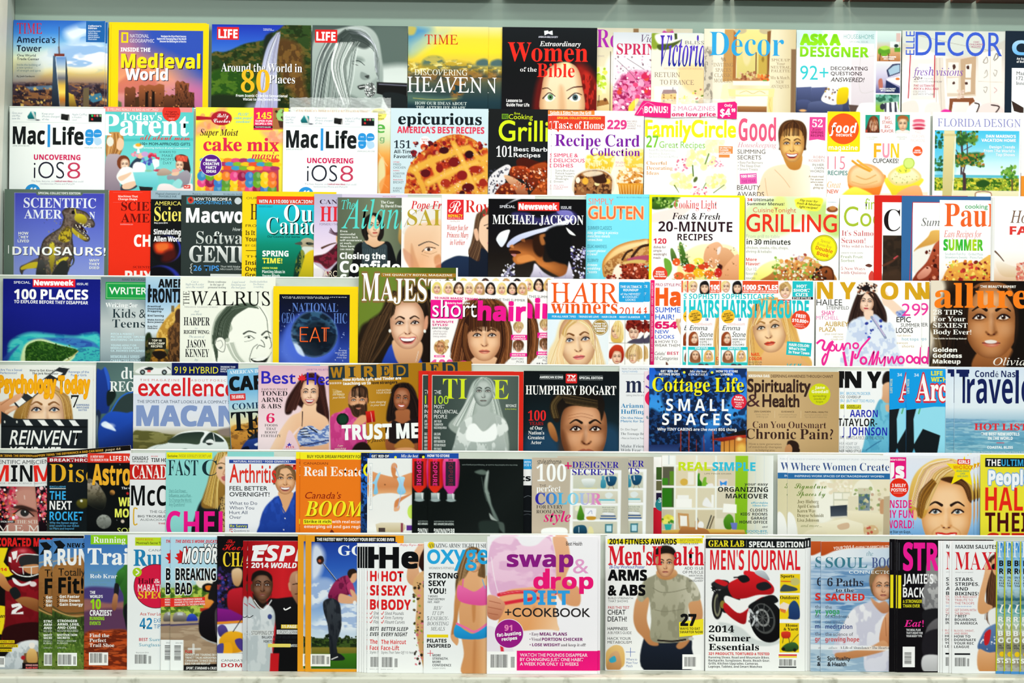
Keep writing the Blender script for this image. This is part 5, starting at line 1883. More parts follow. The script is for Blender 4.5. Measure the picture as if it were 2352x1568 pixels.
mag(3, 1, 1491, 448, 1710, 'f8ea14', 'yellow-bordered recipe magazine with sliced roast meat, tomatoes and asparagus', '''
@ 1497 453 1698 652
f fefdfa
c 3 5a8a28>2c5414 1497 453 1560 453 1548 462 1530 478 1497 480
d 22 2 5 3c7018,78a83c,1c4a10,a8c868 1497 454 1555 478
c 5 f8e0d8*.8 1497 492 1540 480 1590 470 1560 500 1497 512
c 4 f8f4c8>f0e890 1560 600 1580 575 1620 560 1690 570 1698 640 1570 640
c 2 5a8a30>2c5018 1560 560 1566 558 1574 580 1584 610 1570 616 1562 590
c 2 6a9040>3a5820 1540 574 1546 572 1556 595 1550 604 1543 598
d 30 1 2.5 2c4818,88b050,d8d0a0 1558 560 1584 612
c 2 70a838 1526 594 1540 600 1544 620 1534 636 1528 618
c 2 f0b890>d89868 1618 580 1626 564 1645 555 1656 560 1660 574 1646 610 1636 616 1618 600
c 2 e8b084>c88858 1650 580 1658 568 1675 572 1690 590 1690 600 1668 622 1652 616
c 2 f0b88c>d89060 1660 620 1680 594 1698 586 1698 652 1650 652
d 24 .8 1.6 8a5830,c08050 1622 562 1694 648
c 2 f0e0d8 1648 570 1656 566 1654 580 1648 584
c 3 3a1410 1650 605 1660 610 1656 620 1648 612
e 1.2 e85820 1554 602 9 9
e 1.2 d83818 1584 616 15 10
e 1.2 f0b820 1606 626 13 11
e 1.2 d04020 1616 610 13 9
e 1.2 e86830 1560 634 12 9
e 1.2 f08038 1585 636 13 8
e 1.2 c82820 1650 626 9 11
e 1.2 e87020 1630 630 12 10
e 1.2 f4e050 1605 600 12 8
d 50 1 2.6 fff,fce8d8,5a8a30,f8b890 1545 590 1650 650
d 50 .8 1.6 fff*.8 1545 595 1660 645
E e84830 1517 630 17
t R 1548 460 1646 479 e05860 Cooking Light
t J 1543 489 1654 504 2a1c24 Fast & Fresh
t b 1512 509 1682 532 2c1420 20-MINUTE
t b 1556 537 1637 552 2c1420 RECIPES
t k 1501 548 1531 560 d83048 120
t q 1501 565 1532 595 7a4a50 dishes for|simple|weeknight|meals
t k/c 1503 623 1531 637 fff BONUS!|10 Quick|Side Dishes
''')
mag(3, 0, 1712, 451, 1927, 'fcfdf6', 'white grilling magazine with red capital title and a yellow round bonus badge', '''
@ 1712 451 1927 652
f fcfdf4
c 12 dcecb0*.9 1712 480 1790 450 1860 455 1927 470 1927 545 1860 500 1800 540 1712 545
c 10 b4d860*.6 1855 480 1927 470 1927 540 1890 530
c 10 e8e870*.6 1780 452 1800 452 1805 480 1770 500
c 3 f8f4b8>f0ea60 1728 640 1750 610 1790 600 1800 652 1728 652
c 2 e0a860>a86028 1750 652 1770 630 1800 605 1830 590 1860 590 1890 610 1912 622 1910 652
c 2 a05428>5a2810 1870 625 1895 610 1914 620 1912 652 1870 652
k 3a1808 5
d 130 1.5 4 e89848,f8c880,d87830,8ab040,f4e8d0,5a3820,c05828,e8b060 1780 592 1880 650
d 40 1.5 4 8ab040,c8d888,6a9030 1776 590 1880 648
d 40 1 2 fff,f8ecd8 1780 595 1890 648
d 14 2 4 d0b0c0,a84838,f0d8c8 1820 584 1850 600
d 16 1.5 4 221814,4a2818 1865 612 1900 640
p 1 fff 1898 455 1926 457 1924 492 1896 490
e 1 8a4a28 1911 480 13 7
e 1 c88848 1912 477 8 5
l 1 9ab 1900 463 1920 464
c 3 f8f040 1830 456 1885 454 1887 470 1876 484 1834 478 1826 466
t b/o 1715 456 1801 472 3a3a30 34 Ultimate|Summer Menus!
t b 1715 456 1728 462.5 e04a30 34
t r 1729 477 1828 488 d86a50 CuisineTonight
t q 1714 492 1922 532 e83420 GRILLING
t z 1714 539 1791 547 a8a89a From grill to table
t b 1715 550 1816 562 1c1a18 in 30 minutes
t r 1714 566 1811 581 8a8a7c chicken, steaks, ribs, chops,|shrimp & kebabs
t b 1714 593 1746 610 d83438 More|Flavor!
t r 1714 615 1740 642 9a9a88 Our 12|favorite|sauces
t P/c/@4 1830 458 1884 478 4a4a28 Flip over for|fresh & fabulous|light recipes!
E 8a8430 1893 569 30.5
E f4ec1c 1893 569 29
O 8a8430 .8 1893 569 27.5
t r/c/@14 1878 550 1912 566 c8a030 Special|Bonus Buy
t b/c/@14 1872 568 1912 588 d85820 Double|Book
''')
mag(3, 0, 1929, 448, 2144, 'fdfcf8', 'white cooking magazine with thin green title, its edge hidden by a red-framed one', '''
t r 1986 456 2024 481 a8c848 fine
t r 1938 475 2120 520 a8c030 Cooking
t R 1933 530 2016 559 d06870 It's Salmon|Season!
t R 1933 563 2006 569 c08088 Why wild is best
t r 1932 580 1982 583 8a8a80 CREATE YOUR OWN
t r 1932 587 1982 602 8a9a70 Fresh Fruit|Sorbet
t R 1932 614 1990 630 c87880 5 New Ways|with Quinoa
C 6a3a30 1988 610 1996 606 2004 610 1998 614
C d84a40 1996 634 2004 622 2012 640 2000 650
''')
mag(3, 1, 2008, 449, 2222, 'd8241c', 'red-framed cooking magazine with one big black serif initial over a black picture', '''
@ 2026 465 2210 652
f fcfcfa
p 1 2a2018 2028 541 2205 541 2205 652 2028 652
N 3c2c20*.7 .5 16 16
l 6:3 6a3a28*.7 2030 610 2050 600 2064 588
l 3:2 d84a58 2054 594 2062 588
c 6 4a3424*.7 2028 630 2066 620 2070 652 2028 652
t R 2030 482 2200 531 1c1416 Cook's
''')
mag(3, 2, 2071, 450.5, 2275, '3468a0', 'blue-framed cooking magazine with sliced roast on the cover, behind a white one', '''
@ 2096 465 2262 652
f fdfdfb
c 2 e8b860>c88c38 2100 575 2130 545 2140 530 2165 532 2165 560 2140 570 2110 580
c 3 f0ece4 2098 580 2140 562 2165 560 2165 652 2098 625
c 2 c05a3c>7a2814 2130 600 2148 560 2165 560 2165 652 2100 652 2104 630
c 2 e8a890>c87860 2108 632 2130 612 2140 620 2130 635 2112 642
d 40 1.5 4 5a1c10,a84828,e0987c,3a100a 2128 575 2165 650
L c02c38 1.6 2096 465 2262 465
L c02c38 1.6 2096 465 2090 652
t I 2116 501 2196 519 5a5a58 Summer
''')
mag(3, 3, 2158, 460, 2372, 'fefefc', 'white cooking magazine with orange serif title and green summer lettering', '''
@ 2158 585 2280 652
g 0 585 0 652 fefefc f4f0ee ece4e0
c 2 f0c060>d88830 2166 640 2180 615 2210 602 2240 605 2265 590 2280 585 2280 652 2166 652
d 90 1.5 4.5 e8a838,f8d868,a83028,d87828,f8e070,7a2018,c8d048,f0b848 2172 600 2276 650
d 20 2 4 8a1c20,c83830 2180 602 2270 650
t q 2216 469 2300 479 48a868 cooking with
t S 2169 468 2314 520 f06428 Paula
t I 2168 530 2254 545 e05048 Easy Recipes for
t H 2167 550 2258 575 18b040~a8d820~18b040~c0d818~38b838 SUMMER
t r 2168 581 2258 594 8ab4b4 · Southern Fish Fry  · Grilled Pizza|· Strawberry Sweets  · Picnic Fare
''')
mag(3, 4, 2276, 451, 2490, 'fdfcfa', 'white magazine with brown italic initial and a bowl of food, third tier', '''
@ 2284 575 2360 652
g 0 575 0 652 fdfcfa f4e8dc d8b088
c 2 f4ece0>d8b890 2290 600 2330 612 2352 608 2360 620 2360 634 2310 636 2292 620
l 4:2 6a5040 2286 578 2296 588 2306 600
d 40 2 5 d87868,c85848,f0b8a0,e8d8d0 2335 605 2360 650
R dcdcd8 2276 455 2280 645
R e8e8e4 2281 454 2284 645
t I 2320 484 2400 512 7a5a48 Home
t k 2319 520 2400 539 e03c38 FAST
''')
# ------------------------------------------------------------------ tier 4
mag(4, 0, 6.4, 640.5, 230, '141c84', 'deep blue magazine with a green island in a turquoise lagoon', '''
g 0 640 0 850 10187c 141c88 101878 182a90
c 10 2ab8c0 20 830 22 790 45 772 75 764 120 768 170 772 200 766 230 772 230 850 14 850
N 58d0c8*.7 .5 20 8
c 7 2a48a8*.9 65 780 110 776 170 776 215 786 228 806 190 800 140 786 100 781
N 3a80c0*.8 .5 12 5
c 4 2848a0*.8 6 826 25 806 45 792 30 812 14 830
c 5 e8f0b0*.9 48 830 54 800 68 784 96 778 130 788 182 804 176 818 140 840 60 850
c 3 3cb8b8 180 800 228 800 228 850 140 850 170 824
N 206a98*.7 .55 7 3
c 2.5 2c5a1c>143810 59 830 60 800 72 788 92 783 120 789 150 796 178 803 170 814 145 828 140 850 60 850
N 1a4410 .5 5 4
N 4a7a28*.8 .6 4 3
d 60 1 2.5 102c0c,3a6a20,1c4814 64 790 160 845
l 2 c8b870 180 806 165 820 148 832
R e82030 74.6 640.5 172.4 659.3
t q 31 646 69 651.5 e8ecf8 SPECIAL
t H 77 643 168 655 fff Newsweek
t q 176 649 202 654 e8ecf8 ISSUE
t k 32 664.5 202 687 fcfcff 100 PLACES
t b/@.6 32 690 202 697.5 fcfcff TO EXPLORE BEFORE THEY DISAPPEAR
''')
mag(4, 0, 231, 637, 444, '98a8ac', 'grey magazine with a green title plate about writing for children', '''
@ 231 637 336 850
g 0 637 0 850 6a7c84 8a9aa0 c0c8c8 a8b8bc 7c9098
c 20 d0d8d8*.7 250 700 300 690 336 720 336 760 290 760
c 4 3a4a4c 310 834 336 818 336 850 310 850
t n 280 640 336 644.5 22343a MAKE 'EM LAUGH:
R 1c9c48 242 648 440 688
R a8e0a0 244.5 651 440 652
R a8e0a0 244.5 684 440 685
R a8e0a0 244.5 651 245.5 685
t q 250 660 352 676 f0f8f0 WRITER'S
t S 242 696 316 706 f4f6f6 Writing for
t R 258 710 335 730 26383e Kids &
t R 258 734 333 752.5 26383e Teens
t b 255 765 335 783 d0ecf4 PITCH A PERFECT|PICTURE BOOK: TIPS FOR|MASTERING THE MARKET
t b 255 791 333 808 d0ecf4 YOUNG ADULT OR|MIDDLE-GRADE: KEY|CATEGORIES EXPLAINED
t b 255 816 324 832 d0ecf4 MEMORABLE SERIES|CHARACTERS YOUNG
''')
mag(4, 1, 334, 635.5, 548, '9cc4e0', 'outdoor magazine with blocky black title over a man in a tan coat', '''
@ 334 635 415 850
g 0 635 0 850 b8d4e4 8cb8dc c4dcec d8e4ec 4a4a28 2c2010
c 3 d8a848>a87828 360 775 372 745 390 722 404 706 415 704 415 790 400 800 380 800
N f0c868*.7 .5 8 10
c 3 5a3c24>2c1c10 386 760 398 745 415 720 415 850 384 850 388 800
N 8a5c30*.7 .5 4 9
e 2 4a3020 410 725 8 16
r 7a6a48 393 702 400 716 1
c 4 1e2c14 334 775 345 765 350 790 340 820 334 830
d 40 2 5 1c2a10,2c3c18,141c0c,4a4420 334 780 345 850
c 3 c89030>7a4c18 346 850 352 810 368 800 382 810 388 850
N 3a2410*.8 .5 6 6
c 2 1c1410 350 810 372 806 384 816 366 826
t H 363 641 470 660 12161a AMERICAN
t H 339 663 500 694 12161a FRONTIERSMAN
R 12161a 340 654 345 694
t k 339 702 376 717 1a2228 Practical|Doomsday|Prepping
t k 339 723 376 727.5 1a2228 Bird Tanning
t k 339 733 376 742 1a2228 Make Animal|Bone Jewelry
t k 339 748 362 756 1a2228 Bug-Out|Shelters
R 24241a 340 776 382 802 3
t k/c 342 780 379 798 e8e4d0 TOP 10|BASE CAMP|RECIPES
''')
mag(4, 2, 413.6, 636, 632, 'f1f3e6', 'cream magazine with a pen drawing of a grinning man and tall black serif title', '''
@ 480 690 632 850
f f1f3e6
c 2 f6f7ec 488 790 486 750 500 720 530 700 570 696 600 702 618 730 624 770 622 800 612 832 600 850 500 850
c 2 b8c0b0 486 788 487 755 497 725 518 706 550 696 580 696 594 704 570 706 545 716 530 735 534 755 524 768 528 780 522 786 514 780 510 772 500 776 494 790 496 815
h 260 1 2c3a2c,4a5848,6a7868,1c281c 520 704 495 740 488 790 / 575 702 535 730 524 775
h 120 .9 2c3a2c,5a6858 488 770 492 800 498 830 / 500 774 500 796 500 820
h 60 .9 3a4a3a,6a7868 540 700 570 694 594 708 / 530 712 560 706 590 706
c 2 f4f5ea 494 788 500 776 512 776 518 790 514 806 502 806
l 1.2 3a443a 494 792 500 776 514 776 518 790 514 808 500 802 494 792
l 1 5a645a 500 784 508 782 512 792 506 800
l 1.4 4a5448 596 704 612 730 616 760 624 790 620 800
l 4:2 3a4238 560 766 572 760 588 764
l 4:2 3a4238 602 768 612 760 622 764
l 1.4 2a322a 562 774 574 770 584 776
e 1 2a322a 572 774 3 2.5
l 1.4 2a322a 606 774 614 772 622 776
e 1 2a322a 612 775 3 2.5
l 1 6a7468 562 784 574 782 586 776
l 1.6 4a5248 590 800 596 792 608 796 606 786 600 780
l 1.4 4a5248 576 814 582 798 592 790
l 1.4 4a5248 576 814 574 826 580 836
c 1.2 20241e 576 824 592 822 612 822 618 816 610 832 592 834
c 1 fafaf4 580 824 600 820 614 818 606 826 590 828
l 1 6a7468 624 808 616 824 610 836
h 40 .7 98a292,b8c0b0 520 790 535 820 560 845 / 540 785 552 815 576 840
t U 437 669 620 701 12140f WALRUS
t U/@-90 411 678 444 692 12140f THE
t I/c 426 645 468 662 6a88a0 Can a|high-tech toilet|save the world?
t S/c 477 645 519 662 5a646a Down syndrome|in the age of|prenatal testing
t I/c 530 645 564 662 6a88a0 Legal weed|Smoking out|the bad guys
t I/c 573 644 614 660 6a88a0 Double-doublethink|Tim Hortons|is watching
t n 423 704 500 707 667 THEWALRUS.CA · PUBLISHED BY THE WALRUS
t I/c 438 713 464 724 5a7c90 And|you think
t S 422 729 482 747.5 14161a HARPER
t I 448 752 454 756 5a7c90 is
t B 422 758.5 482 767 14161a RIGHT WING:
t I 434 771 470 776 5a7c90 The ascent of
t S 429 780.5 473 798 14161a JASON
t S 426 802 481 820 14161a KENNEY
t I 448 824 456 829 5a7c90 by
''')
NG = mag(4, 4, 627, 662, 822, 'f8d412', 'yellow-bordered magazine with a night globe and orange neon word EAT', '''
@ 641 676 803 850
g 0 676 0 850 0a0e20 0c1434 14246a 2c48a8 3a50b0
d 60 .5 1.2 c8d8ff,8aa8f0,fff 641 690 803 845
e 24 5a7ae0*.8 690 800 50 50
e 10 4a6ad8*.8 715 775 62 62
e 1.5 1a3454>0c1828 722 767 53.5 53.5
v c8dcf8*.95 125 .66
N 3a6888*.7 .5 20 12
N 0a1420*.8 .5 26 18
k 6a90d8*.6 5
c 4 d8e8ff*.9 676 790 684 810 700 818 690 796
e 12 0a1018*.7 728 762 30 26
t R 671 696 776 716 5a7cc8 NATIONAL
t R 647 719 676 742 5a7cc8 GEO
t R 766 719 797 742 5a7cc8 HIC
t n 648 681 796 686 e8ecf4 UTAH DINOSAUR HUNTERS | THE SOUL OF PARIS
L f05818 2.6 690 752 690 784
L f05818 2.4 690 752 708 752
L f05818 2.4 690 768 705 768
L f05818 2.4 690 784 708 784
L f05818 2.6 712 785 724 752
L f05818 2.6 724 752 735 785
L f05818 2.4 716 775 732 775
L f05818 2.4 738 753 757 753
L f05818 2.4 745 754 745 784
L f05818 1.6 749 754 749 784
L ffb070 .8 690 754 690 783
L ffb070 .8 713 784 724 754
L ffb070 .8 745 755 745 783
t I/r 770 802 797 822 d8e0f4 Serving|more than|7 billion|every day
''')
again(NG, 3, 628, 657.5, 'second copy of the neon EAT magazine, its yellow top edge showing behind the first')
mag(4, 5, 823.6, 614, 1051, '5a6c22', 'tall olive green royal magazine with a laughing long-haired woman in blue', '''
g 823 0 1051 0 6a8028 6c8430 56681e 4a5a1c
c 8 2c2014>1a120c 900 680 930 656 962 655 990 680 1000 720 1000 760 1040 760 1040 850 823 850 826 760 850 735 876 715 885 690
h 110 2.6 3a2818,20160e,5a4028,140e08,4a3420 905 670 870 730 824 800 / 930 680 900 770 850 850
h 60 2 4a3420,6a4c30,2a1c10 850 735 830 780 823 840 / 890 720 860 800 840 850
c 4 1a100a 980 670 1000 700 1010 740 1000 800 1000 850 970 850
c 3 2a4cb8>1a3494 878 850 890 806 904 790 912 820 940 850
c 3 2446b0 945 850 960 815 975 850
c 3 e8b890>c89068 905 780 960 780 972 800 962 832 940 850 918 836 906 812
F 936 747 53 skin=f4c8a8 lip=d87870 smile=2 brow=3a2418 eye=2c2420 tilt=-2
c 3 d89878 976 730 984 726 982 752 974 758
e 1.5 f0f0e8 896 760 3 4
e 1.5 f0f0e8 976 760 3 4
h 50 2 2c1e12,4a3420,1a120c 930 660 905 690 896 730 / 950 665 915 685 905 720
h 60 2 2c1e12,4a3420,1a120c 940 660 975 690 985 740 / 950 655 996 690 1000 760
l 1 e8e4e0 962 806 956 830
R a8782a 875 627 1046 636
t b/j 878 629 1038 633.5 f0ead8 THE QUALITY ROYAL MAGAZINE
t S/o8a6a3a 831 628 872 691 fbfbf8 M
t S/o8a6a3a 874 640 1040 691 fbfbf8 AJESTY
R fff 1047 614 1051 850
t k 830 836 930 846 fff KATE'S TOUR
''')
heads = [('e8d878', 1003), ('e8d080', 1029), ('3a2418', 1053), ('f0d8a0', 1077), ('b89058', 1101), ('1a1412', 1126), ('f4dc90', 1152), ('1a1210', 1176), ('d8b068', 1199)]
SH = mag(4, 7, 989, 645, 1211, 'fbf8f6', 'hairstyle magazine with hot pink title and a woman with a brown fringed bob', '''
@ 989 646 1211 681
f fbf8f6
''' + '\n'.join('c 1.5 %s %d 672 %d 655 %d 648 %d 654 %d 676\nF %d 663 12 skin=f4c8a8 lip=d04848 smile=%d\nh 14 1.6 %s %d 650 %d 660 %d 674 / %d 650 %d 656 %d 660\nh 14 1.6 %s %d 650 %d 660 %d 674 / %d 650 %d 656 %d 660' % (
    h, x - 11, x - 9, x, x + 9, x + 11, x, i % 2, h, x - 3, x - 10, x - 10, x, x - 6, x - 8, h, x + 1, x + 10, x + 10, x, x + 6, x + 8) for i, (h, x) in enumerate(heads)) + '''
@ 1028 686 1178 850
f fbf8f6
c 4 7a4420>3a1c10 1062 700 1090 686 1130 684 1160 700 1172 740 1176 790 1160 830 1140 850 1046 850 1040 820 1036 800 1050 750
h 160 2.6 8a5028,4a2410,2c140c,b8784a,6a3818 1090 688 1056 740 1036 820 / 1110 688 1075 760 1060 846
h 160 2.6 8a5028,4a2410,2c140c,b8784a,6a3818 1130 688 1172 750 1172 820 / 1115 688 1150 760 1145 846
c 3 e8b890 1090 820 1140 820 1146 850 1080 850
F 1113 775 52 skin=f2c094 lip=d0705c smile=0 brow=3a2010 eye=5a5048
c 4 2a140c>3a1c10 1068 770 1066 735 1085 718 1115 714 1145 720 1158 740 1154 768 1140 754 1110 750 1085 756
h 120 2.4 4a2818,2a120a,5a3018,6a4020 1080 700 1075 730 1076 760 / 1145 700 1148 730 1148 758
h 60 2 2c140c,7a4824 1066 740 1062 790 1075 838 / 1074 750 1070 800 1090 845
h 60 2 2c140c,7a4824 1156 740 1160 790 1146 838 / 1150 750 1150 800 1136 845
@ 996 780 1032 816
f fbf8f6
e 1.5 c89860 1013 798 16 16
d 30 2 4 d8b070,8a5a30,e8c890 1000 784 1028 812
F 1012 798 12 skin=d89868 lip=a84040
@ 1178 736 1208 766
f fbf8f6
e 1.5 c8a870 1191 748 12 11
F 1191 753 11 skin=f4c8a8 lip=d04848
h 24 2 c8a060,e0c890,8a6838 1186 740 1180 750 1182 760 / 1194 740 1196 744 1201 752
@ 1178 780 1208 811
f fbf8f6
e 1.5 6a4428 1191 791 13 12
F 1191 796 11 skin=f0c0a0 lip=c04848 smile=1
h 24 2 6a4428,4a2c18,8a5c38 1186 783 1179 792 1180 804 / 1194 783 1202 790 1203 803
R f01890 989 689 1062 732
t k/@1.4 997 683 1098 688 e01880 10 HAIR MAGIC TRICKS
t r/@1.4 1100 685 1206 690.5 3a3438 YOU'LL LOVE THIS SUMMER
t r/x/s 993 702 1095 728 fff short
L fff 4 1024 693 1024 728
t b 1022 694 1079 698.5 fff celebrity hairstyles
t H/@1 1097 693 1208 735 f01890 hair
t k 993 737 1042 749 e01880 5-MINUTE|STYLES!
t j 993 751 1032 756 3a3438 cool to edgy
t i 993 759 1028 775 8a6a78 · alluring crops|· fresh lengths|· messy waves
R f01890 998 816 1022 821
t b 1001 817 1019 820 fff BEYONCÉ
R f01890 1174 768 1211 780
t j/c 1177 770 1208 779 fff JENNIFER|LAWRENCE
R f01890 1172 810 1211 818
t j 1176 812 1207 816 fff KARLIE KLOSS
t r/r 1176 821 1204 832 4a4448 EDITORS'|PICKS
t b 1172 835 1203 841 2a2428 15 best
t k 991 826 1042 850 f05aa8 100
E d01878 1066 846 18
''')
again(SH, 6, 1050, 636, 'second copy of the pink-titled bob hairstyle magazine, showing beyond the first')
HW = mag(4, 8, 1257.6, 643, 1479, 'fefdfb', 'white hair magazine with orange serif title, a large blonde face and four small portraits', '''
@ 1258 732 1398 850
g 1258 0 1398 0 e4f0f8 f0f6fa e8f0f4
c 6 f4e0b0>f0d8a8 1290 735 1330 732 1360 745 1372 790 1385 815 1380 850 1258 850 1260 810 1275 780
h 150 2.6 fbeccc,e8c888,d8b070,fff4e0,f8dcb0 1310 735 1280 790 1258 850 / 1330 738 1300 790 1296 850
h 110 2.6 fbeccc,e8c888,d8b070,fff4e0 1340 734 1372 780 1388 850 / 1350 745 1362 790 1360 850
h 40 2.2 a87840,8a6030,c89858 1305 734 1296 750 1290 770 / 1345 736 1355 750 1358 768
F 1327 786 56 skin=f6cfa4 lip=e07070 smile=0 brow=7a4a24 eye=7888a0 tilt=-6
h 70 2.6 fbeccc,e8c888,c89850 1310 736 1294 760 1290 790 / 1325 738 1305 752 1300 772
h 60 2.6 fbeccc,e8c888,b88848 1335 736 1360 760 1366 800 / 1330 738 1350 750 1358 780
h 40 2.4 f8e4c0,f0c890 1290 770 1280 810 1284 850 / 1300 780 1292 820 1304 850
@ 1399 734 1479 850
f fbf9f5
p 1 8a8a78 1397 734 1400 734 1396 850 1392 850
c 2 f0d890>d8b050 1406 784 1404 760 1412 740 1424 736 1432 752 1430 784
F 1415 762 15 skin=f2c8a0 lip=d08070 yaw=-.3
h 40 1.6 f4dc98,d8b050,fbeec0 1415 738 1410 746 1408 756 / 1426 740 1432 756 1430 786
e 3 7a1c14 1457 748 20 15
d 60 2 4 8a2418,5a100c,a83020 1440 736 1478 762
F 1456 764 15 skin=f4ccb0 lip=c06060 yaw=-.2
d 14 2 4 7a1c14,5a100c 1440 746 1474 755
c 2 4a4458 1442 787 1455 778 1470 776 1479 768 1479 787
l 1 8a8a80 1436 734 1436 850
l 1 8a8a80 1399 787 1479 788
c 2 c83818>8a1c10 1398 830 1400 806 1412 792 1428 794 1434 810 1432 826 1424 832 1420 812 1404 810
F 1417 820 15 skin=f4c8a8 lip=d05050 yaw=.2
c 2 d03c1c>982010 1399 815 1404 800 1418 793 1430 799 1433 816 1428 808 1412 806 1404 824
c 2 2a2426 1392 850 1400 838 1418 840 1424 850
c 2 c8a060 1438 820 1442 800 1456 790 1472 796 1476 812 1472 824
F 1455 818 15 skin=f6d0b4 lip=d87070 yaw=-.4
h 50 1.8 d8b478,a87c40,f0d8a8,8a6030 1456 791 1440 804 1440 824 / 1468 794 1474 810 1472 830
h 30 1.8 d8b478,a87c40,f0d8a8 1456 791 1450 800 1446 812 / 1466 794 1464 806 1462 812
t U 1265 650 1420 696 f05a1c HAIR
t S/x 1265 698 1418 722 f05a1c winners
t r 1423 705 1473 722.6 e84a1c 2014
R 28a4e0 1257.6 720 1479 734
t b/j 1268 725 1470 729.5 e8f4fc FOR ALL HAIR TYPES  ·  TRENDS WE LOVE  ·  HAIR COLOR  ·  NIGHT GLAMOUR
R 28a4e0 1421 647 1479 693 3
t b/c 1424 655 1473 668 fff THE ULTIMATE|ROUNDUP
t q/c 1425 672 1471 690 e4f4fc of the NEWEST|& COOLEST|LOOKS
E a8863a 1378.5 751 18.5
O f4ecd8 1 1378.5 751 17
t k/c 1364 741 1393 762 fff HOW TO|WEAR THE|SUMMER|TRENDS
''')
again(HW, 7, 1271, 642, 'second copy of the orange-titled hair magazine, its edge showing beyond the first')
mag(4, 0, 1494, 643.6, 1708, 'fefcfa', 'white hair magazine with a pink spine band, orange letters and blue summer words', '''
@ 1530 730 1566 850
f fefcfa
h 30 2 d8a878,e8c8a0,b88858 1552 734 1556 750 1566 772 / 1566 734 1560 745 1566 760
c 2 6a4030 1514 834 1524 830 1534 834 1536 850 1512 850
R e8186c 1494 643.6 1503 860
t b/@-90 1408 738 1588 742 f8c0d8 COLOR · CLUB LOOKS · TOUSLED TEXTURES · LAYERS · CURLS · HIGHLIGHTS
t q 1505 651 1575 657.5 b8386c PRO STYLE PICKS
t H 1505 661 1600 701.5 f05c1c Hair
t q 1505 706 1574 734 2c60d0 SUMMER|HAIR!
t H 1504 738.5 1556 754.6 e01868 654
t q 1505 758 1549 778 2c60d0 NEW|LOOKS
t r 1504 782 1562 796.5 4a3a38 & HOW TO|WEAR THEM
t b 1533 808 1560 815 d01850 BEST
t p 1504 808 1530 816 4a3a30 Celebs'
t p 1504 819 1558 827 4a3a30 10 Categories
''')
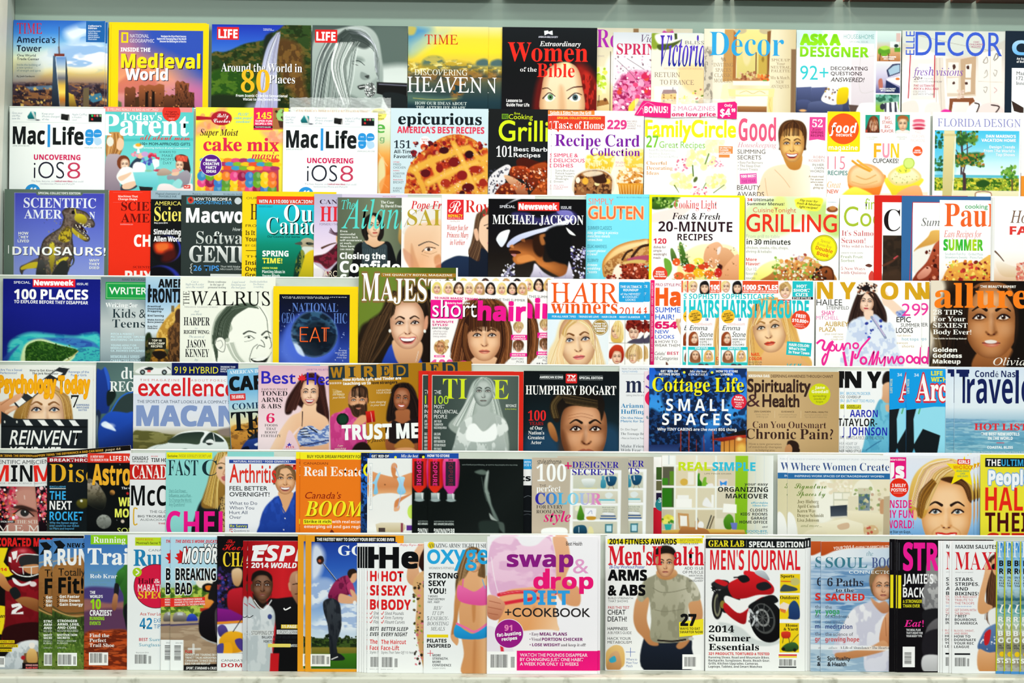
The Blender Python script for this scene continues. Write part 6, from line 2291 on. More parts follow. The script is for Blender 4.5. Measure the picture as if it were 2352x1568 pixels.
HG = mag(4, 3, 1651.7, 645, 1870.5, 'fefefc', 'hairstyle guide with turquoise lettering and a fair-haired woman with red lips', '''
@ 1714 672 1866 850
f fefefc
c 4 d8a050>e8b868 1715 850 1716 780 1722 720 1740 690 1775 682 1810 695 1825 740 1840 790 1864 850
h 130 2.6 f4d890,c88838,e8b860,a86828,fbe8b8 1740 690 1718 760 1716 850 / 1765 690 1728 750 1740 850
h 110 2.6 f4d890,c88838,e8b860,fbe8b8 1790 690 1822 760 1850 850 / 1800 690 1808 760 1810 850
c 3 f0c088>e0a868 1770 790 1815 790 1840 820 1862 850 1745 850
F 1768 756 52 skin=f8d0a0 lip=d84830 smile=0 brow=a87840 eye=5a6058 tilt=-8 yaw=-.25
h 70 2.6 f4d890,d89c48,fbe8b8,b87830 1745 690 1740 715 1730 750 / 1795 690 1780 710 1745 730
h 70 2.6 f4d890,d89c48,c88838,fbe8b8 1795 690 1806 730 1816 790 / 1785 690 1796 730 1806 760
@ 1652 645 1790 676
f fefefc
p 1 e8502c 1652 645 1656 645 1656 672 1652 672
e 2 f0dc98 1666 655 11 10
F 1667 660 12 skin=f6d0b0 lip=d04848 smile=1
h 16 2 f4e4a8,d8b868 1664 648 1656 658 1658 670 / 1668 648 1660 654 1662 658
c 2 181416 1684 675 1682 655 1690 646 1698 646 1703 658 1703 675
F 1693 661 12 skin=f6d0b0 lip=d04848 smile=1
c 1.5 181416 1683 660 1684 650 1693 646 1701 650 1703 660 1698 655 1688 655
@ 1787 646 1820 687
f fdfaf4
e 2 c89858 1803 660 14 12
F 1803 668 17 skin=f8d4b4 lip=d05858 smile=1
h 40 2 e0c080,b88848,8a6030 1803 648 1790 658 1790 672 / 1810 649 1812 654 1796 660
h 20 2 e0c080,b88848 1806 649 1816 658 1816 672 / 1800 649 1808 655 1810 660
@ 1657 762 1680 795
f fbf4ec
c 1.5 8a3c1c 1658 795 1657 775 1664 764 1674 764 1679 776 1679 795
F 1670 778 11 skin=f6d0b0 lip=d06060
h 24 1.6 a84c20,7a3014,c86838 1667 764 1660 776 1659 792 / 1672 764 1666 770 1664 776
@ 1656 804 1718 850
f 30c8c8
r fefefc 1658 804 1687 832
r fefefc 1690 804 1716 832
c 1.5 4a2c20>a86840 1662 832 1662 814 1672 805 1682 812 1684 832
F 1673 817 10 skin=f0c4a0 lip=c06050
c 1.5 e8b868 1693 830 1694 812 1702 805 1711 810 1713 828
F 1703 816 10 skin=f6d0b0 lip=c06050
h 14 1.4 f0c878,d8a050 1700 806 1695 814 1695 826 / 1706 806 1700 809 1698 812
d 4 4 6 3a3440,5a4a48 1660 840 1716 848
R e8502c 1705 645 1787 673
t H 1706 654 1786 665.5 fff 1000 STYLES
t k 1707 667 1785 671.5 fbe0d8 MORE THAN ANY OTHER MAGAZINE!
R d83828 1787 687.5 1817 695
t b 1789 689 1815 693.5 fff Jennifer
R 22c0c8 1819.6 645 1867 680.6
t k/c 1822 653 1860 679 fff HOT|SHORT|CUTS
R 181818 1819 681 1867 687
t b 1821 682 1862 686 fff STAR STYLES
t b 1657.5 675 1778 687 20c4cc SOPHISTICATE'S
t k 1657.8 689 1858 729 22c6ce HAIRSTYLEGUIDE
E f8c030 1672 727.6 15.5
t k/c/@-10 1660 719 1684 737 4a3010 WORLD'S|BEST-SELLING|HAIR|MAGAZINE
R 3a5aa8 1696 731 1702 737
t b 1697 732 1700 736.5 fff f
t b/of4a0a0 1671 742.5 1711 747 fff SPIDER-MAN'S
t p 1659 748 1700 759 2a2a2c Emma
t p 1682 762 1713 774 2a2a2c Stone
t b 1683 777.5 1713 794 3a3634 HER SEXY|CUTS +|COLORS!
R 22c4cc 1656 797 1718 804
t b 1672 798 1702 802.5 fff STAR STYLES
t k/c 1721 810 1751 827 e84c20 NAIL|COLOR
t r/c 1721 830 1751 840 6a5a48 FIND YOUR|BEST LOOK
E e84428 1839 733.7 21.5
t k/c/@6 1820 721 1858 740 fff FREE!|$10,800+
t r/c/@6 1824 743 1850 751 fbd8d0 BEAUTY|PRODUCTS
R 28bcc4 1807 785 1864 816 0 4
t k/@4 1812 789 1860 812 fff HAIR COLOR!|What's Hot|In Your Town
t c 1806 826 1842 842 20b0b8 sexy
''')
again(HG, 2, 1576.5, 645, 'second copy of the turquoise hairstyle guide, its front third showing behind the full one')
again(HG, 1, 1564, 645, 'hindmost copy of the turquoise hairstyle guide, only a narrow strip visible')
NY = mag(4, 2, 1874, 645.7, 2116, 'fefefd', 'white fashion magazine with spaced gold capitals and a woman in a leopard print cap', '''
@ 1930 645 2080 850
f fefefd
c 3 2c1c18>3a2420 1966 680 1980 668 2005 668 2022 690 2036 720 2034 750 2010 770 1998 790 1985 760 1960 730 1950 760 1948 735
h 90 2 2c1c18,4a3028,1a100c 1972 680 1958 710 1948 745 / 1985 690 1980 740 1990 780
h 70 2 2c1c18,4a3028,1a100c 2010 680 2032 720 2036 750 / 2005 700 2014 740 2008 765
c 4 dce6f4>eef2f8 1950 745 1970 730 1985 726 2010 722 2030 738 2050 745 2062 790 2068 850 1934 850 1940 800
N b8c8e8*.7 .55 9 12
c 3 f6d8c0 2024 676 2034 668 2046 684 2068 704 2076 716 2060 724 2040 706 2028 698
c 3 a8b8e0 2058 716 2078 712 2082 724 2066 728
N 5a70c0*.8 .5 4 4
F 1990 694 23 skin=f6d2b8 lip=d84a50 tilt=4 brow=3a2418
c 3 f4d4bc 1984 716 2004 712 2004 728 1990 734
h 24 1.8 2c1c18,3a2820 1980 672 1972 690 1968 720 / 1985 674 1976 690 1974 716
h 24 1.8 2c1c18,3a2820 1998 672 2012 690 2016 720 / 1994 674 2006 690 2008 712
c 1.5 f6e8dc 1968 674 1970 656 1982 648 2004 648 2014 660 2014 672 1994 668 1980 676
d 60 1.2 2.6 3a2420,2a1a18,a86848 1970 650 2013 673
c 2 1a1416 1978 662 1990 654 1998 662 1986 668
d 12 1.5 4 3a50b8,5a78d0,2a3a98 1985 735 2040 775
l 6 8a98b8 2002 728 2018 750 2034 775
l 3 c8b8d8 2006 730 2020 752 2032 770
t k/j 1876 648 1965 686.5 d8a41c N Y
t k 2022 648 2063 686.5 d8a41c O
t k 2078 648 2116 686.5 d8a41c N
t r 1875 688 1934 702 2a2628 HAILEE
t r 1898 703.5 1950 711 4a4648 STEINFELD
t q 1887 714 1917 724.5 e84aa0 SHAY
t r 1875 726 1926 734.6 e878b8 MITCHELL
t q 1894.5 739 1949 749.6 c8a040 AUBREY
t q 1882 752 1920 762 c8a040 PLAZA
t r/r 1895 765 1937 781.6 b8a060 plus cool new|stars to|crush on!
t r 2071 696.5 2138 724.5 f038a0 297
t q 2059 727 2092 739 2a2628 EPIC
t r 2069 741.5 2113 750 3a3638 SUMMER
t q 2058 752 2097 763.5 2a2628 LOOKS
t r 2061 767 2092 772 c8b078 rad denim
t r 2072 774 2110 781 78b0c8 hot tops
t r 2060 784 2086 789 c8b078 sweet
t r 2072 791 2100 797 c8b078 shorts
L f02c98 5 1876 790 1886 782 1894 786 1890 800 1898 804 1906 790 1914 784
L f02c98 5 1914 784 1904 806 1898 828 1892 838 1890 826 1898 812
O f02c98 4 1912 799 8 9
L f02c98 4 1922 790 1922 804 1930 804 1936 788
L f02c98 4 1936 788 1938 804 1944 790 1952 790 1953 802
O f02c98 4 1966 794 8 8
L f02c98 4.5 1998 776 1978 800 1970 820 1964 822 1966 812
L f02c98 6 1938 808 1946 850
L f02c98 6 1960 806 1954 850
O f02c98 5 1984 828 9 10
L f02c98 4 1996 838 2008 806 2003 838
L f02c98 4 2006 838 2018 806 2013 838
L f02c98 4 2020 820 2024 834 2034 818 2030 850
L f02c98 4 2040 818 2042 834 2050 818 2054 834 2062 816
O f02c98 4.5 2070 826 9 10
O f02c98 4.5 2090 824 9 10
O f02c98 4.5 2106 826 8 9
L f02c98 4.5 2116 796 2113 836
''')
again(NY, 1, 2076.5 - 184, 644, 'second copy of the gold-lettered fashion magazine, its edge doubled behind the first')
mag(4, 3, 2137, 644.6, 2362, '1c120c', 'beauty magazine with a chunky orange title and a dark-haired woman on near-black', '''
g 2137 0 2352 0 e8dcc8 3a2a1c 1a110c 120c08 1a100a 0e0a08
c 10 e8dcc8 2137 645 2165 645 2170 680 2150 730 2137 740
c 20 1a100a 2165 690 2200 660 2340 655 2362 700 2362 850 2140 850 2150 790
h 60 4 2a1c12,3a2818,0c0806,241610 2215 670 2200 740 2190 850 / 2180 700 2160 760 2150 850
h 30 3 5a4830*.6,8a7858*.5 2137 750 2150 790 2140 840 / 2145 740 2165 800 2160 850
c 4 a86a38>8a5028 2255 800 2320 795 2330 850 2236 850
F 2277 737 84 skin=c88650 lip=c86a50 smile=0 brow=1a0e08 eye=4a3020 shade=6a3818
e 10 f0b888*.7 2272 688 18 14
c 2 e8e0d8 2262 783 2276 780 2290 783 2284 788 2268 788
h 50 3 1a100a,2a1a10 2225 670 2214 720 2218 790 / 2250 660 2226 690 2222 740
h 50 3 1a100a,2a1a10 2310 664 2336 720 2330 800 / 2290 660 2330 690 2338 760
c 8 120c08 2335 680 2362 680 2362 850 2310 850 2332 790 2340 740
t B 2146 650 2362 706 f8801c allure
t k 2251 655 2333 660.5 f4f0e8 THE BEAUTY EXPERT
t S 2143 712 2231 768 f6f4ee 28 TIPS|For Your|SEXIEST|Body Ever!
t b 2143 776 2220 779.5 e8e4d8 The Guide to Getting Naked
t k 2143 799 2210 835 f6f4ee Golden|Goddess|Makeup
t I 2282 821 2356 838 f4f0e8 Olivia
''')
# ------------------------------------------------------------------ tier 5
PS = mag(5, 1, -12, 840.6, 213, 'e9ebe6', 'pale grey magazine with a face behind a film clapperboard and yellow title', '''
@ -12 842 213 1052
f e9ebe6
c 3 c89850>8a6428 60 905 90 892 125 890 148 905 164 935 168 965 168 970 40 970 42 930
h 70 2.4 d8b068,a87c38,8a6028,e8c888 100 890 60 920 44 968 / 130 890 160 925 166 968
c 3 f4d0ac 66 925 80 905 105 898 130 905 142 925 144 965 64 965
F 104 947 62 skin=f4d0ac lip=d08070 eye=4a6c88 brow=8a5a30
h 30 2.4 d8b068,a87c38,8a6028 100 893 74 915 62 960 / 104 893 66 905 48 950
h 30 2.4 d8b068,a87c38,8a6028 120 893 140 915 148 960 / 120 893 156 910 164 950
p 1 24282c 30 922 135 843 160 846 40 938
p 1 24282c 30 920 130 850 158 846 150 860 40 938
p 1 f4f6f4 32 920 46 910 60 922 44 934
p 1 f4f6f4 58 902 74 890 90 898 74 912
p 1 f4f6f4 88 880 102 870 118 876 104 888
p 1 f4f6f4 116 860 128 851 144 856 130 868
p 1 2c3034 46 910 58 902 74 912 60 922
c 3 e8b088>c07850 -12 930 5 922 25 912 45 902 54 904 44 918 22 932 36 932 40 938 20 950 4 970 -12 985
l 1.4 a86840 2 930 22 916
l 1.4 a86840 10 946 34 934
l 6 e8b890 14 946 34 936
p 1 1c2226 3 962 202 962 202 1052 3 1052
p 1 f0f2f0 52 964 66 964 76 977 60 977
p 1 f0f2f0 86 964 102 964 112 977 98 977
p 1 f0f2f0 122 964 138 964 148 977 134 977
p 1 f0f2f0 158 964 172 964 183 977 168 977
p 2 1c2226 3 945 30 960 52 964 60 977 3 978
e 1 d8dcd8 11 969 2 3
e 1 d8dcd8 39 969 2 3
r 0e1214 3 978 201 981
t q 0 847 50 859 6a8ac0 Are You a Sexual|Perfectionist?
t b/c 68 848 139 860 24282c How to Get Along With|The Jerk Next Door
t q/c 157 850.5 204 863 6a8ac0 Revenge of the|Funny Girls
t k/of0a010 -4 864 206 901 f8b014 Psychology Today
t S 163 908 181 935 1c1c1e 7
t b/c 175 927 205 943 5a7ab0 SURPRISING|WAYS DADS|MATTER
t P 22 988 189 1021 f4f6f4 REINVENT
t P 24 1026 140 1050 f4f6f4 YOUR LIFE
''')
again(PS, 0, -5, 838, 'second copy of the clapperboard magazine, its pale page edge just showing behind the first')
mag(5, 0, 221, 832.7, 435, '4a6a66', 'grey-green car magazine with a raised blue sports car door', '''
@ 221 833 310 1055
g 221 833 310 1000 4a6464 587672 40605c 2c4444
c 3 1c3c98>16307c 221 855 232 850 242 846 252 870 254 900 250 944 236 950 221 946
c 2 2c5cc8 238 846 244 846 252 870 250 900 244 870
c 3 14201e 246 900 262 896 266 910 254 930 246 930
c 3 2c3c3c 254 945 270 920 290 904 310 900 310 955 280 950
l 3 2a6acc 255 946 272 918 290 904 310 900
c 3 2050c0>12286c 228 975 240 955 258 945 290 948 310 954 310 1055 240 1055 226 1010
v 0c1a48 60 .35
c 3 dcecff 233 973 244 968 262 982 266 990 252 986 236 980
e 6 fff*.8 252 978 10 5
c 3 1c2a44 221 950 232 952 224 1000 226 1055 221 1055
c 3 a8b8b4*.6 221 960 226 964 222 1020 221 1030
t S 278 843 380 870 eef2f0 duPont
t S 252 876 390 899 eef2f0 REGISTRY
''')
mag(5, 1, 306, 833, 547, 'eef0f4', 'pale car magazine with red lower-case title and a white sport utility car', '''
@ 306 834 394 862
g 0 834 0 862 b8c4b8 d0d8cc a8b4a8
c 1.2 eceeec 311 856 316 848 330 842 348 844 366 846 384 843 390 850 389 858 340 860
c 1 1c2426 330 848 342 843 352 846 346 851
e 1 1c2022 327 855 6 6
e 1 9aa 327 855 3 3
e 1 1c2022 377 855 6 6
e 1 9aa 377 855 3 3
r d85050 338 850 346 855
l 2 222 384 843 391 848
@ 306 905 547 1056
g 0 905 0 1056 d4dcec dfe4f0 e4e4e4 7a6c30 5c5c28
c 3 8a8850>6a6230 306 995 330 990 360 992 385 997 420 998 480 990 547 990 547 1056 306 1056
N 4a4a20*.7 .5 30 6
c 6 8a7a70 500 988 520 982 547 980 547 1000 510 1000
c 2 f4f8f6>d8e4e0 330 1042 340 1030 360 1022 384 1018 400 1002 420 992 450 988 480 990 505 998 520 1012 526 1030 526 1056 328 1056
c 1.5 24322c>3c4c3c 386 1016 402 1002 424 994 468 992 462 1008 456 1020 430 1018
c 1.5 1c2a26>344440 466 1016 476 998 486 992 498 998 514 1010 512 1014 490 1014
l 1.6 e8ecea 490 994 494 1014
c 1.5 eef2f0 474 1012 484 1008 492 1012 490 1018 476 1018
c 1 2a3230 474 1016 490 1018 480 1022
c 1.5 708880 410 1036 424 1030 432 1032 424 1040
e 1.5 2c3432 416 1048 16 6
l 1 b8c8c4 384 1018 360 1026 350 1040
R 101c58 394 833 547 862
t r 400 842 501 857 e8e038 919 HYBRID
t b 506 840 540 854 e8ecf4 INSIDE THE|NEW LMP1|RACER
t r 321 870.5 412 875.5 c87870 T H E  M A G A Z I N E
t r 438 870.5 535 875.5 c87870 A B O U T  P O R S C H E
t q 317 867 540 909 d82028 excellence
t r 315 919 540 926 4a5a70 THE SPORTS CAR THAT LOOKS LIKE A COMPACT SUV
t H 313 931 546 977 8298c8 MACAN
''')
mag(5, 2, 521, 849, 735, '7ab8dc', 'car magazine tilted in the rack, light blue with heavy black letters and a blue car', '''
@ 521 849 612 1056
g 0 849 0 1056 7ab8e0 6ab0dc a8d0e4 e8d8a0 c88a38 8a5a28
c 4 d8a040>a86828 521 985 560 975 612 960 612 1056 521 1056
N 6a4420*.6 .55 14 6
c 2 2850b0>142050 540 1040 552 1020 570 1005 590 996 612 990 612 1050 560 1056 540 1056
c 1.5 1c2838 560 1012 574 1000 596 992 612 990 612 1004 580 1010
c 1.5 e8f0f8 574 1024 590 1018 596 1022 580 1028
c 1.5 0c1228 545 1032 560 1028 562 1042 548 1046
c 2 c02838 590 1052 600 1040 612 1034 612 1056
t S 526 852 610 860 f4f8fc AMERICAN IRON
t H 524 866 628 898 101416 CARS
R d83030 524 906 560 921
t j 528 909 557 917 fff THE ANNUAL
t S 528 928 640 942 1a3a58 COMPARO
t B 524 948 660 990 0e1216 TEST
t B 560 988 660 1008 1a1a14 SEDANS
''', rot=-3.5)
mag(5, 3, 593, 839.4, 812, 'ecccd4', 'pale pink health magazine with a smiling brunette in a blue striped bikini', '''
@ 593 840 756 1060
g 0 840 0 1060 e0b4c0 ecccd4 f0dce0 f0e0e4
c 4 3a1c18>241210 690 870 704 858 726 858 744 880 750 920 756 950 756 975 735 950 700 940 680 930 668 950 655 948 660 915
h 90 2 3a1c18,5a3028,241210,4a2820 696 864 676 900 656 945 / 706 862 690 910 680 940
h 60 2 3a1c18,5a3028,241210 722 860 744 900 756 970 / 716 862 732 910 744 950
c 3 f4cca8>e0a880 700 925 726 925 728 945 756 970 756 1060 700 1060 668 1010 690 980 676 1000 650 1030 640 1060 610 1060 625 1025 650 980 670 955 690 945
v fbe4c8*.8 180 .5
c 2 ecccd4 664 988 680 1010 690 1035 700 1060 640 1060 652 1030
F 711 903 28 skin=f6ccac lip=c84a58 smile=2 brow=2c1814
h 30 2 3a1c18,5a3028 704 862 690 880 684 905 / 708 862 698 872 692 890
c 1.5 dce4f0>a8b8d8 686 992 700 980 718 978 736 988 756 975 756 1015 700 1025 684 1010
N 4868b0*.8 .52 8 3
l 2 1c2030 690 986 706 984
l 2 1c2030 690 992 708 990
l 2 1c2030 692 998 712 996
l 2 1c2030 694 1004 712 1002
l 3 1c2030 712 982 728 992
l 2 3a2828 695 945 694 978
l 2.5 2a3060 690 1024 730 1016 756 1010
t n 703 846.5 756 850.5 8a4aa0 LIVE BETTER, FEEL BETTER
t q 600 852.6 679 881 3028b8 Best
t q 704 855 800 883 3028b8 Health
Q e02830 693 857 696 864 701 861 700 868 704 867 699 874 694 873 693 879 692 873 686 874 683 867 687 868 686 861 691 864
t R 600.6 892 660 896.5 3a3438 EASY WAY TO GET
t S 600 898.5 660 938 2a2428 TONED|ARMS|& ABS
t S 612 950.5 631 971 e02060 6
t R/c 600 974 646 1004 4a4448 FOODS|THAT|BOOST|FERTILITY
t B 657 1024 676 1029 d83058 PLUS
t R 649 1031 682 1036 8a7a80 SWIMSUITS
Q 3a38b8 665 1016 667 1020 671 1020 668 1022 669 1026 665 1023 661 1026 662 1022 659 1020 663 1020
''')
WI = mag(5, 4, 754, 840, 969, 'b07c1c', 'mustard yellow technology magazine with a bearded man in pink and a laughing woman', '''
g 754 0 969 0 b88424 c08a28 ac7818 a87414
c 3 2c201a 803 920 804 900 812 889 826 886 840 894 843 912 840 930 806 930
F 819 924 30 skin=e0a478 lip=b86a58 smile=0 brow=2a1c16 eye=4a3a2c
h 60 2 2c1c14,4a3020,1c120c 806 910 808 894 822 890 / 842 915 842 896 826 888
c 3 3a2418 797 930 806 936 812 932 822 930 834 934 838 925 840 944 834 958 820 962 806 954
h 60 1.6 3a2418,5a3a28,24160e 802 934 806 950 818 960 / 838 932 836 948 822 960
c 1.5 b87058 814 939 826 939 820 943
c 3 e0589c>c03c80 754 962 780 946 798 938 808 958 832 966 836 980 830 1040 754 1040
N b82c74*.6 .5 8 20
c 3 e0a478 806 976 822 958 834 956 840 964 830 976 812 980
p 1.5 d82018>a01010 836 948 856 946 858 972 838 974
l 1.5 f4b0a8 848 950 851 972
e 1 143c28 783 964 14 14
k 0c1c14 6
c 4 1c1210 894 915 900 894 920 884 940 888 952 905 958 930 966 950 966 975 945 980 890 975 884 955
h 60 2.2 1c1210,38241c,0e0808 905 890 898 930 888 970 / 918 888 900 915 902 940
h 60 2.2 1c1210,38241c,0e0808 935 888 958 930 966 970 / 928 890 945 925 950 960
c 3 a8643c>8a4c2c 906 948 936 946 938 968 952 980 952 1040 884 1040 886 980 904 968
F 920 922 25 skin=a86440 lip=c02838 smile=1 brow=1a100c eye=2a1a12 tilt=6
c 3 1c1416 896 972 920 978 944 968 958 976 962 1020 890 1020
c 3 201410 795 1062 800 1040 812 1022 832 1018 846 1034 850 1062
c 3 b07830 900 1032 910 1018 926 1012 938 1018 946 1032 930 1038
c 3 e0a070 902 1036 945 1036 944 1060 904 1060
h 14 1 e8d8b0*.7,d8c090*.6 762 895 775 898 788 906 / 764 905 776 908 786 914
R 24343c 754 841 791 873
R 24343c 828 841 864 872
R 24343c 902 841 937 872
t k 758 844 786 868 b07c1c W
t B 799 844 816 868 24343c I
t k 835 844 858 868 b07c1c R
t B 873 844 894 868 24343c E
t q 910 844 931 868 b07c1c D
t b 755 876 783 883 f8f8f4 »»»»»
t k 786 870 920 876.5 f8f8f4 How Airbnb, Lyft, and Tinder are
t k 786 879 850 885.5 f8f8f4 teaching us to
t k 852 879 911 885.5 24201c love strangers
t p/c 761 897 790 916 e8dcc0 I have|the keys to|your house
t p/c 862 898 896 908 e8dcc0 I AM EATING|YOUR FOOD
t p/c 846 924 884 936 e8dcc0 I am sleeping|in your bed
t p/c 762 1022 790 1040 e8dcc0 I am|watching|your dog
t H 780 977 957 1011 f6faf8 TRUST ME
t p 832 1010 912 1018 2a2018 by Jason Tanz
''', rot=-2.0)
again(WI, 0, 868, 836, 'second copy of the mustard technology magazine, its top corner rising behind the red-bordered one')
TB = mag(5, 6, 983, 852.6, 1202, 'd8281c', 'red-bordered news magazine with a woman in white photographed in black and white', '''
@ 992.5 862 1191 1060
g 992 0 1191 0 34423e 45534e 5c6a62 4a5852
c 4 bcc8c0>98a49c 1080 890 1092 872 1110 866 1128 872 1138 892 1148 930 1158 970 1150 1000 1130 960 1090 960 1066 1000 1030 978 1062 940
h 120 2 e4ece6,a8b4ac,6a7870,cdd8d0,fff 1104 868 1080 910 1040 975 / 1110 870 1090 930 1080 985
h 90 2 e4ece6,a8b4ac,6a7870,cdd8d0 1116 868 1140 915 1156 975 / 1112 872 1130 930 1136 985
c 4 b4beb8>98a49c 1096 930 1124 930 1126 945 1150 955 1164 975 1160 1060 1050 1060 1060 975 1094 948
c 3 e8eeea>c8d0cc 1056 978 1070 962 1084 958 1086 985 1112 990 1140 975 1140 955 1160 965 1168 985 1158 1000 1160 1060 1046 1060 1046 1010
N 98a49e*.7 .5 14 24
c 3 f4f8f6 1074 982 1090 972 1112 990 1138 972 1136 1010 1076 1012
c 4 b0bab4 1090 960 1110 990 1128 962 1120 950 1100 950
F 1110 901 31 skin=b4beb8 lip=7a8680 smile=0 brow=2a3430 eye=3a4440 shade=5c6862
h 30 2 e4ece6,a8b4ac,78867e 1108 868 1092 885 1084 910 / 1106 870 1098 878 1090 895
h 30 2 e4ece6,a8b4ac,78867e 1112 868 1128 885 1134 910 / 1114 870 1124 880 1130 895
l 1 dcdcd4 992.5 862 1191 862
R e8e8e0 992.5 861.5 1191 862.6
R e8e8e0 991.8 861.5 992.8 1060
R e8e8e0 1190.5 861.5 1191.5 1060
t R 1017 870 1072 916 d4e428 TI
t R 1132 872 1168 916 d4e428 E
t r 997 896.5 1013 905 f0f4f0 THE
t r 998 909 1030 928 b8dc30 100
t r 997 930 1052 961 f0f4f0 MOST|INFLUENTIAL|PEOPLE
t b 997 965 1026 985 dde4e0 JANET YELLEN|VLADIMIR PUTIN|NGOZI OKONJO-IWEALA
t b 997 994 1024 1034 dde4e0 CARL ICAHN|RAND PAUL|KERRY WASHINGTON|CRISTIANO RONALDO|POPE FRANCIS
t q 1162 928 1186 934 e8ece8 BEYONCÉ
t i 1160 937 1186 940 c8d840 by Sheryl Sandberg
''')
again(TB, 5, 961, 852, 'second copy of the red-bordered news magazine, a strip of red and grey beside the first')
mag(5, 0, 1202.5, 852, 1421.5, '0e1517', 'near-black magazine with a film actor in shirt collar painted in warm light', '''
g 0 852 0 1056 0c1214 0e181c 14262e 1c3c54
c 20 20486a*.7 1210 1000 1260 990 1290 1056 1202 1056
c 20 20486a*.7 1390 980 1421 990 1421 1056 1390 1056
c 3 14100c>2c2216 1268 960 1262 935 1270 915 1290 900 1330 893 1365 900 1382 920 1384 945 1378 965 1372 940 1340 930 1300 932 1284 960
c 3 c08048>8a5028 1258 975 1266 970 1276 985 1282 1010 1276 1014 1264 1000
F 1341 992 72 skin=d8986a lip=b06048 smile=0 brow=1e140e eye=3a2a1e yaw=.25 shade=5a2c14
c 3 0e0c0a>241a12 1272 965 1264 930 1274 906 1300 893 1340 890 1374 899 1388 922 1387 948 1381 966 1377 946 1366 935 1340 931 1308 933 1292 945 1284 968
h 70 1.4 8a7040*.8,3a2c18,1a140c 1270 960 1264 930 1280 906 / 1284 958 1278 930 1292 912
h 60 1.6 3a2c1a,1a140c,6a5430*.7 1290 905 1330 912 1372 920 / 1300 925 1335 932 1372 936
l 1 8a5030*.7 1305 955 1335 949 1362 955
l 1 8a5030*.7 1305 962 1335 956 1362 962
c 10 5a2c14*.5 1290 990 1300 1000 1310 1040 1300 1056 1284 1040
R d82424 1299 858 1325 880 2
t H 1302 861 1322 867 fff TV
t q 1302 869 1322 875 fff GUIDE
t k 1239 863.5 1293 869 e8ecec AMERICAN ICONS
t k 1330 864.5 1384 870 e8ecec SPECIAL EDITION
R 8a9494 1239 861 1293 861.6
R 8a9494 1239 871 1293 871.6
R 8a9494 1330 862 1384 862.6
R 8a9494 1330 872 1384 872.6
t S 1207 885.5 1415 906 fbfbf8 HUMPHREY BOGART
t S 1213 944 1254 966 e82828 100
t S 1216 969 1248 976.5 a81c1c YEARS
t S/c 1213 979 1251 1020 f0f2f0 of Our|Nation's|Greatest|Actor
''')
mag(5, 0, 1422.5, 841, 1636, 'e9ebee', 'plain white mindfulness magazine with a navy lower-case serif letter and blue headlines', '''
t n 1428 845.5 1488 849 6a6e74 Never Too Late to Meditate
t n 1428 851 1464 855 5a98c8 Aging Creatively
R b8bcc0 1428 858.6 1480 859.2
t S/x 1437 875.5 1600 901.5 242c48 mindful
t n 1438 906 1500 910 7a7e84 taking time for what matters
t S 1426 927 1506 950.5 2c84b8 Arianna|Huffington
t q 1426 957 1500 970 3c8cbc On the New|Metric for Success
t r 1426 984 1464 988.5 6a6e74 Dr. Dan Siegel
t R 1426 993.5 1490 999 5a5e64 The Teenage Brain
t r 1426 1004 1496 1008.5 6a6e74 –Not as Scary as You Think
t R 1426 1021.5 1490 1037 6a6e74 Make Friends|With Fear
''')
mag(5, 1, 1479.5, 853, 1690, 'f0d8e0', 'pink magazine sliver with purple script and a red dot, beside the night-blue cabin cover', '''
C 6a2ca0 1484 868 1489 861 1500 860 1500 874 1490 874
Q 6a2ca0 1483 885 1496 892 1496 896 1482 889
E e82058 1500 915 19
C 8a98a0 1484 958 1486 962 1490 962 1487 955
''')
cottage = '''
g 0 840 0 1056 1c58d0 2878e0 3a98e8 3088d8 1c4c98 1c3878
N 142c58*.9 .52 26 30 .05
c 8 101c38*.9 1530 850 1600 846 1660 850 1680 900 1640 960 1560 970 1520 920
N 2a70d0*.8 .55 6 5 .05
c 6 0e1830*.95 1491 945 1520 950 1600 985 1600 1045 1491 1045
N 1c4888*.8 .55 6 5 .05
c 5 101c34*.9 1640 990 1690 960 1714 970 1714 1020 1640 1020
N 2868b8*.8 .58 5 5 .05
d 160 1 3.5 0c1830,142c54,1c3c74,3a80c8*.6 1495 850 1710 1040
p 2 1c2c5c>3c5c9c 1491 1022 1560 1020 1560 1045 1491 1045
l 2.4 a83c28 1564 985 1564 1045
l 2.4 a83c28 1583 990 1583 1045
l 1.6 8a3020 1617 1000 1618 1045
l 1.6 8a3020 1600 1010 1600 1045
l 2.4 c84828 1638 990 1640 1045
p 1.5 c83820>781810 1632 1008 1714 996 1714 1004 1660 1014
p 1.5 1a1410 1660 1000 1714 985 1714 998
p 1.5 c87830>e8a848 1656 1014 1714 1004 1714 1045 1656 1045
e 5 fff0b0 1698 1007 6 4
e 8 f8d060*.8 1704 1030 10 12
l 1.6 5a2c14 1664 1012 1664 1045
l 1.6 5a2c14 1676 1010 1676 1045
l 1.6 5a2c14 1688 1008 1688 1045
t k/c 1513 850 1561 862 f0f4f8 GET RID OF|BITING BUGS
t J/c 1581 850 1625 862 f0f4f8 Mix the best|COCKTAILS
t k/c 1644 849.5 1694 861.5 f0f4f8 HOW TO STORE|LUMBER
E e8e838 1571 855 3
E e8e838 1635 855 3
t S/s124 1498 867 1708 899 f4ec1c Cottage Life
'''
mag(5, 2, 1491, 845, 1715, '1c4ca8', 'night-blue magazine with a lit cabin among trees and wide white capitals', cottage + '''
t b 1530 916 1673 943.5 f6f8fa S M A L L
t b 1521 949.5 1680 976 f6f8fa S P A C E S
t b 1510 982.5 1692 989 f4f6f8 Why TINY CABINS are the next BIG thing
E e02840 1697 922 17.5
t k/c/@4 1686 909 1708 919 fff NEW|BOATS
t q/c/@4 1686 922 1708 935 fff WHAT'S|HOT|NOW
''')
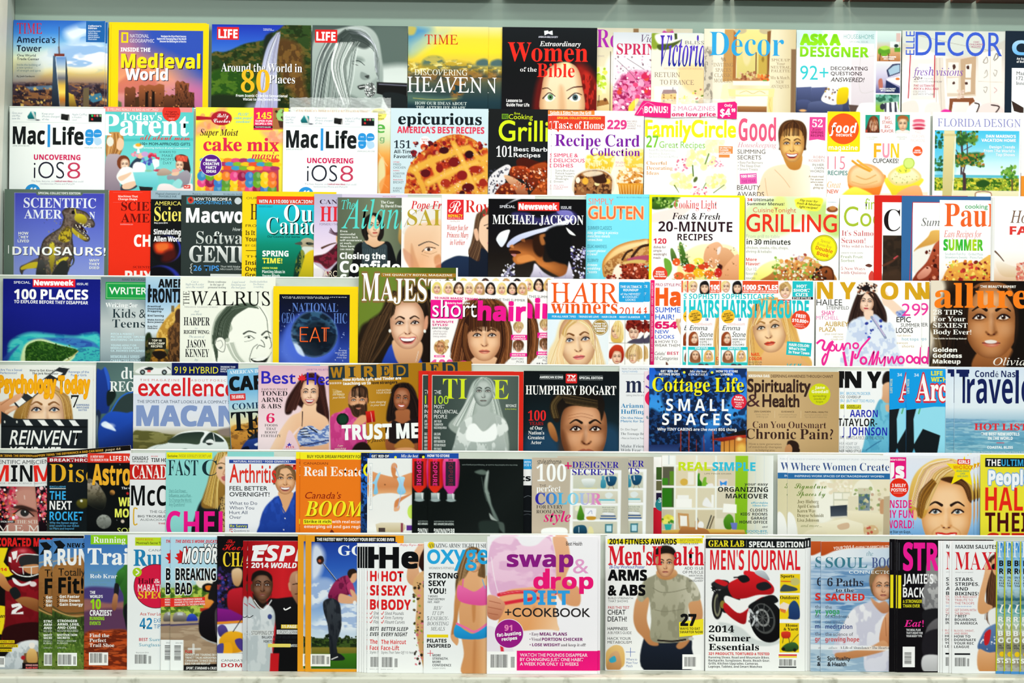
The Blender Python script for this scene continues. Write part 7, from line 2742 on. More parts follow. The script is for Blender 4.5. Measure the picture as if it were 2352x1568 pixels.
mag(5, 1, 1715.5, 853, 1927, 'c9a878', 'tan wellness magazine with dark brown title and a yellow-green dot', '''
@ 1715.5 853 1927 1058
g 1715 0 1927 0 c8a878 d0b080 c4a474 bc9c6c
c 2 2c1c16 1808 1020 1812 1012 1822 1011 1832 1016 1836 1026 1832 1040 1826 1060 1806 1060
e 1.5 2c1c16 1834 1034 4 5
c 1.5 c89060 1806 1024 1814 1020 1820 1028 1818 1042 1806 1046 1803 1036
t k 1719 860.5 1768 866.5 f8f4ec KRISHNA DAS:
t q 1770 860.5 1913 867 5a4030 DEEPENING AWARENESS THROUGH CHANT
t K 1716 870 1862 900 3a2620 Spirituality
t I 1715 905 1746 934 4a2c2c &
t K 1751 905 1836 934 3a2620 Health
E d0d414 1882 905 25
t b/c 1864 886 1902 902 f8f8e0 Jane|Goodall
t r/c 1867 906 1898 924 6a6a20 spreading|seeds of|hope
t q 1732 943.5 1770 947 4a3828 ZEN GARDEN
t q 1794 943.5 1824 947 4a3828 GUIDANCE
t q 1849 944 1901 947.5 4a3828 NATURAL HEALTH
t n/c 1736 950 1766 959 9a8460 love, loss &|letting go
t n/c 1788 950 1830 959 9a8460 channeled from|another world
t n/c 1848 950 1900 959 9a8460 pumpkin power, wild|tips & panchakarma
R e0c8a0 1779 943 1779.8 960
R e0c8a0 1839 943 1839.8 960
t R 1729 968 1898 983 4a2c28 Can You Outsmart
t S 1713 985 1914 1008 3a2420 Chronic Pain?
t r/c 1720 1017 1796 1036 7a6448 How a new generation|of mind-body therapies|is helping you
''')
NG2 = mag(5, 1, 1939.4, 851.5, 2156, 'f3f5f6', "white men's style magazine with black capitals and a man in a turquoise shirt", '''
@ 1978 852 2048 1058
f f3f5f6
c 3 1c1614 2026 880 2028 862 2036 852 2048 850 2048 890 2034 886
c 3 e8b890>c89068 2028 884 2044 878 2048 900 2048 950 2020 935 2026 910
c 3 7cc8e0>5cb0d0 1982 1058 1984 1020 1996 975 2006 950 2020 918 2034 925 2048 940 2048 1058
N 4a9cc0*.6 .55 14 20
l 2 2c6c98 1990 1034 2010 1020 2024 1012
c 3 e0b088 2034 930 2044 930 2048 945 2036 944
t H 1940 853 1978 890 101112 N
t H 1991 853 2024 890 101112 Y
t q 1944 900.5 1999 907 68b4dc BROOKLYN DECKER
t q 1944 909 1977 915 5a6468 COVERS UP
t q 1944 917.5 2008 924 68b4dc (BUT NOT TOO MUCH)
R e8e028 1944 929 1978 940
t b 1945 931 1977 938 24241c GODZILLA'S
t b 1952 941.5 2016 958 2028b0 AARON
t b 1939.5 961.5 2015 979 121214 TAYLOR-
t b 1949 981.5 2038 1000 2028b0 JOHNSON
t n 1944 1002 2030 1009 34383c WANTS A PIECE OF THE ACTION
t n 1943 1016 1976 1031 7a848c HEART OF|DORK-NESS,
t q 1943 1033 1978 1039 34383c NERD STYLE
''')
again(NG2, 0, 1925, 851, "second copy of the white men's style magazine, its first letter doubled beside the tan cover")
AR = mag(5, 3, 2081.6, 847.7, 2296, '149ce6', 'bright blue comic digest with big white red-edged lettering', '''
@ 2081 934 2175 1060
f 121a1e
p 1.5 94dcf0 2098 944 2110 934 2175 924 2175 1060 2150 1060 2160 1000 2120 985 2100 1020
p 1.5 181c20 2081 940 2106 934 2094 980 2081 1010
p 2 62c0e0 2088 1060 2100 1030 2110 1060
l 3 58b070 2110 950 2114 936
Q 149ce6 2081.6 847.7 2296 847.7 2296 915 2082 942
t b 2099 858 2110 865 d0e8f8 34
t S/od82838 2104 860 2180 921 f8fafa A
t S/@-90/l 2069 885 2102 890 e8e0a0 LIFE WITH
t B/od82838/x 2137 884 2230 920 f8fafa rchie
t k 2138 852 2174 876 f0e828 LIFE|WITH
'''.replace('t S/od82838 2104 860 2180 921 f8fafa A', 't S/od82838 2104 860 2137 921 f8fafa A'))
again(AR, 2, 2043, 847, 'second copy of the blue comic digest, its spine side showing beside the first')
CT = mag(5, 5, 2192, 843.5, 2412, 'dbe6f2', 'pale blue travel magazine with tall navy title over a calm sea and red headline', '''
@ 2192 843 2360 1060
g 0 843 0 1060 d4e2f2 dce8f4 e4eef6 e0ecf4 a0c4d8 7ab4cc 74b0c8 8cc0d0
p 3 7aa8c8>68a8c4>80b8c8 2192 962 2360 964 2360 1060 2192 1060
N a8d0dc*.7 .55 30 4
N 4a88a8*.5 .6 24 3
R 142058 2196 849 2226 858
t b 2239 851 2340 866 142058 Condé Nast
t b 2203 853 2224 926 142058 T
t b/x 2221 871 2395 926 142058 raveler
t B 2238 972.5 2360 987.5 e03038 HOT LIST
t k/c 2254 993 2342 1009.5 f4f8fa THE BEST NEW HOTELS|IN THE WORLD
R d83848 2289 1016 2307 1017.5
t k 2268 1024 2327 1030 f4f8fa COASTAL BLISS
t n 2236 1036 2352 1040 e8f0f4 Three Seaside Destinations That Have It All
''')
again(CT, 4, 2172, 843, 'second copy of the sea travel magazine, a pale strip between the comic and the first')
# ------------------------------------------------------------------ tier 6
MI = mag(6, 0, -23, 1040.5, 203, 'e6e8e8', 'science magazine with a close-up eye and red sparkles, lowest-standing of its two copies', '''
@ -23 1117 203 1250
g -31 0 203 0 8a2838 a8585c b08070 8a6050 5a3c34
c 14 c89080*.9 40 1125 90 1125 130 1150 140 1240 20 1240 20 1180
c 14 7a4034*.7 30 1160 60 1165 90 1180 60 1190 30 1185
c 8 180c14 -31 1117 20 1117 10 1150 20 1190 -10 1250 -31 1250
d 150 1 4 e83850,f87888,c82040,f8c0b0,fff,a01838,e87830 -31 1118 38 1200
d 50 2 5 f05878*.6,f8a0a8*.6,e84060*.5 -28 1120 40 1195
c 3 3a2420 28 1165 50 1160 80 1170 84 1176 52 1170
c 2 c8a8a0 36 1178 54 1170 76 1184 60 1190 44 1186
e 1.5 2a2828 57 1177 10 9
e 1 e8f0f0 58 1175 1.5 2
l 3 2a1814 32 1180 54 1168 78 1185
l 2 f0e0d8*.7 56 1138 57 1146
e 20 c07060*.5 110 1180 30 30
R 14100e -23 1040.5 203 1052
t k -22 1044 140 1049 d8a030 HAPPIER TEENS: THE DIFFERENCE A DAD CAN MAKE
t j 144 1044 180 1049 c8b088 page 44
t r -24 1056.5 120 1065.5 3a3c40 SCIENTIFIC AMERICAN
t b -23 1068 20 1106 e82820 M
t b 25 1068 110 1106 121416 IND
t r -24 1108 112 1111.5 8a9094 BEHAVIOR · BRAIN SCIENCE · INSIGHTS
R 1c1c1c 0 1195 34 1201
t b 2 1196 32 1200 e8e8e8 SPECIAL REPORT
t R 39 1194 130 1202 e8dcd0 THE SCIENCE OF
t U -6 1206 190 1220 f4ece4 M E M O R Y
''')
again(MI, 1, 74, 1042, 'tilted second copy of the sparkling eye science magazine, its black top edge sticking up', rot=-5.2)
mag(6, 2, 108, 1050, 330, '111518', 'black science magazine with dark red strip and gold serif title', '''
@ 108 1062 205 1245
g 108 1062 205 1245 0e1214 141a1e 0e1418 1a2224
c 4 6a6420>3a3810 176 1152 186 1146 200 1146 205 1150 205 1160 190 1168 178 1162
e 2 e8e8d8 187 1150 3 3
c 6 2c3430*.8 108 1200 160 1222 205 1220 205 1245 108 1245
R a01420 108 1050 330 1062
t b 114 1053 236 1060 f4f0f0 BREAKTHROUGH
t R 113.5 1066 325 1107 e8b028 Discover
t q 114 1116 151 1120 58b4e8 EXCLUSIVE
R e8ecec 114 1121.5 151 1123
t b 114 1128 151 1147.5 38b0f0 THE
t b 114 1150.5 165 1170.5 f8f8f8 NEXT
t b 114 1175 191 1195 38b0f0 ROCKET
t q 114 1198 182 1216 58a8d8 Why the fastest engine|ever could be our ticket|to Mars and beyond
''')
mag(6, 3, 200.7, 1041, 420, '0c0f10', 'black space magazine with an asteroid, small moons and thick gold title', '''
@ 200 1062 302 1245
f 0c0f10
d 14 .5 1 e8ecf0,a8b0c0 202 1064 300 1240
c 3 c8b8a8>6a6450>3a3c28 200 1104 212 1102 224 1110 234 1124 243 1140 243 1156 236 1170 222 1168 206 1160 196 1150
N 4a4434*.7 .55 7 7
v 0c0f10 90 .5
e 1.5 b8803c 258 1131 6 6
v 3a2410 120 .4
e 1.5 a8aca4>5a5e58 239 1198 17 16
N 787c74 .55 5 5
e 1.5 d8c8b8 282 1197 4 4
e 1 c82828 293 1133 3 3
e 3 b05020 234 1232 22 7
R e03424 200.7 1041 420 1062.5
t b 207 1046 249 1059 fbeeee A NEW WAY|TO SEARCH FOR
t b 252 1047 344 1058 fbeeee LIFE IN SPACE
t k 211 1066 395 1113 f0b02c Astronomy
t S 279 1118 320 1123 e8e8e8 The world's
t k 272 1142 330 1162 e8ec60 WE'RE
t k 264 1168 340 1187.5 e8ec60 MOONS
t r 270 1212 330 1224 dce870 SOLAR
''')
mag(6, 4, 298, 1040.4, 516, 'e8eaec', 'white business magazine with a red title band and huge black condensed letters', '''
t b 303 1048 340 1056.5 1c2024 CANADA'S
t b 303 1058 339 1062 3a3e42 TOP 50 JOBS P.32
t b 347 1046.5 362 1049.5 d83038 EXCLUSIVE
t b 347 1052 420 1061 1c2024 TIM HORTONS
R c8201c 298 1066.8 516 1101.5
t S 303.5 1069 425 1098.5 f8f4f0 CANADIAN
t b 301 1115 460 1161 0c0e10 McCoy's
L e0b028 3 316 1169 308 1169 308 1203 316 1203
t r 344 1172 400 1178 5a5e62 THE GLOBAL
t q 317 1183 410 1188 3a3e42 BIG TROUBLE. NEW
t r 322 1191 410 1196 5a5e62 AUDACIOUS PLAN
t b 364 1200 396 1204 b82830 THE FIX
''')
mag(6, 5, 381, 1036.5, 629, '8ed6d2', 'turquoise business magazine with a fair-haired woman half hidden and pink letters', '''
@ 440 1037 522 1245
f 8ed6d2
c 4 1c2226>0e1214 450 1180 462 1150 480 1135 522 1130 522 1245 440 1245
c 4 b08a3c>8a6428 492 1050 506 1038 528 1036 528 1110 505 1160 485 1168 462 1160 476 1110 484 1075
h 120 2.2 d8b458,a07a30,7a5820,c89c48,e8cc80 500 1042 486 1090 468 1155 / 516 1040 500 1110 500 1168
c 3 f0c8a4>e0b08c 496 1080 502 1060 516 1046 528 1046 528 1120 514 1112 500 1096
e 1.5 4a4a40 506 1074 5 3
l 2 6a4a28 498 1066 508 1063 518 1066
c 2 c06060 508 1096 516 1092 528 1092 528 1102 514 1104
l 2 c08868 516 1078 512 1088 516 1090
c 3 c8a868 506 1160 522 1140 522 1245 510 1245
d 120 .8 1.8 3a2c1c,5a4428 504 1140 522 1245
R f0ec18 382 1039 487 1054
t q 385 1044 408 1050 2a3020 Exclusive:
t n 410 1044 484 1050 6a7030 INSIDE GOOGLE'S SECRET LAB
t R 386 1057 455 1092 183038 FAST
t R 464 1057 498 1092 183038 C
t n 388 1124 440 1163 4a8888 She's Got Power,|Influence, and a Plan|To Change the World.|Any Questions?
R 5a9898 388 1130.5 431 1131
R 5a9898 388 1140.5 442 1141
R 5a9898 388 1154 441 1154.5
t b 382 1174 640 1235 f01890 CHELSEA
''')
mag(6, 6, 517, 1048.6, 740, 'f0f2f6', 'white health magazine with tall red title and a man in a blue shirt', '''
@ 590 1062 682 1245
f f0f2f6
c 3 2c58c8>163488 592 1245 596 1205 606 1170 622 1150 640 1138 660 1150 682 1132 682 1245
N 1c3c98*.7 .5 10 18
c 2 e0a878 640 1128 672 1130 668 1150 654 1178 646 1160
c 3 6a5034>4a3420 628 1105 626 1085 634 1072 650 1066 668 1070 678 1082 680 1105 674 1100 632 1112
F 655 1101 33 skin=e8b080 lip=c07060 smile=2 brow=5a4028 shade=a06840
h 50 2 7a5c3c,4a3420,9a7850 632 1105 632 1080 648 1068 / 640 1090 644 1076 664 1072
h 24 2 7a5c3c,4a3420 660 1068 676 1080 678 1104 / 656 1072 668 1080 674 1094
l 3 2048a8 640 1140 646 1160 655 1178
l 2 1c3c98 625 1150 640 1142 648 1160
e 1 e8ecf4 655 1190 1.6 1.6
e 1 e8ecf4 652 1216 1.6 1.6
R 2848a0 526 1055.7 740 1064
t b 536 1057.5 668 1062 e8ecf4 NATURAL REMEDIES * FOOD GIMMICKS *
t q 527 1066 634 1108 e03428 Arthritis
t q 654 1066 700 1078 e03428 T
t q 527 1116.5 619 1140 2a2c30 FEEL BETTER|OVERNIGHT!
t r 527 1151.5 591 1191.5 3a4868 What to Do|When You|Hurt All|Over
R 2848a0 527 1203.5 570 1213
t b 529 1205 568 1211 d8e020 Rx Savvy
t R 527 1215 535 1226 d83028 5
t r 537 1216 586 1228 3a3c50 Questions to|Ask Your Doctor
''')
RE = mag(6, 8, 689.4, 1039.4, 912, 'f07c1c', 'orange real estate magazine with white slab title and yellow boom lettering', '''
R f8ec20 689.4 1039.4 912 1055
t b 705 1045 850 1052 3a3c18 BUY YOUR DREAM PROPERTY FOR LESS
t r 697 1061.5 753 1067 7a2c10 CANADIAN
t S 697.5 1072 834 1093 fbf6f0 Real Estate
t p 701 1130 784 1145 8a1c10 Canada's
t J/sa04808 700 1151 838 1185 f8f028 BOOM
R f4ec28 697 1192.5 762 1204
t b 699 1194.5 760 1201 3a2a10 Strike it rich
t b 763 1194.5 845 1201 fbf2e8 with real estate in
t b 699 1206 845 1212.5 fbf2e8 emerging oil and gas regions
C 7a2c18 758 1222 762 1216 768 1222 768 1230 756 1230
''', spine='f07c1c')
again(RE, 7, 679.5, 1038, 'second copy of the orange real estate magazine, a narrow orange strip beside the first')
mag(6, 9, 829, 1040, 1053, '1c4ca8', 'night-blue cottage magazine under two advertising back covers, its top headlines showing', '''
@ 829 1040 848 1245
g 0 1040 0 1245 1c58d0 2070d8 1c4c98 142c54
N 0c1830*.9 .5 8 12 .05
d 60 1 2.5 0c1830,142c54,5a98d8*.6 829 1100 848 1240
R 14203c 853 1042 893 1052
R 14203c 962 1042 976 1052
t k 853 1044.5 893 1050.5 f0f4f8 GET RID OF
t J 920 1043.5 960 1050 f0f4f8 Mix the best
t k 981 1043 1032 1049 f0f4f8 HOW TO STORE
E e8e838 908 1050 3
E e8e838 972 1049 3
C f4ec1c 834 1078 838 1068 846 1064 850 1066 842 1072 839 1080 842 1088 850 1092 842 1094 836 1088
''')
mag(6, 10, 843.5, 1052.7, 1066, 'eff1ef', 'white back cover with a tanned woman in a pale blue bikini lying sideways', '''
@ 844 1053 950 1245
f eff1ef
c 2 e8a06c>c87840 846 1086 870 1088 895 1094 915 1096 930 1090 950 1088 950 1130 925 1135 900 1132 870 1134 846 1140
v f8c898 90 .6
c 2 d88850 898 1080 900 1066 908 1064 912 1072 908 1090 916 1096 904 1098
e 1.5 e0a078 905 1069 5 6
c 2 d88850 906 1170 908 1150 925 1140 946 1134 920 1152 916 1166
c 1.5 e8b088 906 1166 918 1162 916 1172 906 1174
c 1.5 a8dcf4>78c0e8 866 1090 874 1086 866 1110 868 1132 858 1134 860 1112 846 1114 846 1108 858 1106
c 1.5 b8e4f8>80c4e8 912 1098 924 1094 930 1098 926 1112 932 1130 920 1136 912 1128 916 1112
l 1.6 a8c8f0 908 1072 918 1100 928 1128
l 1.6 a8c8f0 928 1100 922 1130 914 1166
e 1 8a5030 884 1113 2 1.6
e 1.5 c8e860 946 1175 10 16
p 1.5 e0d8c0>c8b890 863 1204 875 1200 924 1200 932 1206 932 1214 924 1222 866 1222
r 4a3c38 870 1212 885 1222
p 1.5 8a3a4a 921 1201 926 1201 926 1222 921 1222
r 5a2a8a 934 1206 950 1218
Q c0ccd0 847 1064 855.5 1064 855.5 1171 847 1171
Q f4f6f4 847.8 1065 855 1065 855 1170 847.8 1170
t n/@-90 806 1115 896 1118.5 8a9098 The easiest way to keep your summer glow is here
''')
IS = mag(6, 12, 983.4, 1053.6, 1202, '0e1413', 'black back cover with upside-down red and pink drink bottles and a dim sprinting figure', '''
g 983 1053 1202 1245 101615 0c1211 141a19 0e1413
c 3 f02c28>d01c18>e03018 984 1053 1017 1053 1018 1110 1010 1124 1002 1132 996 1132 988 1124 983 1110
v a01010 0 .75
c 3 f05ca0>e02c88>c83898 1019 1053 1052 1053 1053 1110 1046 1124 1040 1134 1032 1136 1024 1126 1018 1112
v a02060 0 .8
p 1.5 c8d4d4>7a8c8c 990 1132 1010 1132 1010 1148 990 1148
l 2 f8f8f8 1006 1133 1007 1146
e 1.5 9aacac 1000 1149 11 3.5
p 1.5 b8c4c8>7a8c8c 1027 1134 1044 1134 1044 1148 1027 1148
l 2 f8f8f8 1040 1134 1041 1147
e 1.5 9aacac 1036 1149 11 3.5
r 501418 988 1060 1009 1116
r 2c2434 1023 1060 1046 1116
c 4 5a6a62 1090 1083 1105 1078 1118 1082 1122 1086 1112 1090 1098 1088
c 4 a8b4ae>7a8a82 1117 1086 1122 1080 1122 1092 1120 1120 1124 1134 1114 1130 1112 1110
c 4 8a9a92>5a6a64 1114 1126 1124 1136 1130 1160 1142 1185 1146 1196 1136 1192 1126 1165 1118 1145
c 3 a0aca6 1124 1178 1136 1190 1142 1196 1128 1192
c 4 4a5852 1140 1198 1156 1200 1160 1216 1158 1224 1148 1214
c 5 24302c 1100 1200 1130 1195 1146 1204 1140 1235 1110 1235
l 2 4a5a54*.6 1106 1095 1112 1130 1118 1150
t n/@180 1061 1066 1188 1069 8a9894 Meet the man behind the muscle at TheIsopureCompany.com
t b/@90 968 1080 1030 1090 e83088 ISOPURE
t b/@90 1004 1080 1066 1090 6a2838 ISOPURE
t b/@180 997 1196 1043 1199 8a9894 AVAILABLE AT GNC & THE VITAMIN SHOPPE
t b/@180 997 1201 1043 1206 c8d4d0 THEISOPURECOMPANY.COM
t b/@180 997 1214 1044 1225 f0f4f2 BEGINNING
t b/@180 997 1228 1044 1231 e0e4e2 A TOUR BODY IS JUST THE
''')
again(IS, 11, 946.5, 1053, 'second copy of the black back cover with upside-down bottles, its first bottle showing')
mag(6, 9, 1108, 1054, 1221, '0e1216', 'black magazine with a blue corner flag, between the upside-down bottles and taupe shelf covers', '''
R 2898d8 1150 1054 1221 1077
R f0f2f2 1150 1077 1221 1114
t b 1203 1058 1226 1070 d0e8f8 WIN Y|ICE CL
t k 1165 1090 1219 1104 101418 arts
L 6a7278 1 1203 1142 1212 1138 1220 1140
L 6a7278 1 1203 1173 1221 1174
L 4a5258 1 1203 1182 1212 1180 1220 1182
''')
ST = mag(6, 11, 1221.7, 1051, 1443, 'c4b6a2', 'taupe decorating magazine with a white shelf unit of blue vases and a rainbow of letters', '''
@ 1221 1051 1443 1248
g 1221 0 1443 0 c8b8a4 c0b4a0 c4bcaa b8b4a4
p 1.5 f4f6f6 1310 1077 1427 1079 1425 1248 1308 1248
p 1.5 d8d8c8>c8ccb8 1316 1085 1419 1086 1419 1122 1316 1122
p 1.5 dcdac8>ccc8b4 1316 1127 1419 1127 1419 1155 1316 1155
p 1.5 d4d8c8>d0ccb8 1316 1161 1419 1161 1418 1192 1316 1192
p 1.5 d0d0bc>c4bca8 1316 1197 1418 1197 1418 1248 1316 1248
c 1.5 f4f8f8>b8c4bc 1337 1100 1366 1100 1363 1114 1356 1119 1346 1119 1339 1112
l 2 e0d890 1331 1121 1370 1121
c 1.5 5aa8c0>2a84a0 1382 1093 1388 1093 1388 1100 1391 1104 1391 1119 1380 1119 1380 1104 1382 1100
c 1.5 1c5c84>103c5c 1392 1094 1415 1094 1414 1108 1408 1115 1398 1115 1393 1106
l 2 e8f0f4 1398 1095 1399 1104
l 1 8a6a48 1400 1115 1397 1122
l 1 8a6a48 1407 1115 1410 1122
c 1.5 e0e8e8 1390 1134 1400 1130 1408 1136 1400 1144 1392 1142
r 58c0d8 1376 1146 1412 1149
r e8f0f0 1380 1150 1414 1154
c 2 5aa028>3c7818 1326 1192 1330 1168 1334 1160 1340 1176 1344 1192
c 1.5 f0f0d0 1322 1164 1330 1162 1328 1172 1322 1172
p 1 f4f4f8 1344 1166 1370 1167 1368 1192 1342 1192
l 1 6a78b0 1350 1180 1358 1172 1360 1180
c 1.5 c8942c 1348 1186 1368 1186 1366 1193 1350 1193
r 24508c 1380 1183 1414 1186
r 2c5898 1378 1189 1416 1192
c 1.5 e8ecf0 1384 1180 1390 1176 1410 1178 1408 1182
c 1.5 1c5470>10344c 1318 1212 1328 1206 1342 1206 1348 1214 1346 1226 1320 1226
l 1.6 a8c8d8 1330 1210 1330 1222
c 1.5 e0d8a0 1353 1210 1360 1210 1364 1224 1352 1224
p 1 3a7c88>2a6474 1390 1203 1408 1202 1407 1223 1390 1223
r b8dce8 1393 1206 1405 1220
c 1.5 f4f6f4 1248 1214 1298 1212 1299 1230 1250 1230
t n 1234 1055 1289 1066 1c2024 styleathome
t J 1232 1068 1300 1105 fafcfb 100
L d8286c 3.5 1297 1069 1313 1070
L d8286c 3.5 1304 1061 1305 1077
t S 1314 1060 1421 1074 3428a0 DESIGNER
t S 1314 1076.5 1410 1090.5 3428a0 SECRETS
t r 1239 1112.5 1254 1118 6a6058 THE
t R 1232 1115 1288 1129 fafcfb perfect
t B 1229.5 1132 1381 1158 3020a0~3a70d0~48b8e8~8cd8f0~c8b0e0~f078b0 COLOUR
t R 1232 1160 1293 1179 3a3430 FOR EVERY|ROOM AND
t J 1249 1174 1311 1198 e02078 style
t R/c 1383 1163 1412 1176 7a8078 Sleek looks with|colour in your|colour schemes
''', )
again(ST, 10, 1280, 1048, 'second copy of the taupe decorating magazine, its shelf picture repeated beside the first')
mag(6, 0, 1330, 1049, 1519.5, 'f4f4f2', 'white magazine with small green pictures, a teal dot and a red block, mostly hidden', '''
R 3c5c28 1507 1072 1519.5 1101
R 6a6a48 1507 1103.5 1519.5 1125.5
R 241c3c 1507 1131 1519.5 1150
R d81c34 1499 1165 1519.5 1240
E 2c8c94 1520 1158 15
t b 1512 1142 1519 1153 d8f0f0 3
''')
mag(6, 1, 1520, 1045.5, 1776, 'e8e4d8', 'organizing magazine with white cubby shelves, a green lamp and lime and blue title', '''
g 1520 0 1776 0 e4dcc8 ece4d0 e8e0cc d8d8c0 f0f4f0
r e8dcc0 1520 1046 1550 1070
'''+'\n'.join('r %s %d %d %d %d 1.5'%(c,x0,y0,x1,y1) for x0,y0,x1,y1,c in [(1522,1072,1548,1115,'5a5a48'),(1552,1075,1598,1116,'e0d4b4'),(1602,1072,1642,1117,'dccfae'),(1646,1070,1688,1118,'d8ccb0'),(1521,1120,1548,1165,'3a5a28'),(1552,1121,1598,1166,'e4dcc0'),(1601,1121,1642,1166,'dcd4b8'),(1646,1122,1688,1190,'d8d0b8'),(1521,1170,1548,1216,'c8c0a8'),(1552,1171,1598,1216,'d8ccac'),(1601,1171,1642,1214,'d4c8a8')])+'''
r f6f8f4 1520 1046 1550 1068
l 2 c0ccd0 1536 1046 1536 1066
r 5c8c28 1538 1082 1548 1114
r 3c8820 1521 1098 1534 1114
p 1 2c7818 1521 1122 1543 1122 1543 1164 1521 1164
r f4f4f0 1556 1137 1582 1150
r f8f8f4 1553 1146 1589 1166
c 2 f0f0f0 1614 1160 1622 1142 1634 1156 1638 1165
r f4f4f0 1634 1136 1640 1165
e 1.5 d8b048 1571 1107 9 8
r f0ece4 1580 1084 1594 1113
c 1.5 3c9818>28680c 1603 1088 1607 1088 1607 1100 1612 1108 1611 1118 1601 1118 1600 1106
c 1.5 78b830 1616 1098 1622 1096 1622 1106 1626 1112 1620 1118 1612 1116
c 1.5 f0ecec 1624 1112 1636 1110 1638 1118 1622 1118
r e8d8d0 1650 1100 1672 1118
c 1 3890e0 1654 1104 1660 1108 1669 1104 1668 1114 1661 1112 1655 1115
c 2 e8e050 1522 1192 1532 1182 1546 1186 1548 1196 1532 1200
d 20 2 4 f0ec70,4c9028,d8d040 1521 1184 1548 1202
p 1.5 28b0a8 1526 1204 1544 1204 1540 1220 1530 1220
p 1 c89860 1557 1178 1582 1180 1584 1214 1560 1214
p 1 f4f2ec 1562 1184 1578 1185 1579 1208 1563 1208
r c8a070 1596 1196 1606 1216
e 1.5 f4f4f4 1610 1206 7 9
l 1.4 5a4a3a 1600 1184 1604 1196
l 3 4a4a44 1624 1214 1634 1184
l 3 6a5a44 1630 1214 1640 1186
p 1.5 98cc28>78b018 1689 1046 1718 1046 1716 1245 1688 1245
l 1.4 d0dcdc 1735 1046 1735 1245
l 1.4 d8e0e0 1755 1046 1755 1245
p 1.5 f8f8f2 1662 1156 1692 1158 1692 1178 1660 1176
c 2 5a9c28>3c7814 1662 1196 1668 1184 1676 1180 1684 1188 1686 1204 1678 1216 1666 1212
p 1.5 6a78c8 1678 1200 1694 1200 1692 1216 1682 1216
p 1.5 e8c060>d8a848 1520 1218 1600 1214 1710 1216 1712 1224 1520 1226
p 1.5 c88840>a86828 1520 1224 1712 1222 1712 1226 1520 1240
c 2 c08048>9a5c2c 1564 1212 1580 1210 1620 1214 1632 1228 1630 1240 1562 1240
r f0f4f0 1520 1068 1688 1071.5
r f0f4f0 1520 1116 1688 1120
r f0f4f0 1520 1166 1660 1170
r f0f4f0 1548 1046 1552 1216
r f0f4f0 1598 1046 1602 1216
r f0f4f0 1642 1046 1646 1170
t k 1558 1061 1632 1080.5 c8e020 REAL
t k 1636 1061 1735 1080.5 38c0dc SIMPLE
t r 1618 1086 1680 1089 6a6a5a LIFE MADE EASIER
t q 1710 1107 1764 1114 2a302a your easy
t b/r 1649 1118 1764 1144 161a18 ORGANIZING|MAKEOVER
t q/r 1725 1151.5 1764 1162 38a8c8 affordable|ideas for:
t b/r 1699 1167.5 1763 1201.5 1c2420 CLOSETS|KIDS' ROOMS|GARAGE|HOME OFFICE
t b 1751 1207 1763 1211 1c2420 and
t q/r 1714 1216.5 1764 1230 38a8c8 GOOD-BYE,|CLUTTER!
''')
WW = mag(6, 3, 1809, 1044.8, 2044, 'f2f5f7', 'white and cream craft magazine with a blue band and a creamy studio desk picture', '''
@ 1809 1100 2044 1248
g 1809 1100 2044 1248 d8d0a8 e0d8b4 ece4c8 e8dcb8
c 10 f8f8f0*.8 1870 1110 1910 1105 1920 1180 1880 1200
d 50 2 6 f8f4e4,f0e8d0,e8dcc0 1880 1100 1960 1130
r c8c8b0 1914 1130 1952 1165 2
r f4f2e4 1916 1132 1934 1146
r f0ecd8 1936 1132 1952 1146
r f0ecd8 1916 1149 1952 1164
c 2 f0ecd8 1962 1115 1985 1098 2004 1112 2008 1150 1960 1150
p 1.5 d0ccb0 1970 1120 2000 1120 2000 1134 1970 1134
p 1.5 5a7078>8a98a0 1972 1134 1998 1134 1998 1172 1972 1172
d 16 2 4 4a6a78,a8a878,6a8a58 1974 1136 1996 1170
p 1.5 e4dcc0 1948 1140 1972 1138 1972 1172 1948 1172
p 1.5 e8e0c4 2000 1134 2030 1130 2030 1176 2000 1176
d 30 1.5 4 a8b878,d0c8a0,c8a890,8a9868 1950 1120 2040 1172
c 1.5 c89870 2022 1150 2032 1148 2034 1176 2022 1178
p 1.5 2c3440>4a5460 1907 1162 1946 1159 1946 1186 1908 1188
p 1.5 dcd8c8 1908 1186 1946 1184 1946 1188 1908 1190
p 1.5 f0e8cc>dccfa8 1946 1172 2030 1180 2026 1220 1990 1218 1950 1195
p 1.5 f4eed8>e8dcb4 1870 1205 1940 1190 1982 1202 1985 1222 1940 1248 1900 1248 1870 1230
c 1.5 d8b898 1924 1206 1948 1200 1950 1212 1930 1216
c 1.5 d8b888 1985 1210 2010 1206 2018 1224 1990 1230
d 10 2 4 f8f0e0,c85c48,e8d0b0 1988 1206 2014 1226
c 2 f4f4f0 1809 1180 1824 1186 1832 1220 1830 1248 1809 1248
c 2 f0e8cc>d8c8a0 1850 1222 1880 1214 1900 1222 1890 1248 1840 1248
p 1.5 c0b090 2030 1140 2044 1138 2044 1248 2028 1248
t n 1814 1053 2040 1056.5 b8c0cc PUBLISHED BY STAMPINGTON & COMPANY'S SOMERSET STUDIO · CREATED BY JO PACKHAM
t R 1815.5 1063 2042 1080.5 34508c Where Women Create
R 2a6ca8 1809 1086.5 2044 1100
t q 1825 1091 2030 1095.5 dcecf8 INSPIRING WORK SPACES OF EXTRAORDINARY WOMEN
t c 1825 1110 1898 1122 5a8018 Signature
t c 1830 1128 1896 1139 5a8018 Spaces by
t R 1831.5 1148 1892 1198 5a5420 Joey Hieberg|April Cornell|Karen Way|Denyse Schmidt|Lisa Johnson
t I 1840 1204 1888 1210 6a7430 and more...
''')
again(WW, 2, 1786, 1044, 'second copy of the blue-banded craft magazine, a strip of it beside the first')
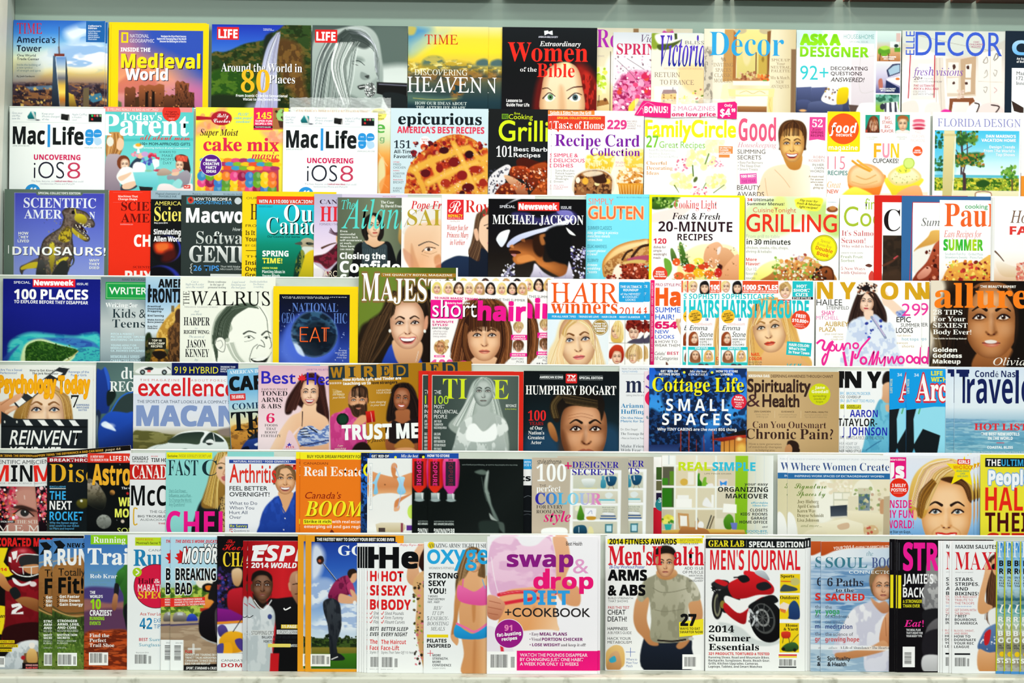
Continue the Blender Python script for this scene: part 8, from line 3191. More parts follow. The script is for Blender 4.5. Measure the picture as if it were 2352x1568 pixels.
US = mag(6, 2, 2020, 1046, 2236, 'e9eef6', 'celebrity magazine with a short-haired blonde face and a yellow star badge', '''
@ 2044 1052 2236 1248
g 0 1052 0 1248 e4e8f4 dce8f8 a8cdf0 68a8e4
c 3 e8c868>b88c34 2090 1150 2094 1110 2110 1080 2140 1058 2175 1052 2205 1060 2226 1085 2234 1120 2230 1150 2100 1180
F 2174 1183 78 skin=f6c690 lip=e02c24 smile=1 brow=24140e eye=5a7078 shade=d08848
c 3 f4d478>c89438 2088 1160 2092 1112 2110 1078 2145 1056 2185 1054 2210 1066 2205 1080 2170 1090 2150 1110 2140 1140 2128 1180 2112 1190
h 150 2.4 f4dc98,d8ac50,a87428,fbf0e0,f0c4c0,e8c070 2180 1056 2120 1076 2092 1160 / 2210 1070 2165 1095 2130 1170
h 50 2 7a4c18,5a3410,a87428 2140 1100 2112 1130 2106 1180 / 2150 1110 2128 1150 2118 1190
c 3 4a2810 2160 1100 2180 1094 2210 1100 2228 1120 2232 1150 2226 1150 2214 1118 2180 1108
h 40 2 2a160c,4a2810,8a5c30 2200 1100 2224 1115 2230 1150 / 2190 1104 2212 1118 2224 1145
e 1.5 f0bc88 2102 1182 5 12
R e81880 2020 1050 2081 1099
t b 2036 1053 2078 1058 fff Collector's Edition
t H 2026 1062 2077 1098 fbfbfb Us
E e82c18 2064.5 1120 22
t b/c 2047 1111 2082 1129 fff 3 MILEY|POSTERS
R f8a890 2052 1132 2074 1132.8
t b 2036 1148.5 2094 1166.5 e81880 INSIDE
t b 2034 1171.5 2098 1189.5 e81880 MY FUN
t b 2036 1194.5 2099 1213 e81880 WORLD!
t b 2038 1218 2096 1233 1c2c48 The Star on Guys,|Fashion, Fame and
Q f8e010 2215 1046 2220 1066 2252 1068 2228 1083 2232 1114 2209 1098 2184 1112 2194 1083 2173 1064 2208 1064
R e02820 2199 1054 2228 1066
t k 2201 1056 2226 1064 fff GIRLS
t q 2189 1068 2235 1077 d85818 WHO ROCK
t b/c 2196 1079 2226 1095 4a9868 ARIANA GRANDE|LORDE|DEMI LOVATO
''', spine='f0a030')
again(US, 1, 2028, 1042, 'second copy of the yellow star celebrity magazine, its edge stepping out behind the first')
again(US, 0, 2035, 1039.5, 'hindmost copy of the yellow star celebrity magazine, only its outermost edge showing')
mag(6, 3, 2252, 1044, 2470, 'ece238', 'yellow celebrity diet magazine with huge red letters, at the frame edge', '''
R 14181c 2262.5 1052 2440 1072.5
t b 2266 1055 2298 1070 fff THE
t b 2300 1055 2380 1070 38a8e0 ULTIMATE
t H/o78a8d8 2270 1080 2368 1112.5 f4f8fc People
t b 2263 1119.5 2374 1172.5 e82818 HALF
t b 2263 1177 2390 1221 480c10 THEIR
t b 2266 1224 2390 1260 d82818 SIZE
''')
# ------------------------------------------------------------------ tier 7 (bottom)
mag(7, 0, -31, 1229.6, 192, '100c0c', 'black sports magazine with a football player in a maroon helmet and jersey', '''
@ -2 1250 92 1546
f 100c0c
p 1.5 f0d818 -2 1258 18 1258 8 1290 16 1300 30 1306 36 1316 20 1324 -2 1326
p 1.5 f0d818 -2 1390 12 1392 14 1458 -2 1456
c 2 b82030>701018 18 1290 20 1268 34 1256 60 1254 78 1264 88 1280 88 1300 70 1310 40 1320 24 1312
k 3a060c 6
e 5 e87880*.7 52 1265 8 4
p 1 f4f0f0 26 1268 40 1264 38 1282 30 1286
p 1 f4f0f0 20 1278 26 1280 26 1292 20 1290
c 2 2a2a2c 44 1282 60 1274 88 1276 88 1300 66 1306 48 1300
c 2 c88858 52 1300 88 1296 88 1316 64 1316
l 2.4 e8ece8 38 1290 44 1276 60 1272 88 1274
l 2.4 e8ece8 28 1310 42 1320 66 1324 88 1318
l 2 e8ece8 44 1302 66 1302 88 1300
l 2 e8ece8 54 1318 52 1304
l 2 e8ece8 72 1322 72 1302
c 3 981420>5a0c14 14 1345 30 1330 60 1336 88 1328 92 1330 92 1480 10 1480 12 1420
N 6a0c14*.7 .5 14 22
c 2 f0f0f0 28 1328 34 1328 50 1340 70 1334 70 1340 50 1346 34 1340
e 1.5 e8d8d8 76 1341 8 6
p 1 f4f4f4 26 1388 46 1384 52 1394 40 1402 36 1408 54 1404 54 1410 26 1410 28 1402 44 1392 28 1396
c 2 d8985c>a86838 -2 1316 10 1322 20 1340 28 1350 20 1358 8 1352 -2 1340
c 2 a86c3c>7a4420 36 1376 60 1370 92 1380 92 1404 70 1398 46 1386
c 2 181c1e 22 1356 36 1348 48 1366 34 1376
c 3 2a0a0c 14 1440 92 1430 92 1475 14 1475
c 3 e4e8ec>b8c0c8 40 1478 92 1472 92 1510 60 1530 30 1541 -2 1541 -2 1530
N 9aa4ac*.6 .55 14 16
p 1.5 7a5c38>3a2c20 56 1500 88 1496 92 1541 52 1541
c 2 e8c078>b88848 62 1500 72 1488 84 1496 86 1520 64 1520
e 2 f0e8e0 74 1482 7 7
e 2 a82028 54 1510 5 5
r 120c0e 52 1522 90 1541
t k 60 1525 88 1529 e0a0a0 DENNIS DODD
t k 60 1531 88 1535 e85858 BLAKE BORT
t H -30 1235 186 1254 e02020 DECORATED MORE CRAZY
t k -14 1304 16 1311 e03020 2014
t k -12 1412 12 1428 1a1410 MANNY|ZIEL
R f0d018 -2 1470 34 1477
R f0d018 -2 1479.5 42 1486.5
R f0d018 -2 1489.5 28 1496.5
t b -10 1471.5 32 1476 1a1410 HIGH SCHOOL STUDS
t b -10 1481 40 1485.5 1a1410 UNDERCLASSMEN
t b -8 1491 26 1495.5 1a1410 QUESTIONS
R f4f4f4 -2 1507 12 1532
X 0 1511 10 1526
''')
FT = mag(7, 2, 120.4, 1236, 345, '4a6a2c', 'running magazine with a brown shoe-shaped band, black arrow and big white letters', '''
@ 120 1236 200 1550
g 0 1236 0 1550 4a80bc 4a80bc 5a88b8 a88858 9c7440 9c7440 5a6a34 34481c 3a5420 4a6a24 6a7a34 4a5c28
c 2 a8743c>8c5c30 120 1310 150 1290 200 1280 200 1412 160 1412 120 1396
N 8a5a2c*.5 .55 30 16
l 3 e0b070*.6 120 1290 160 1282 200 1280
l 4 5c4a28 120 1392 150 1408 200 1406
l 2.4 b89858 120 1398 160 1414 200 1413
c 3 3c5420 120 1404 160 1420 200 1416 200 1450 120 1450
N 2a3c18 .5 4 9
r 4a6a24*.0 120 1450 200 1545
N 6a8a38*.7 .55 4 7
d 120 .8 2 6a8a34,2c4418,8a9a4c,3a5420 120 1430 200 1545
Q 101418 122 1243 138 1241 150 1252 138 1268 122 1272 132 1256
t k 154 1247 230 1257 101418 NEW SHOES
t k 132 1260 300 1297 f2f4f6 RUNNER'S
t q 134 1305 196 1322 3a2c1c Totally
t k 134 1326 192 1362 0e0e0c Fit!
t k 137 1366.5 191 1391 f4f0e8 Get Faster|Slim Down|Gain Energy
L 1c140c 1.6 131 1369 134.5 1372.5 131 1376
L 1c140c 1.6 131 1378.5 134.5 1382 131 1385
L 1c140c 1.6 131 1388 134.5 1391 131 1394
t k 132 1423 183 1444 f0f4ee STRONGER|ARMS, LEGS,|AND CORE
t n 132 1446 180 1451 e0e8dc NO GYM REQUIRED
t k 132 1455.5 178 1467 f0f4ee MOTIVATION|SECRETS
t n 132 1470 176 1479 e0e8dc FROM LONGTIME|RUNNERS
t n 132 1486 152 1489 d8e0d0 JUNE 2014
R f6f8f6 133 1499 177.5 1529
X 135 1503 166 1526
X 169 1507 175 1526
''')
again(FT, 1, 89, 1239.5, 'second copy of the brown-band running magazine, its narrow edge showing beside the football player')
mag(7, 3, 193.6, 1228.5, 418, '3c6cb0', 'trail running magazine with a lime corner flag, desert dusk and a runner in green', '''
@ 193 1228 300 1545
g 0 1228 0 1545 3a6cb4 4078bc 4c84c0 5c90c4 6a98c0 504878 6a4a6a 8a5448 5a3040 7c3418 a04420 8a3c1c
c 6 4a3c78 193 1352 240 1348 300 1360 300 1385 193 1388
c 6 a86a58*.8 193 1376 250 1385 300 1380 300 1400 193 1405
c 8 5c3858 193 1405 300 1400 300 1445 193 1450
c 6 b8481c 193 1460 240 1448 300 1455 300 1545 193 1545
N 6a2410 .5 30 7
N d0602c*.6 .6 22 5
c 2 3c8430>1c4418 268 1318 282 1302 300 1290 300 1420 284 1415 284 1370 276 1350
c 2 3c8430>20501c 268 1318 284 1308 286 1325 274 1345 266 1342
c 2 1c1c22 264 1340 274 1345 270 1372 262 1368
c 2 c08458>8a5434 262 1364 271 1368 268 1395 262 1402 257 1390
c 3 14161a 284 1395 300 1390 300 1460 290 1440
R 8cd018 208 1227.5 420 1250
t S 214 1232.5 288 1246.5 f4f8ec Running
t B 201 1259 312 1296 f6f8fa Trail
t S 206.6 1311 236 1316 6a98a8 Canada's
t S 206.6 1318.5 269 1327.5 f4f6f8 Rob Krar
t S 206.6 1330 255 1343.5 6a98a8 Dominates the|Ultra Scene
t k 206.6 1357 236 1373 f4f6f8 THE|WORLD'S
t k 208 1375.5 232 1398.5 98d818 10
t k 206.6 1401 258 1413.5 f4f6f8 CRAZIEST
t k 206.6 1416 240 1435 98d818 RUNNING|EVENTS
t S 206 1455 263 1485.5 f6f2ec Find the|Perfect|Trail Shoe
R f6f6f4 205 1498 249 1527.5
X 208 1500 237 1522
X 240 1503 246 1522
''')
mag(7, 4, 292.6, 1227.4, 515, 'eef2f3', 'white running magazine with blue serif title and a large crimson disc', '''
R c0dc28 310 1234 420 1253
t R 313 1236.5 352 1241 d86020 MONT ROYAL
t q 313 1244 380 1249.5 3a4a18 Montreal's Secret Trails
t n 341 1261 400 1266 4a6a78 CANADIAN
t B 306.6 1262 470 1299 2484b8 Running
E 5a2a30 358 1346 51
E d81c44 358 1346 49.5
E a8d020 315 1314 10.5
L f0f4e8 3 312 1308 319 1314 312 1320
t S 317 1328 354 1340 5a0c1c Half
t S 354 1329 368 1339 f4e8ea &
t r 317 1342 400 1359 f8f0f2 MARATHON
t S 318 1358 420 1374 f0c828 SPECIAL
t q 322 1406 395 1413 d05048 Ace Your Long Run
t b 321 1419 350 1444.5 2484b8 42
t r 354 1420 390 1443 2484b8 EXPERT|TIPS
t b 320 1465 340 1472 c82838 BEST
t r 343 1465 400 1472 4a9cb8 Summer
t r 320 1477 380 1484 4a9cb8 Sunglasses
t n 313 1497 342 1500 6a7074 May & June 2014
X 310.6 1503 339 1524
X 342 1506 348 1524
''')
MO = mag(7, 6, 391.5, 1233, 612, 'b4dcee', 'motorcycle magazine with a maple leaf, outlined black headline and a street with cars', '''
@ 391 1330 506 1546
g 391 1330 391 1460 b4dcee 9ab8a0 a8b848 b8a078 a89078
p 3 5a8a28>7a9a38 391 1350 430 1350 470 1335 506 1330 506 1420 391 1410
N c8d858*.8 .5 12 10
N 2c5018*.7 .55 9 9
c 3 e8b050>e87828 468 1370 490 1360 506 1362 506 1400 470 1396
c 3 f0e8d8 452 1330 495 1330 500 1345 460 1350
r b83020 460 1396 478 1404 3
c 2 b8b4b0>4a4440 399 1412 406 1406 422 1406 430 1416 430 1426 400 1428
r c8d0d4 408 1407 420 1413 2
c 2 3858d0>1c2890 430 1418 436 1410 446 1410 453 1418 453 1426 431 1428
p 2 b8a48c>a08468 391 1428 506 1424 506 1546 391 1546
N 8a7058*.5 .55 40 6
p 2 4a4468 391 1434 460 1430 460 1434 391 1438
c 2 141414 465 1345 476 1339 490 1342 494 1352 480 1360 467 1356
c 2 e87820 472 1346 482 1344 490 1348 484 1355 474 1354
c 3 181618 490 1335 506 1332 506 1390 488 1378 478 1372
c 3 1c1620>0c0a0c 458 1420 464 1404 480 1396 494 1380 506 1378 506 1470 490 1474 470 1466 458 1450
l 3 a8a8a8 462 1462 480 1472 500 1478
c 2 4a4448 494 1405 503 1400 502 1460 496 1455
p 1 141414 422 1527 506 1524 506 1546 422 1546
p 1 f4f8f8 391 1469.5 422 1469.5 422 1546 391 1546
l 5 e8ecec*.7 445 1480 445 1500
l 5 e8ecec*.7 434 1490 460 1490
Y 401 1482 416 1518
t n 404 1475 420 1478 5a6064 DISPLAY UNTIL
t G 403 1239.5 500 1246.5 d82838 THE DEVIL'S WORK: DUCATI
Q d81c20 428 1252 424 1263 429 1267 422 1274 420 1268 412 1262 412 1270 404 1272 408 1279 400 1280 410 1288 408 1294 424 1292 430 1294 436 1280
t G/o101418 465 1249 540 1264 f8fafa INSIDE
t G/o101418 418 1258 580 1292 f8fafa MOTORCYCLES
t k/of4f8f8 403 1305 496 1332 0e1012 BREAKING
t k/of4f8f8 402.8 1338 441 1364.5 0e1012 BAD
Q e83028 391.5 1374 471 1370.5 471 1388.5 391.5 1394
t b/@-2 401 1374 471 1390 fbeeea HONDA F6B BRINGS BADASS|BAGGER STYLE AND IMPROVED|HANDLING TO THE GOLD WING
t k 426 1493 443 1499 c82028 PLUS:
t b 426 1501 520 1526 e8ece8 ADVENTURE TOURING IN VIETNAM|TREVITT TALKS AERODYNAMICS|CANADIAN TO RACE ISLE OF MAN|BIKE FOR 600 REVS UP
t j 428 1531 506 1537 f4f4f4 SPORT, STANDARD & CRUISER
''')
again(MO, 5, 369.6, 1233, 'second copy of the maple leaf motorcycle magazine, a strip of it beside the crimson disc')
mag(7, 7, 498.5, 1231, 684, '0e0e10', 'black hockey magazine with gold serif letters over a purple and yellow player', '''
@ 499 1300 562 1546
f 0e0e10
c 4 2c2860*.9 499 1310 530 1300 540 1350 530 1400 499 1420
N 14121c .5 8 8
d 30 1.5 4 3a40a0,6a3088,1c1c3c,8a3040 500 1320 530 1390
c 3 c82030>8a1018 524 1360 545 1350 562 1356 562 1420 540 1412 524 1396
c 3 e8c8a0>b88858 532 1312 545 1304 556 1310 556 1330 548 1346 536 1340
p 3 8a1c88>6a1470 499 1396 530 1400 562 1416 562 1432 499 1432
p 2 e89028 499 1428 562 1424 562 1430 499 1434
p 2 e8ecf0 499 1434 562 1430 562 1500 499 1500
c 2 5a4898>3a3070 500 1442 510 1434 520 1440 524 1456 506 1462
c 3 f0b020>d89010 504 1470 520 1452 545 1450 562 1460 562 1492 530 1500 510 1490
c 2 4a3888 540 1470 555 1466 562 1480 562 1496 548 1488
c 2 f0a818 512 1480 530 1476 534 1500 516 1506
c 2 4a4490 500 1482 514 1478 512 1502 500 1500
l 2 2a2a30 536 1450 556 1420
p 1 eef2f4 499 1500 562 1500 562 1546 499 1546
t c 520 1239 540 1247 d82020 The
t c 511 1248 590 1263 d82020 Hockey
t S 512 1268 680 1300.5 f0d030 CHAMPIONS
t r 509 1514 600 1519 3a4044 CANADA'S WOMEN
t b 509 1523 620 1532 b82028 DOMINATE
''')
ES = mag(7, 9, 569, 1242, 786, 'b41820', 'red sports magazine with two footballers, one in white and one in black', '''
@ 569 1240 690 1546
g 569 0 690 0 a01018 b81820 d02028 b81820
c 3 141416>0a0a0c 616 1380 640 1374 680 1370 690 1376 690 1546 628 1546 634 1440
c 3 c89878>8a5c40 664 1335 670 1316 684 1310 690 1312 690 1388 676 1376 668 1358
c 2 e0b890*.6 680 1318 690 1318 690 1336 680 1336
l 2 2a1a14 672 1342 682 1340 690 1342
l 2 4a2c20 678 1364 690 1362
c 2 c89070 662 1340 667 1338 668 1356 664 1354
c 3 dfe4e8>c0c8cc 569 1386 582 1376 596 1392 612 1388 626 1396 632 1420 626 1480 622 1546 569 1546
N a8b4ba*.6 .55 14 26
c 3 6a4430>3c2418 580 1370 612 1368 606 1396 592 1394
F 603 1346 32 skin=7a5038 lip=8a5448 smile=0 brow=140c08 eye=1a100c shade=2c1810
c 3 181210 578 1335 580 1318 594 1310 612 1312 624 1322 624 1335 612 1322 592 1322
c 3 1c1410*.95 580 1362 590 1374 604 1386 620 1374 624 1364 616 1384 604 1394 588 1386
c 2 5a3828 576 1344 580 1342 581 1358 577 1356
l 2 f4f6f8 584 1378 596 1394 606 1400
l 2 f4f6f8 624 1378 612 1396 606 1400
l 1.6 b83040 572 1386 586 1396
e 1.5 3a4888 620 1416 5 6
p 2 c01820 622 1500 642 1500 640 1546 620 1546
L f4f4f4 3 652 1396 656 1400 668 1394
L 14181c 1.6 569 1417 574 1418 582 1413
Q f4f6f8 580 1253 612 1253 610 1264 579 1264
Q f4f6f8 580 1253 616 1250 612 1262 579 1263
t G 577 1252 722 1288 f4f6f8 ESPN
t G 577 1292 720 1304 f4f6f8 2014 WORLD CUP
R e8c840 646 1434 690 1443
t b 648 1435 700 1442 f4f4e8 11-PAGE USA
R d8dcdc 578 1447 629 1459
R d8dcdc 636 1446 690 1456
t n 578 1449 629 1457.5 1c2024 STOPPING CR7
t n 638 1447 690 1455 1c2024 JURGEN'S GERMANY
t b 602 1460 690 1466 1c2024 BALLACH, HISLOP, KELLER, KEMPES
t b 606 1469.5 690 1475.5 1c2024 HOW TO WATCH LIKE A BRAZILIAN
R e8d868 616 1478 668 1486
t b 668 1479 690 1485 d8dcd8 MESSI'S
''')
again(ES, 8, 558, 1242, 'second copy of the red footballers magazine, its thin edge showing beside the hockey cover')
GO = mag(7, 11, 701.7, 1229, 927, 'eca024', 'orange-framed golf magazine with a golfer in crimson swinging under a blue sky', '''
@ 715 1244 912 1536
g 0 1244 0 1480 1c3c9c 2c5cbc 5a88d0 a8c4e4 dce8f0
c 14 e8eef6*.9 715 1262 730 1250 745 1275 735 1320 715 1330
c 14 f0f4f8*.9 715 1340 750 1330 770 1350 745 1380 715 1390
N 6a90d0*.6 .5 22 12
c 14 e8f0f8*.9 800 1380 830 1370 835 1440 780 1450 715 1440 740 1420
N 7a9cd4*.6 .55 26 9
r 1c2c14 715 1466 912 1488 3
N 3c5420 .55 8 5
d 40 2 5 142010,2c3c18 715 1460 830 1476
r 8a7c2c>6a6a24 715 1486 912 1502 3
p 2 3c7818>2c5c14 715 1502 912 1498 912 1536 715 1536
l 1.8 2c2c30 742 1294 770 1330 796 1366 810 1380
l 1 d8d8d8 744 1295 772 1330 798 1365
c 2 1c1818>3a2018 727 1284 733 1277 741 1278 744 1288 738 1296 730 1294
e 1.5 b85830 734 1288 3.5 3.5
c 2 a83060>781844 754 1372 766 1340 786 1324 804 1322 810 1336 806 1362 786 1370 780 1384
N 5a1034*.7 .55 8 14
c 2 b83868 796 1344 808 1336 816 1362 806 1368
c 2 e0a880 780 1364 796 1366 814 1374 816 1384 796 1386 778 1382
c 2 e0a880 804 1356 812 1356 822 1374 816 1384
e 1.5 f0f0f0 815 1384 4 5
c 2 3a4048>1c2026 744 1380 764 1374 780 1386 784 1410 784 1440 774 1480 776 1506 760 1508 756 1460 752 1430 744 1404
N 141820*.7 .55 7 24
c 2 e0a880 800 1318 802 1310 814 1308 820 1318 818 1332 808 1338
c 2 2a1c14 798 1318 802 1308 814 1306 820 1314 810 1318 804 1328
c 2 181c20 758 1506 778 1500 792 1510 788 1516 758 1516
l 2 f0f0f0 762 1514 776 1508
R 14140f 722.6 1231.5 908 1245
t k 727 1235 905 1242 f4f4f0 THE FASTEST WAY TO SHOOT YOUR BEST SCORE EVER
t S 776.5 1252.5 888 1275 f4f8fa GOLF
R f6f6f2 714 1502 759.5 1530
X 718 1505 748 1525
X 751 1508 757 1525
''', spine='d89018')
again(GO, 10, 684, 1228, 'second copy of the orange-framed golf magazine, an orange strip beside the red footballers cover')
HE = mag(7, 17, 870, 1248, 1092, 'f6f8f8', 'white health magazine with black title and red three-line headline, foremost of its fanned copies', '''
@ 925 1240 985 1546
f f6f8f8
c 2 3a1812>24100c 960 1275 966 1256 978 1246 985 1250 985 1320 962 1300
c 2 f0c4a0>d89c70 934 1325 940 1290 955 1260 968 1246 976 1252 964 1280 962 1310 970 1330 960 1345 942 1342
c 2 e8b890 960 1318 985 1310 985 1340 956 1345
c 3 e0b078>c89860 956 1324 985 1330 985 1546 970 1520 955 1440 958 1380 948 1350
d 90 1.2 3.5 3a2c1c,5a4428,e88898,8a9a40,2a2018,d86878 950 1330 985 1530
c 2 f0c8a8 972 1320 985 1314 985 1332 976 1330
t H 871 1256 961 1303.5 0c0e10 He
t c 918 1248 970 1253 e05868 Happy Begins Here
t k 876 1311.5 944 1400 e02024 HOT|SEXY|BODY
t i 884 1405 930 1432 3a3e42 Shed Pounds|Firm Tummy|Flaunt Curves
L e02024 1.4 876 1408 878 1411 882 1404
L e02024 1.4 876 1418 878 1421 882 1414
L e02024 1.4 876 1428 878 1431 882 1424
t j 876 1440 938 1461 1c2024 BETTER SLEEP|EVERY NIGHT
t b 876 1469 933 1493 e02024 The Haircut|Face-Lift
t i 876 1495.5 954 1501 4a4e52 Styles That Take Off 10 Years
X 878 1509 903 1532
X 907 1512 914 1532
t n 876 1536 903 1538 8a8e92 MAY 2014
''')
for i, dx in enumerate((26, 33, 38, 44, 50)):
    again(HE, 16 - i, 870 - dx, 1247.5, ('next copy behind the foremost red headline health magazine', 'third copy back in the fan of red headline health magazines', 'fourth copy back in the fan of red headline health magazines', 'fifth copy back in the fan of red headline health magazines', 'hindmost copy in the fan of red headline health magazines')[i], group='fanned health magazines')
mag(7, 18, 973.5, 1244.6, 1198, 'f2f5f6', "white women's fitness magazine with sky-blue letters and a woman in pink top and blue shorts", '''
@ 1030 1250 1128 1546
f f2f5f6
c 3 8a6840>5a4024 1054 1300 1062 1270 1080 1256 1100 1260 1112 1280 1114 1330 1100 1340 1066 1346 1050 1372 1046 1340
h 60 2 a8845c,6a4c2c,c8a478,4a3018 1076 1260 1060 1300 1046 1370 / 1086 1258 1074 1300 1064 1350
h 40 2 a8845c,6a4c2c,4a3018 1096 1260 1110 1290 1114 1340 / 1090 1262 1102 1290 1106 1336
c 3 e8b080>d09058 1080 1308 1098 1308 1098 1322 1112 1328 1122 1340 1122 1546 1062 1546 1066 1500 1058 1450 1054 1400 1056 1360 1058 1336 1068 1326
v f4c898 0 .6
c 3 d8985c>b87840 1044 1380 1050 1345 1062 1330 1064 1360 1054 1400 1050 1440 1048 1476 1036 1462 1042 1420
c 2 e0a470 1036 1460 1048 1456 1054 1470 1050 1482 1042 1474
c 4 c07c44*.7 1084 1370 1092 1372 1092 1420 1086 1425
F 1089 1292 21 skin=e8b488 lip=c85858 smile=1 brow=3a2414
c 2 f070b0>e05098 1052 1345 1066 1348 1088 1358 1104 1350 1112 1344 1122 1350 1122 1386 1082 1388 1052 1376
l 3 e868a8 1064 1330 1062 1350
l 2.4 7ab0d8 1108 1330 1114 1350
c 2 28a8e8>1888c8 1048 1434 1070 1448 1090 1454 1122 1432 1122 1460 1090 1468 1046 1462
l 5 f070a8 1050 1432 1072 1442 1092 1450 1122 1430
c 6 b87440*.5 1088 1476 1094 1476 1092 1546 1086 1546
t R 984 1248 1116 1257.5 3a3e42 AMAZING ARMS! TIGHT TUSH
E f0d820 990 1252 8
t R 984 1248 1116 1257.5 3a3e42 AMAZING ARMS! TIGHT TUSH
t q/x 981 1262 1150 1294 28a8e4 oxygen
t n 985 1302 1043 1307 7a8084 WOMEN'S FITNESS
t k 984 1315.5 1052 1363 16181a STRONG|SEXY|YOU!
t b 983 1367 1022 1385 3a3e42 7 MOVES|THAT DESTROY|FAT... FAST!
t I/c 981 1392 1031 1448 4a4e52 REV|IT UP!|5 ENERGY-|BOOSTING|MEALS
R f0d820 981 1457 1030 1464
t k 981 1467 1036 1487 16181a PILATES|INSPIRED
L d83848 1.4 982 1500 996 1500
L d83848 1.4 989 1493 989 1507
t b 994 1502 1037 1530 2a2e32 MORE|STRENGTH,|MORE|CONFIDENCE
t n 994 1533 1024 1536 5a5e62 3 EASY STEPS
c1
'''.replace('c1\n', ''))
SW = mag(7, 20, 1118.9, 1232, 1373, 'f8f6fb', 'large white diet cookbook with a measured bare waist and magenta bottom panel', '''
@ 1119 1232 1373 1500
f f8f6fb
c 3 f0b890>e0a070 1270 1232 1300 1236 1310 1290 1300 1330 1330 1350 1330 1390 1290 1380 1270 1330 1276 1280
c 3 f4b888>e8a060 1146 1390 1150 1362 1170 1350 1220 1345 1270 1342 1276 1390 1280 1430 1282 1448 1240 1446 1150 1452 1146 1420
v f8d0a8 20 .55
e 6 d08850*.7 1228 1400 5 7
c 3 f8d8ec>eec0dc 1124 1262 1140 1236 1180 1232 1200 1252 1230 1252 1250 1236 1262 1232 1272 1260 1276 1300 1272 1345 1220 1348 1170 1354 1146 1370 1128 1364 1120 1320
N e0a8d0*.6 .55 40 20
l 2 fff*.6 1128 1280 1136 1330 1146 1368
c 3 f8f4f8 1119 1450 1160 1452 1282 1448 1300 1500 1119 1500
c 2 e8e0ec*.7 1119 1440 1150 1452 1180 1500 1119 1500
b 8 e02c40 1146 1366 1180 1360 1230 1358 1272 1356
b 8 e02c40 1146 1388 1190 1380 1240 1372 1276 1362
l 1 f8a0a8 1150 1364 1190 1358 1230 1356
b 7 e02c40 1153 1432 1152 1470 1155 1500
c 2 e8a888>c07858 1119 1370 1136 1368 1150 1376 1160 1386 1158 1400 1148 1420 1134 1424 1119 1412
l 1.4 a85c40 1124 1380 1150 1386
l 1.4 a85c40 1122 1394 1152 1400
l 1.4 a85c40 1122 1408 1144 1412
c 2 e8a888 1230 1362 1250 1350 1268 1352 1275 1366 1260 1372 1240 1372
t q 1300 1243 1337 1252 3a3438 Best Health
t k/x 1164 1273 1317 1301 8c1c84 swap
t I 1316 1282 1352 1316 e8a0d0 &
t k/x 1225 1324 1363 1351 f01878 drop
R f01878 1252 1305 1262.5 1351
t k 1202.5 1355.5 1309 1388 30a0e8 DIET
t q 1160 1396 1356 1416 2a2628 +COOKBOOK
E f4e8f4 1169.5 1455 34
E 9c1c88 1169.5 1455 32.5
t k 1159 1435 1177 1448 f088c0 91
t k/c/@-6 1142 1452 1198 1470 fff fat-busting|recipes
t S 1217 1452 1238 1459 5a3a58 • Easy
t k 1240 1452 1303 1459 7a1c70 MEAL PLANS
t S 1217 1464 1243 1471 5a3a58 • Visual
t k 1245 1464 1339 1471 7a1c70 PORTION CHECKER
t k 1217 1477 1287 1483.5 7a1c70 • LOSE WEIGHT
t S 1289 1477 1346 1483.5 4a3a48 and keep it off!
R f01880 1187.6 1494 1373 1539.5
t q 1195 1500 1350 1528 fbe8f2 WATCH THE POUNDS DISAPPEAR|BY CHANGING JUST ONE HABIT|A WEEK FOR ONLY 12 WEEKS
R fdfdfd 1119 1496 1187.6 1540
X 1128 1503 1168 1533
X 1174 1508 1183 1533
''')
again(SW, 19, 1125, 1228.5, 'second copy of the large diet cookbook, its page edge showing beyond the first')
mag(7, 1, 1390, 1231, 1612, 'f4f5f7', 'plain white page edge of a magazine directly behind the grey T-shirt man')
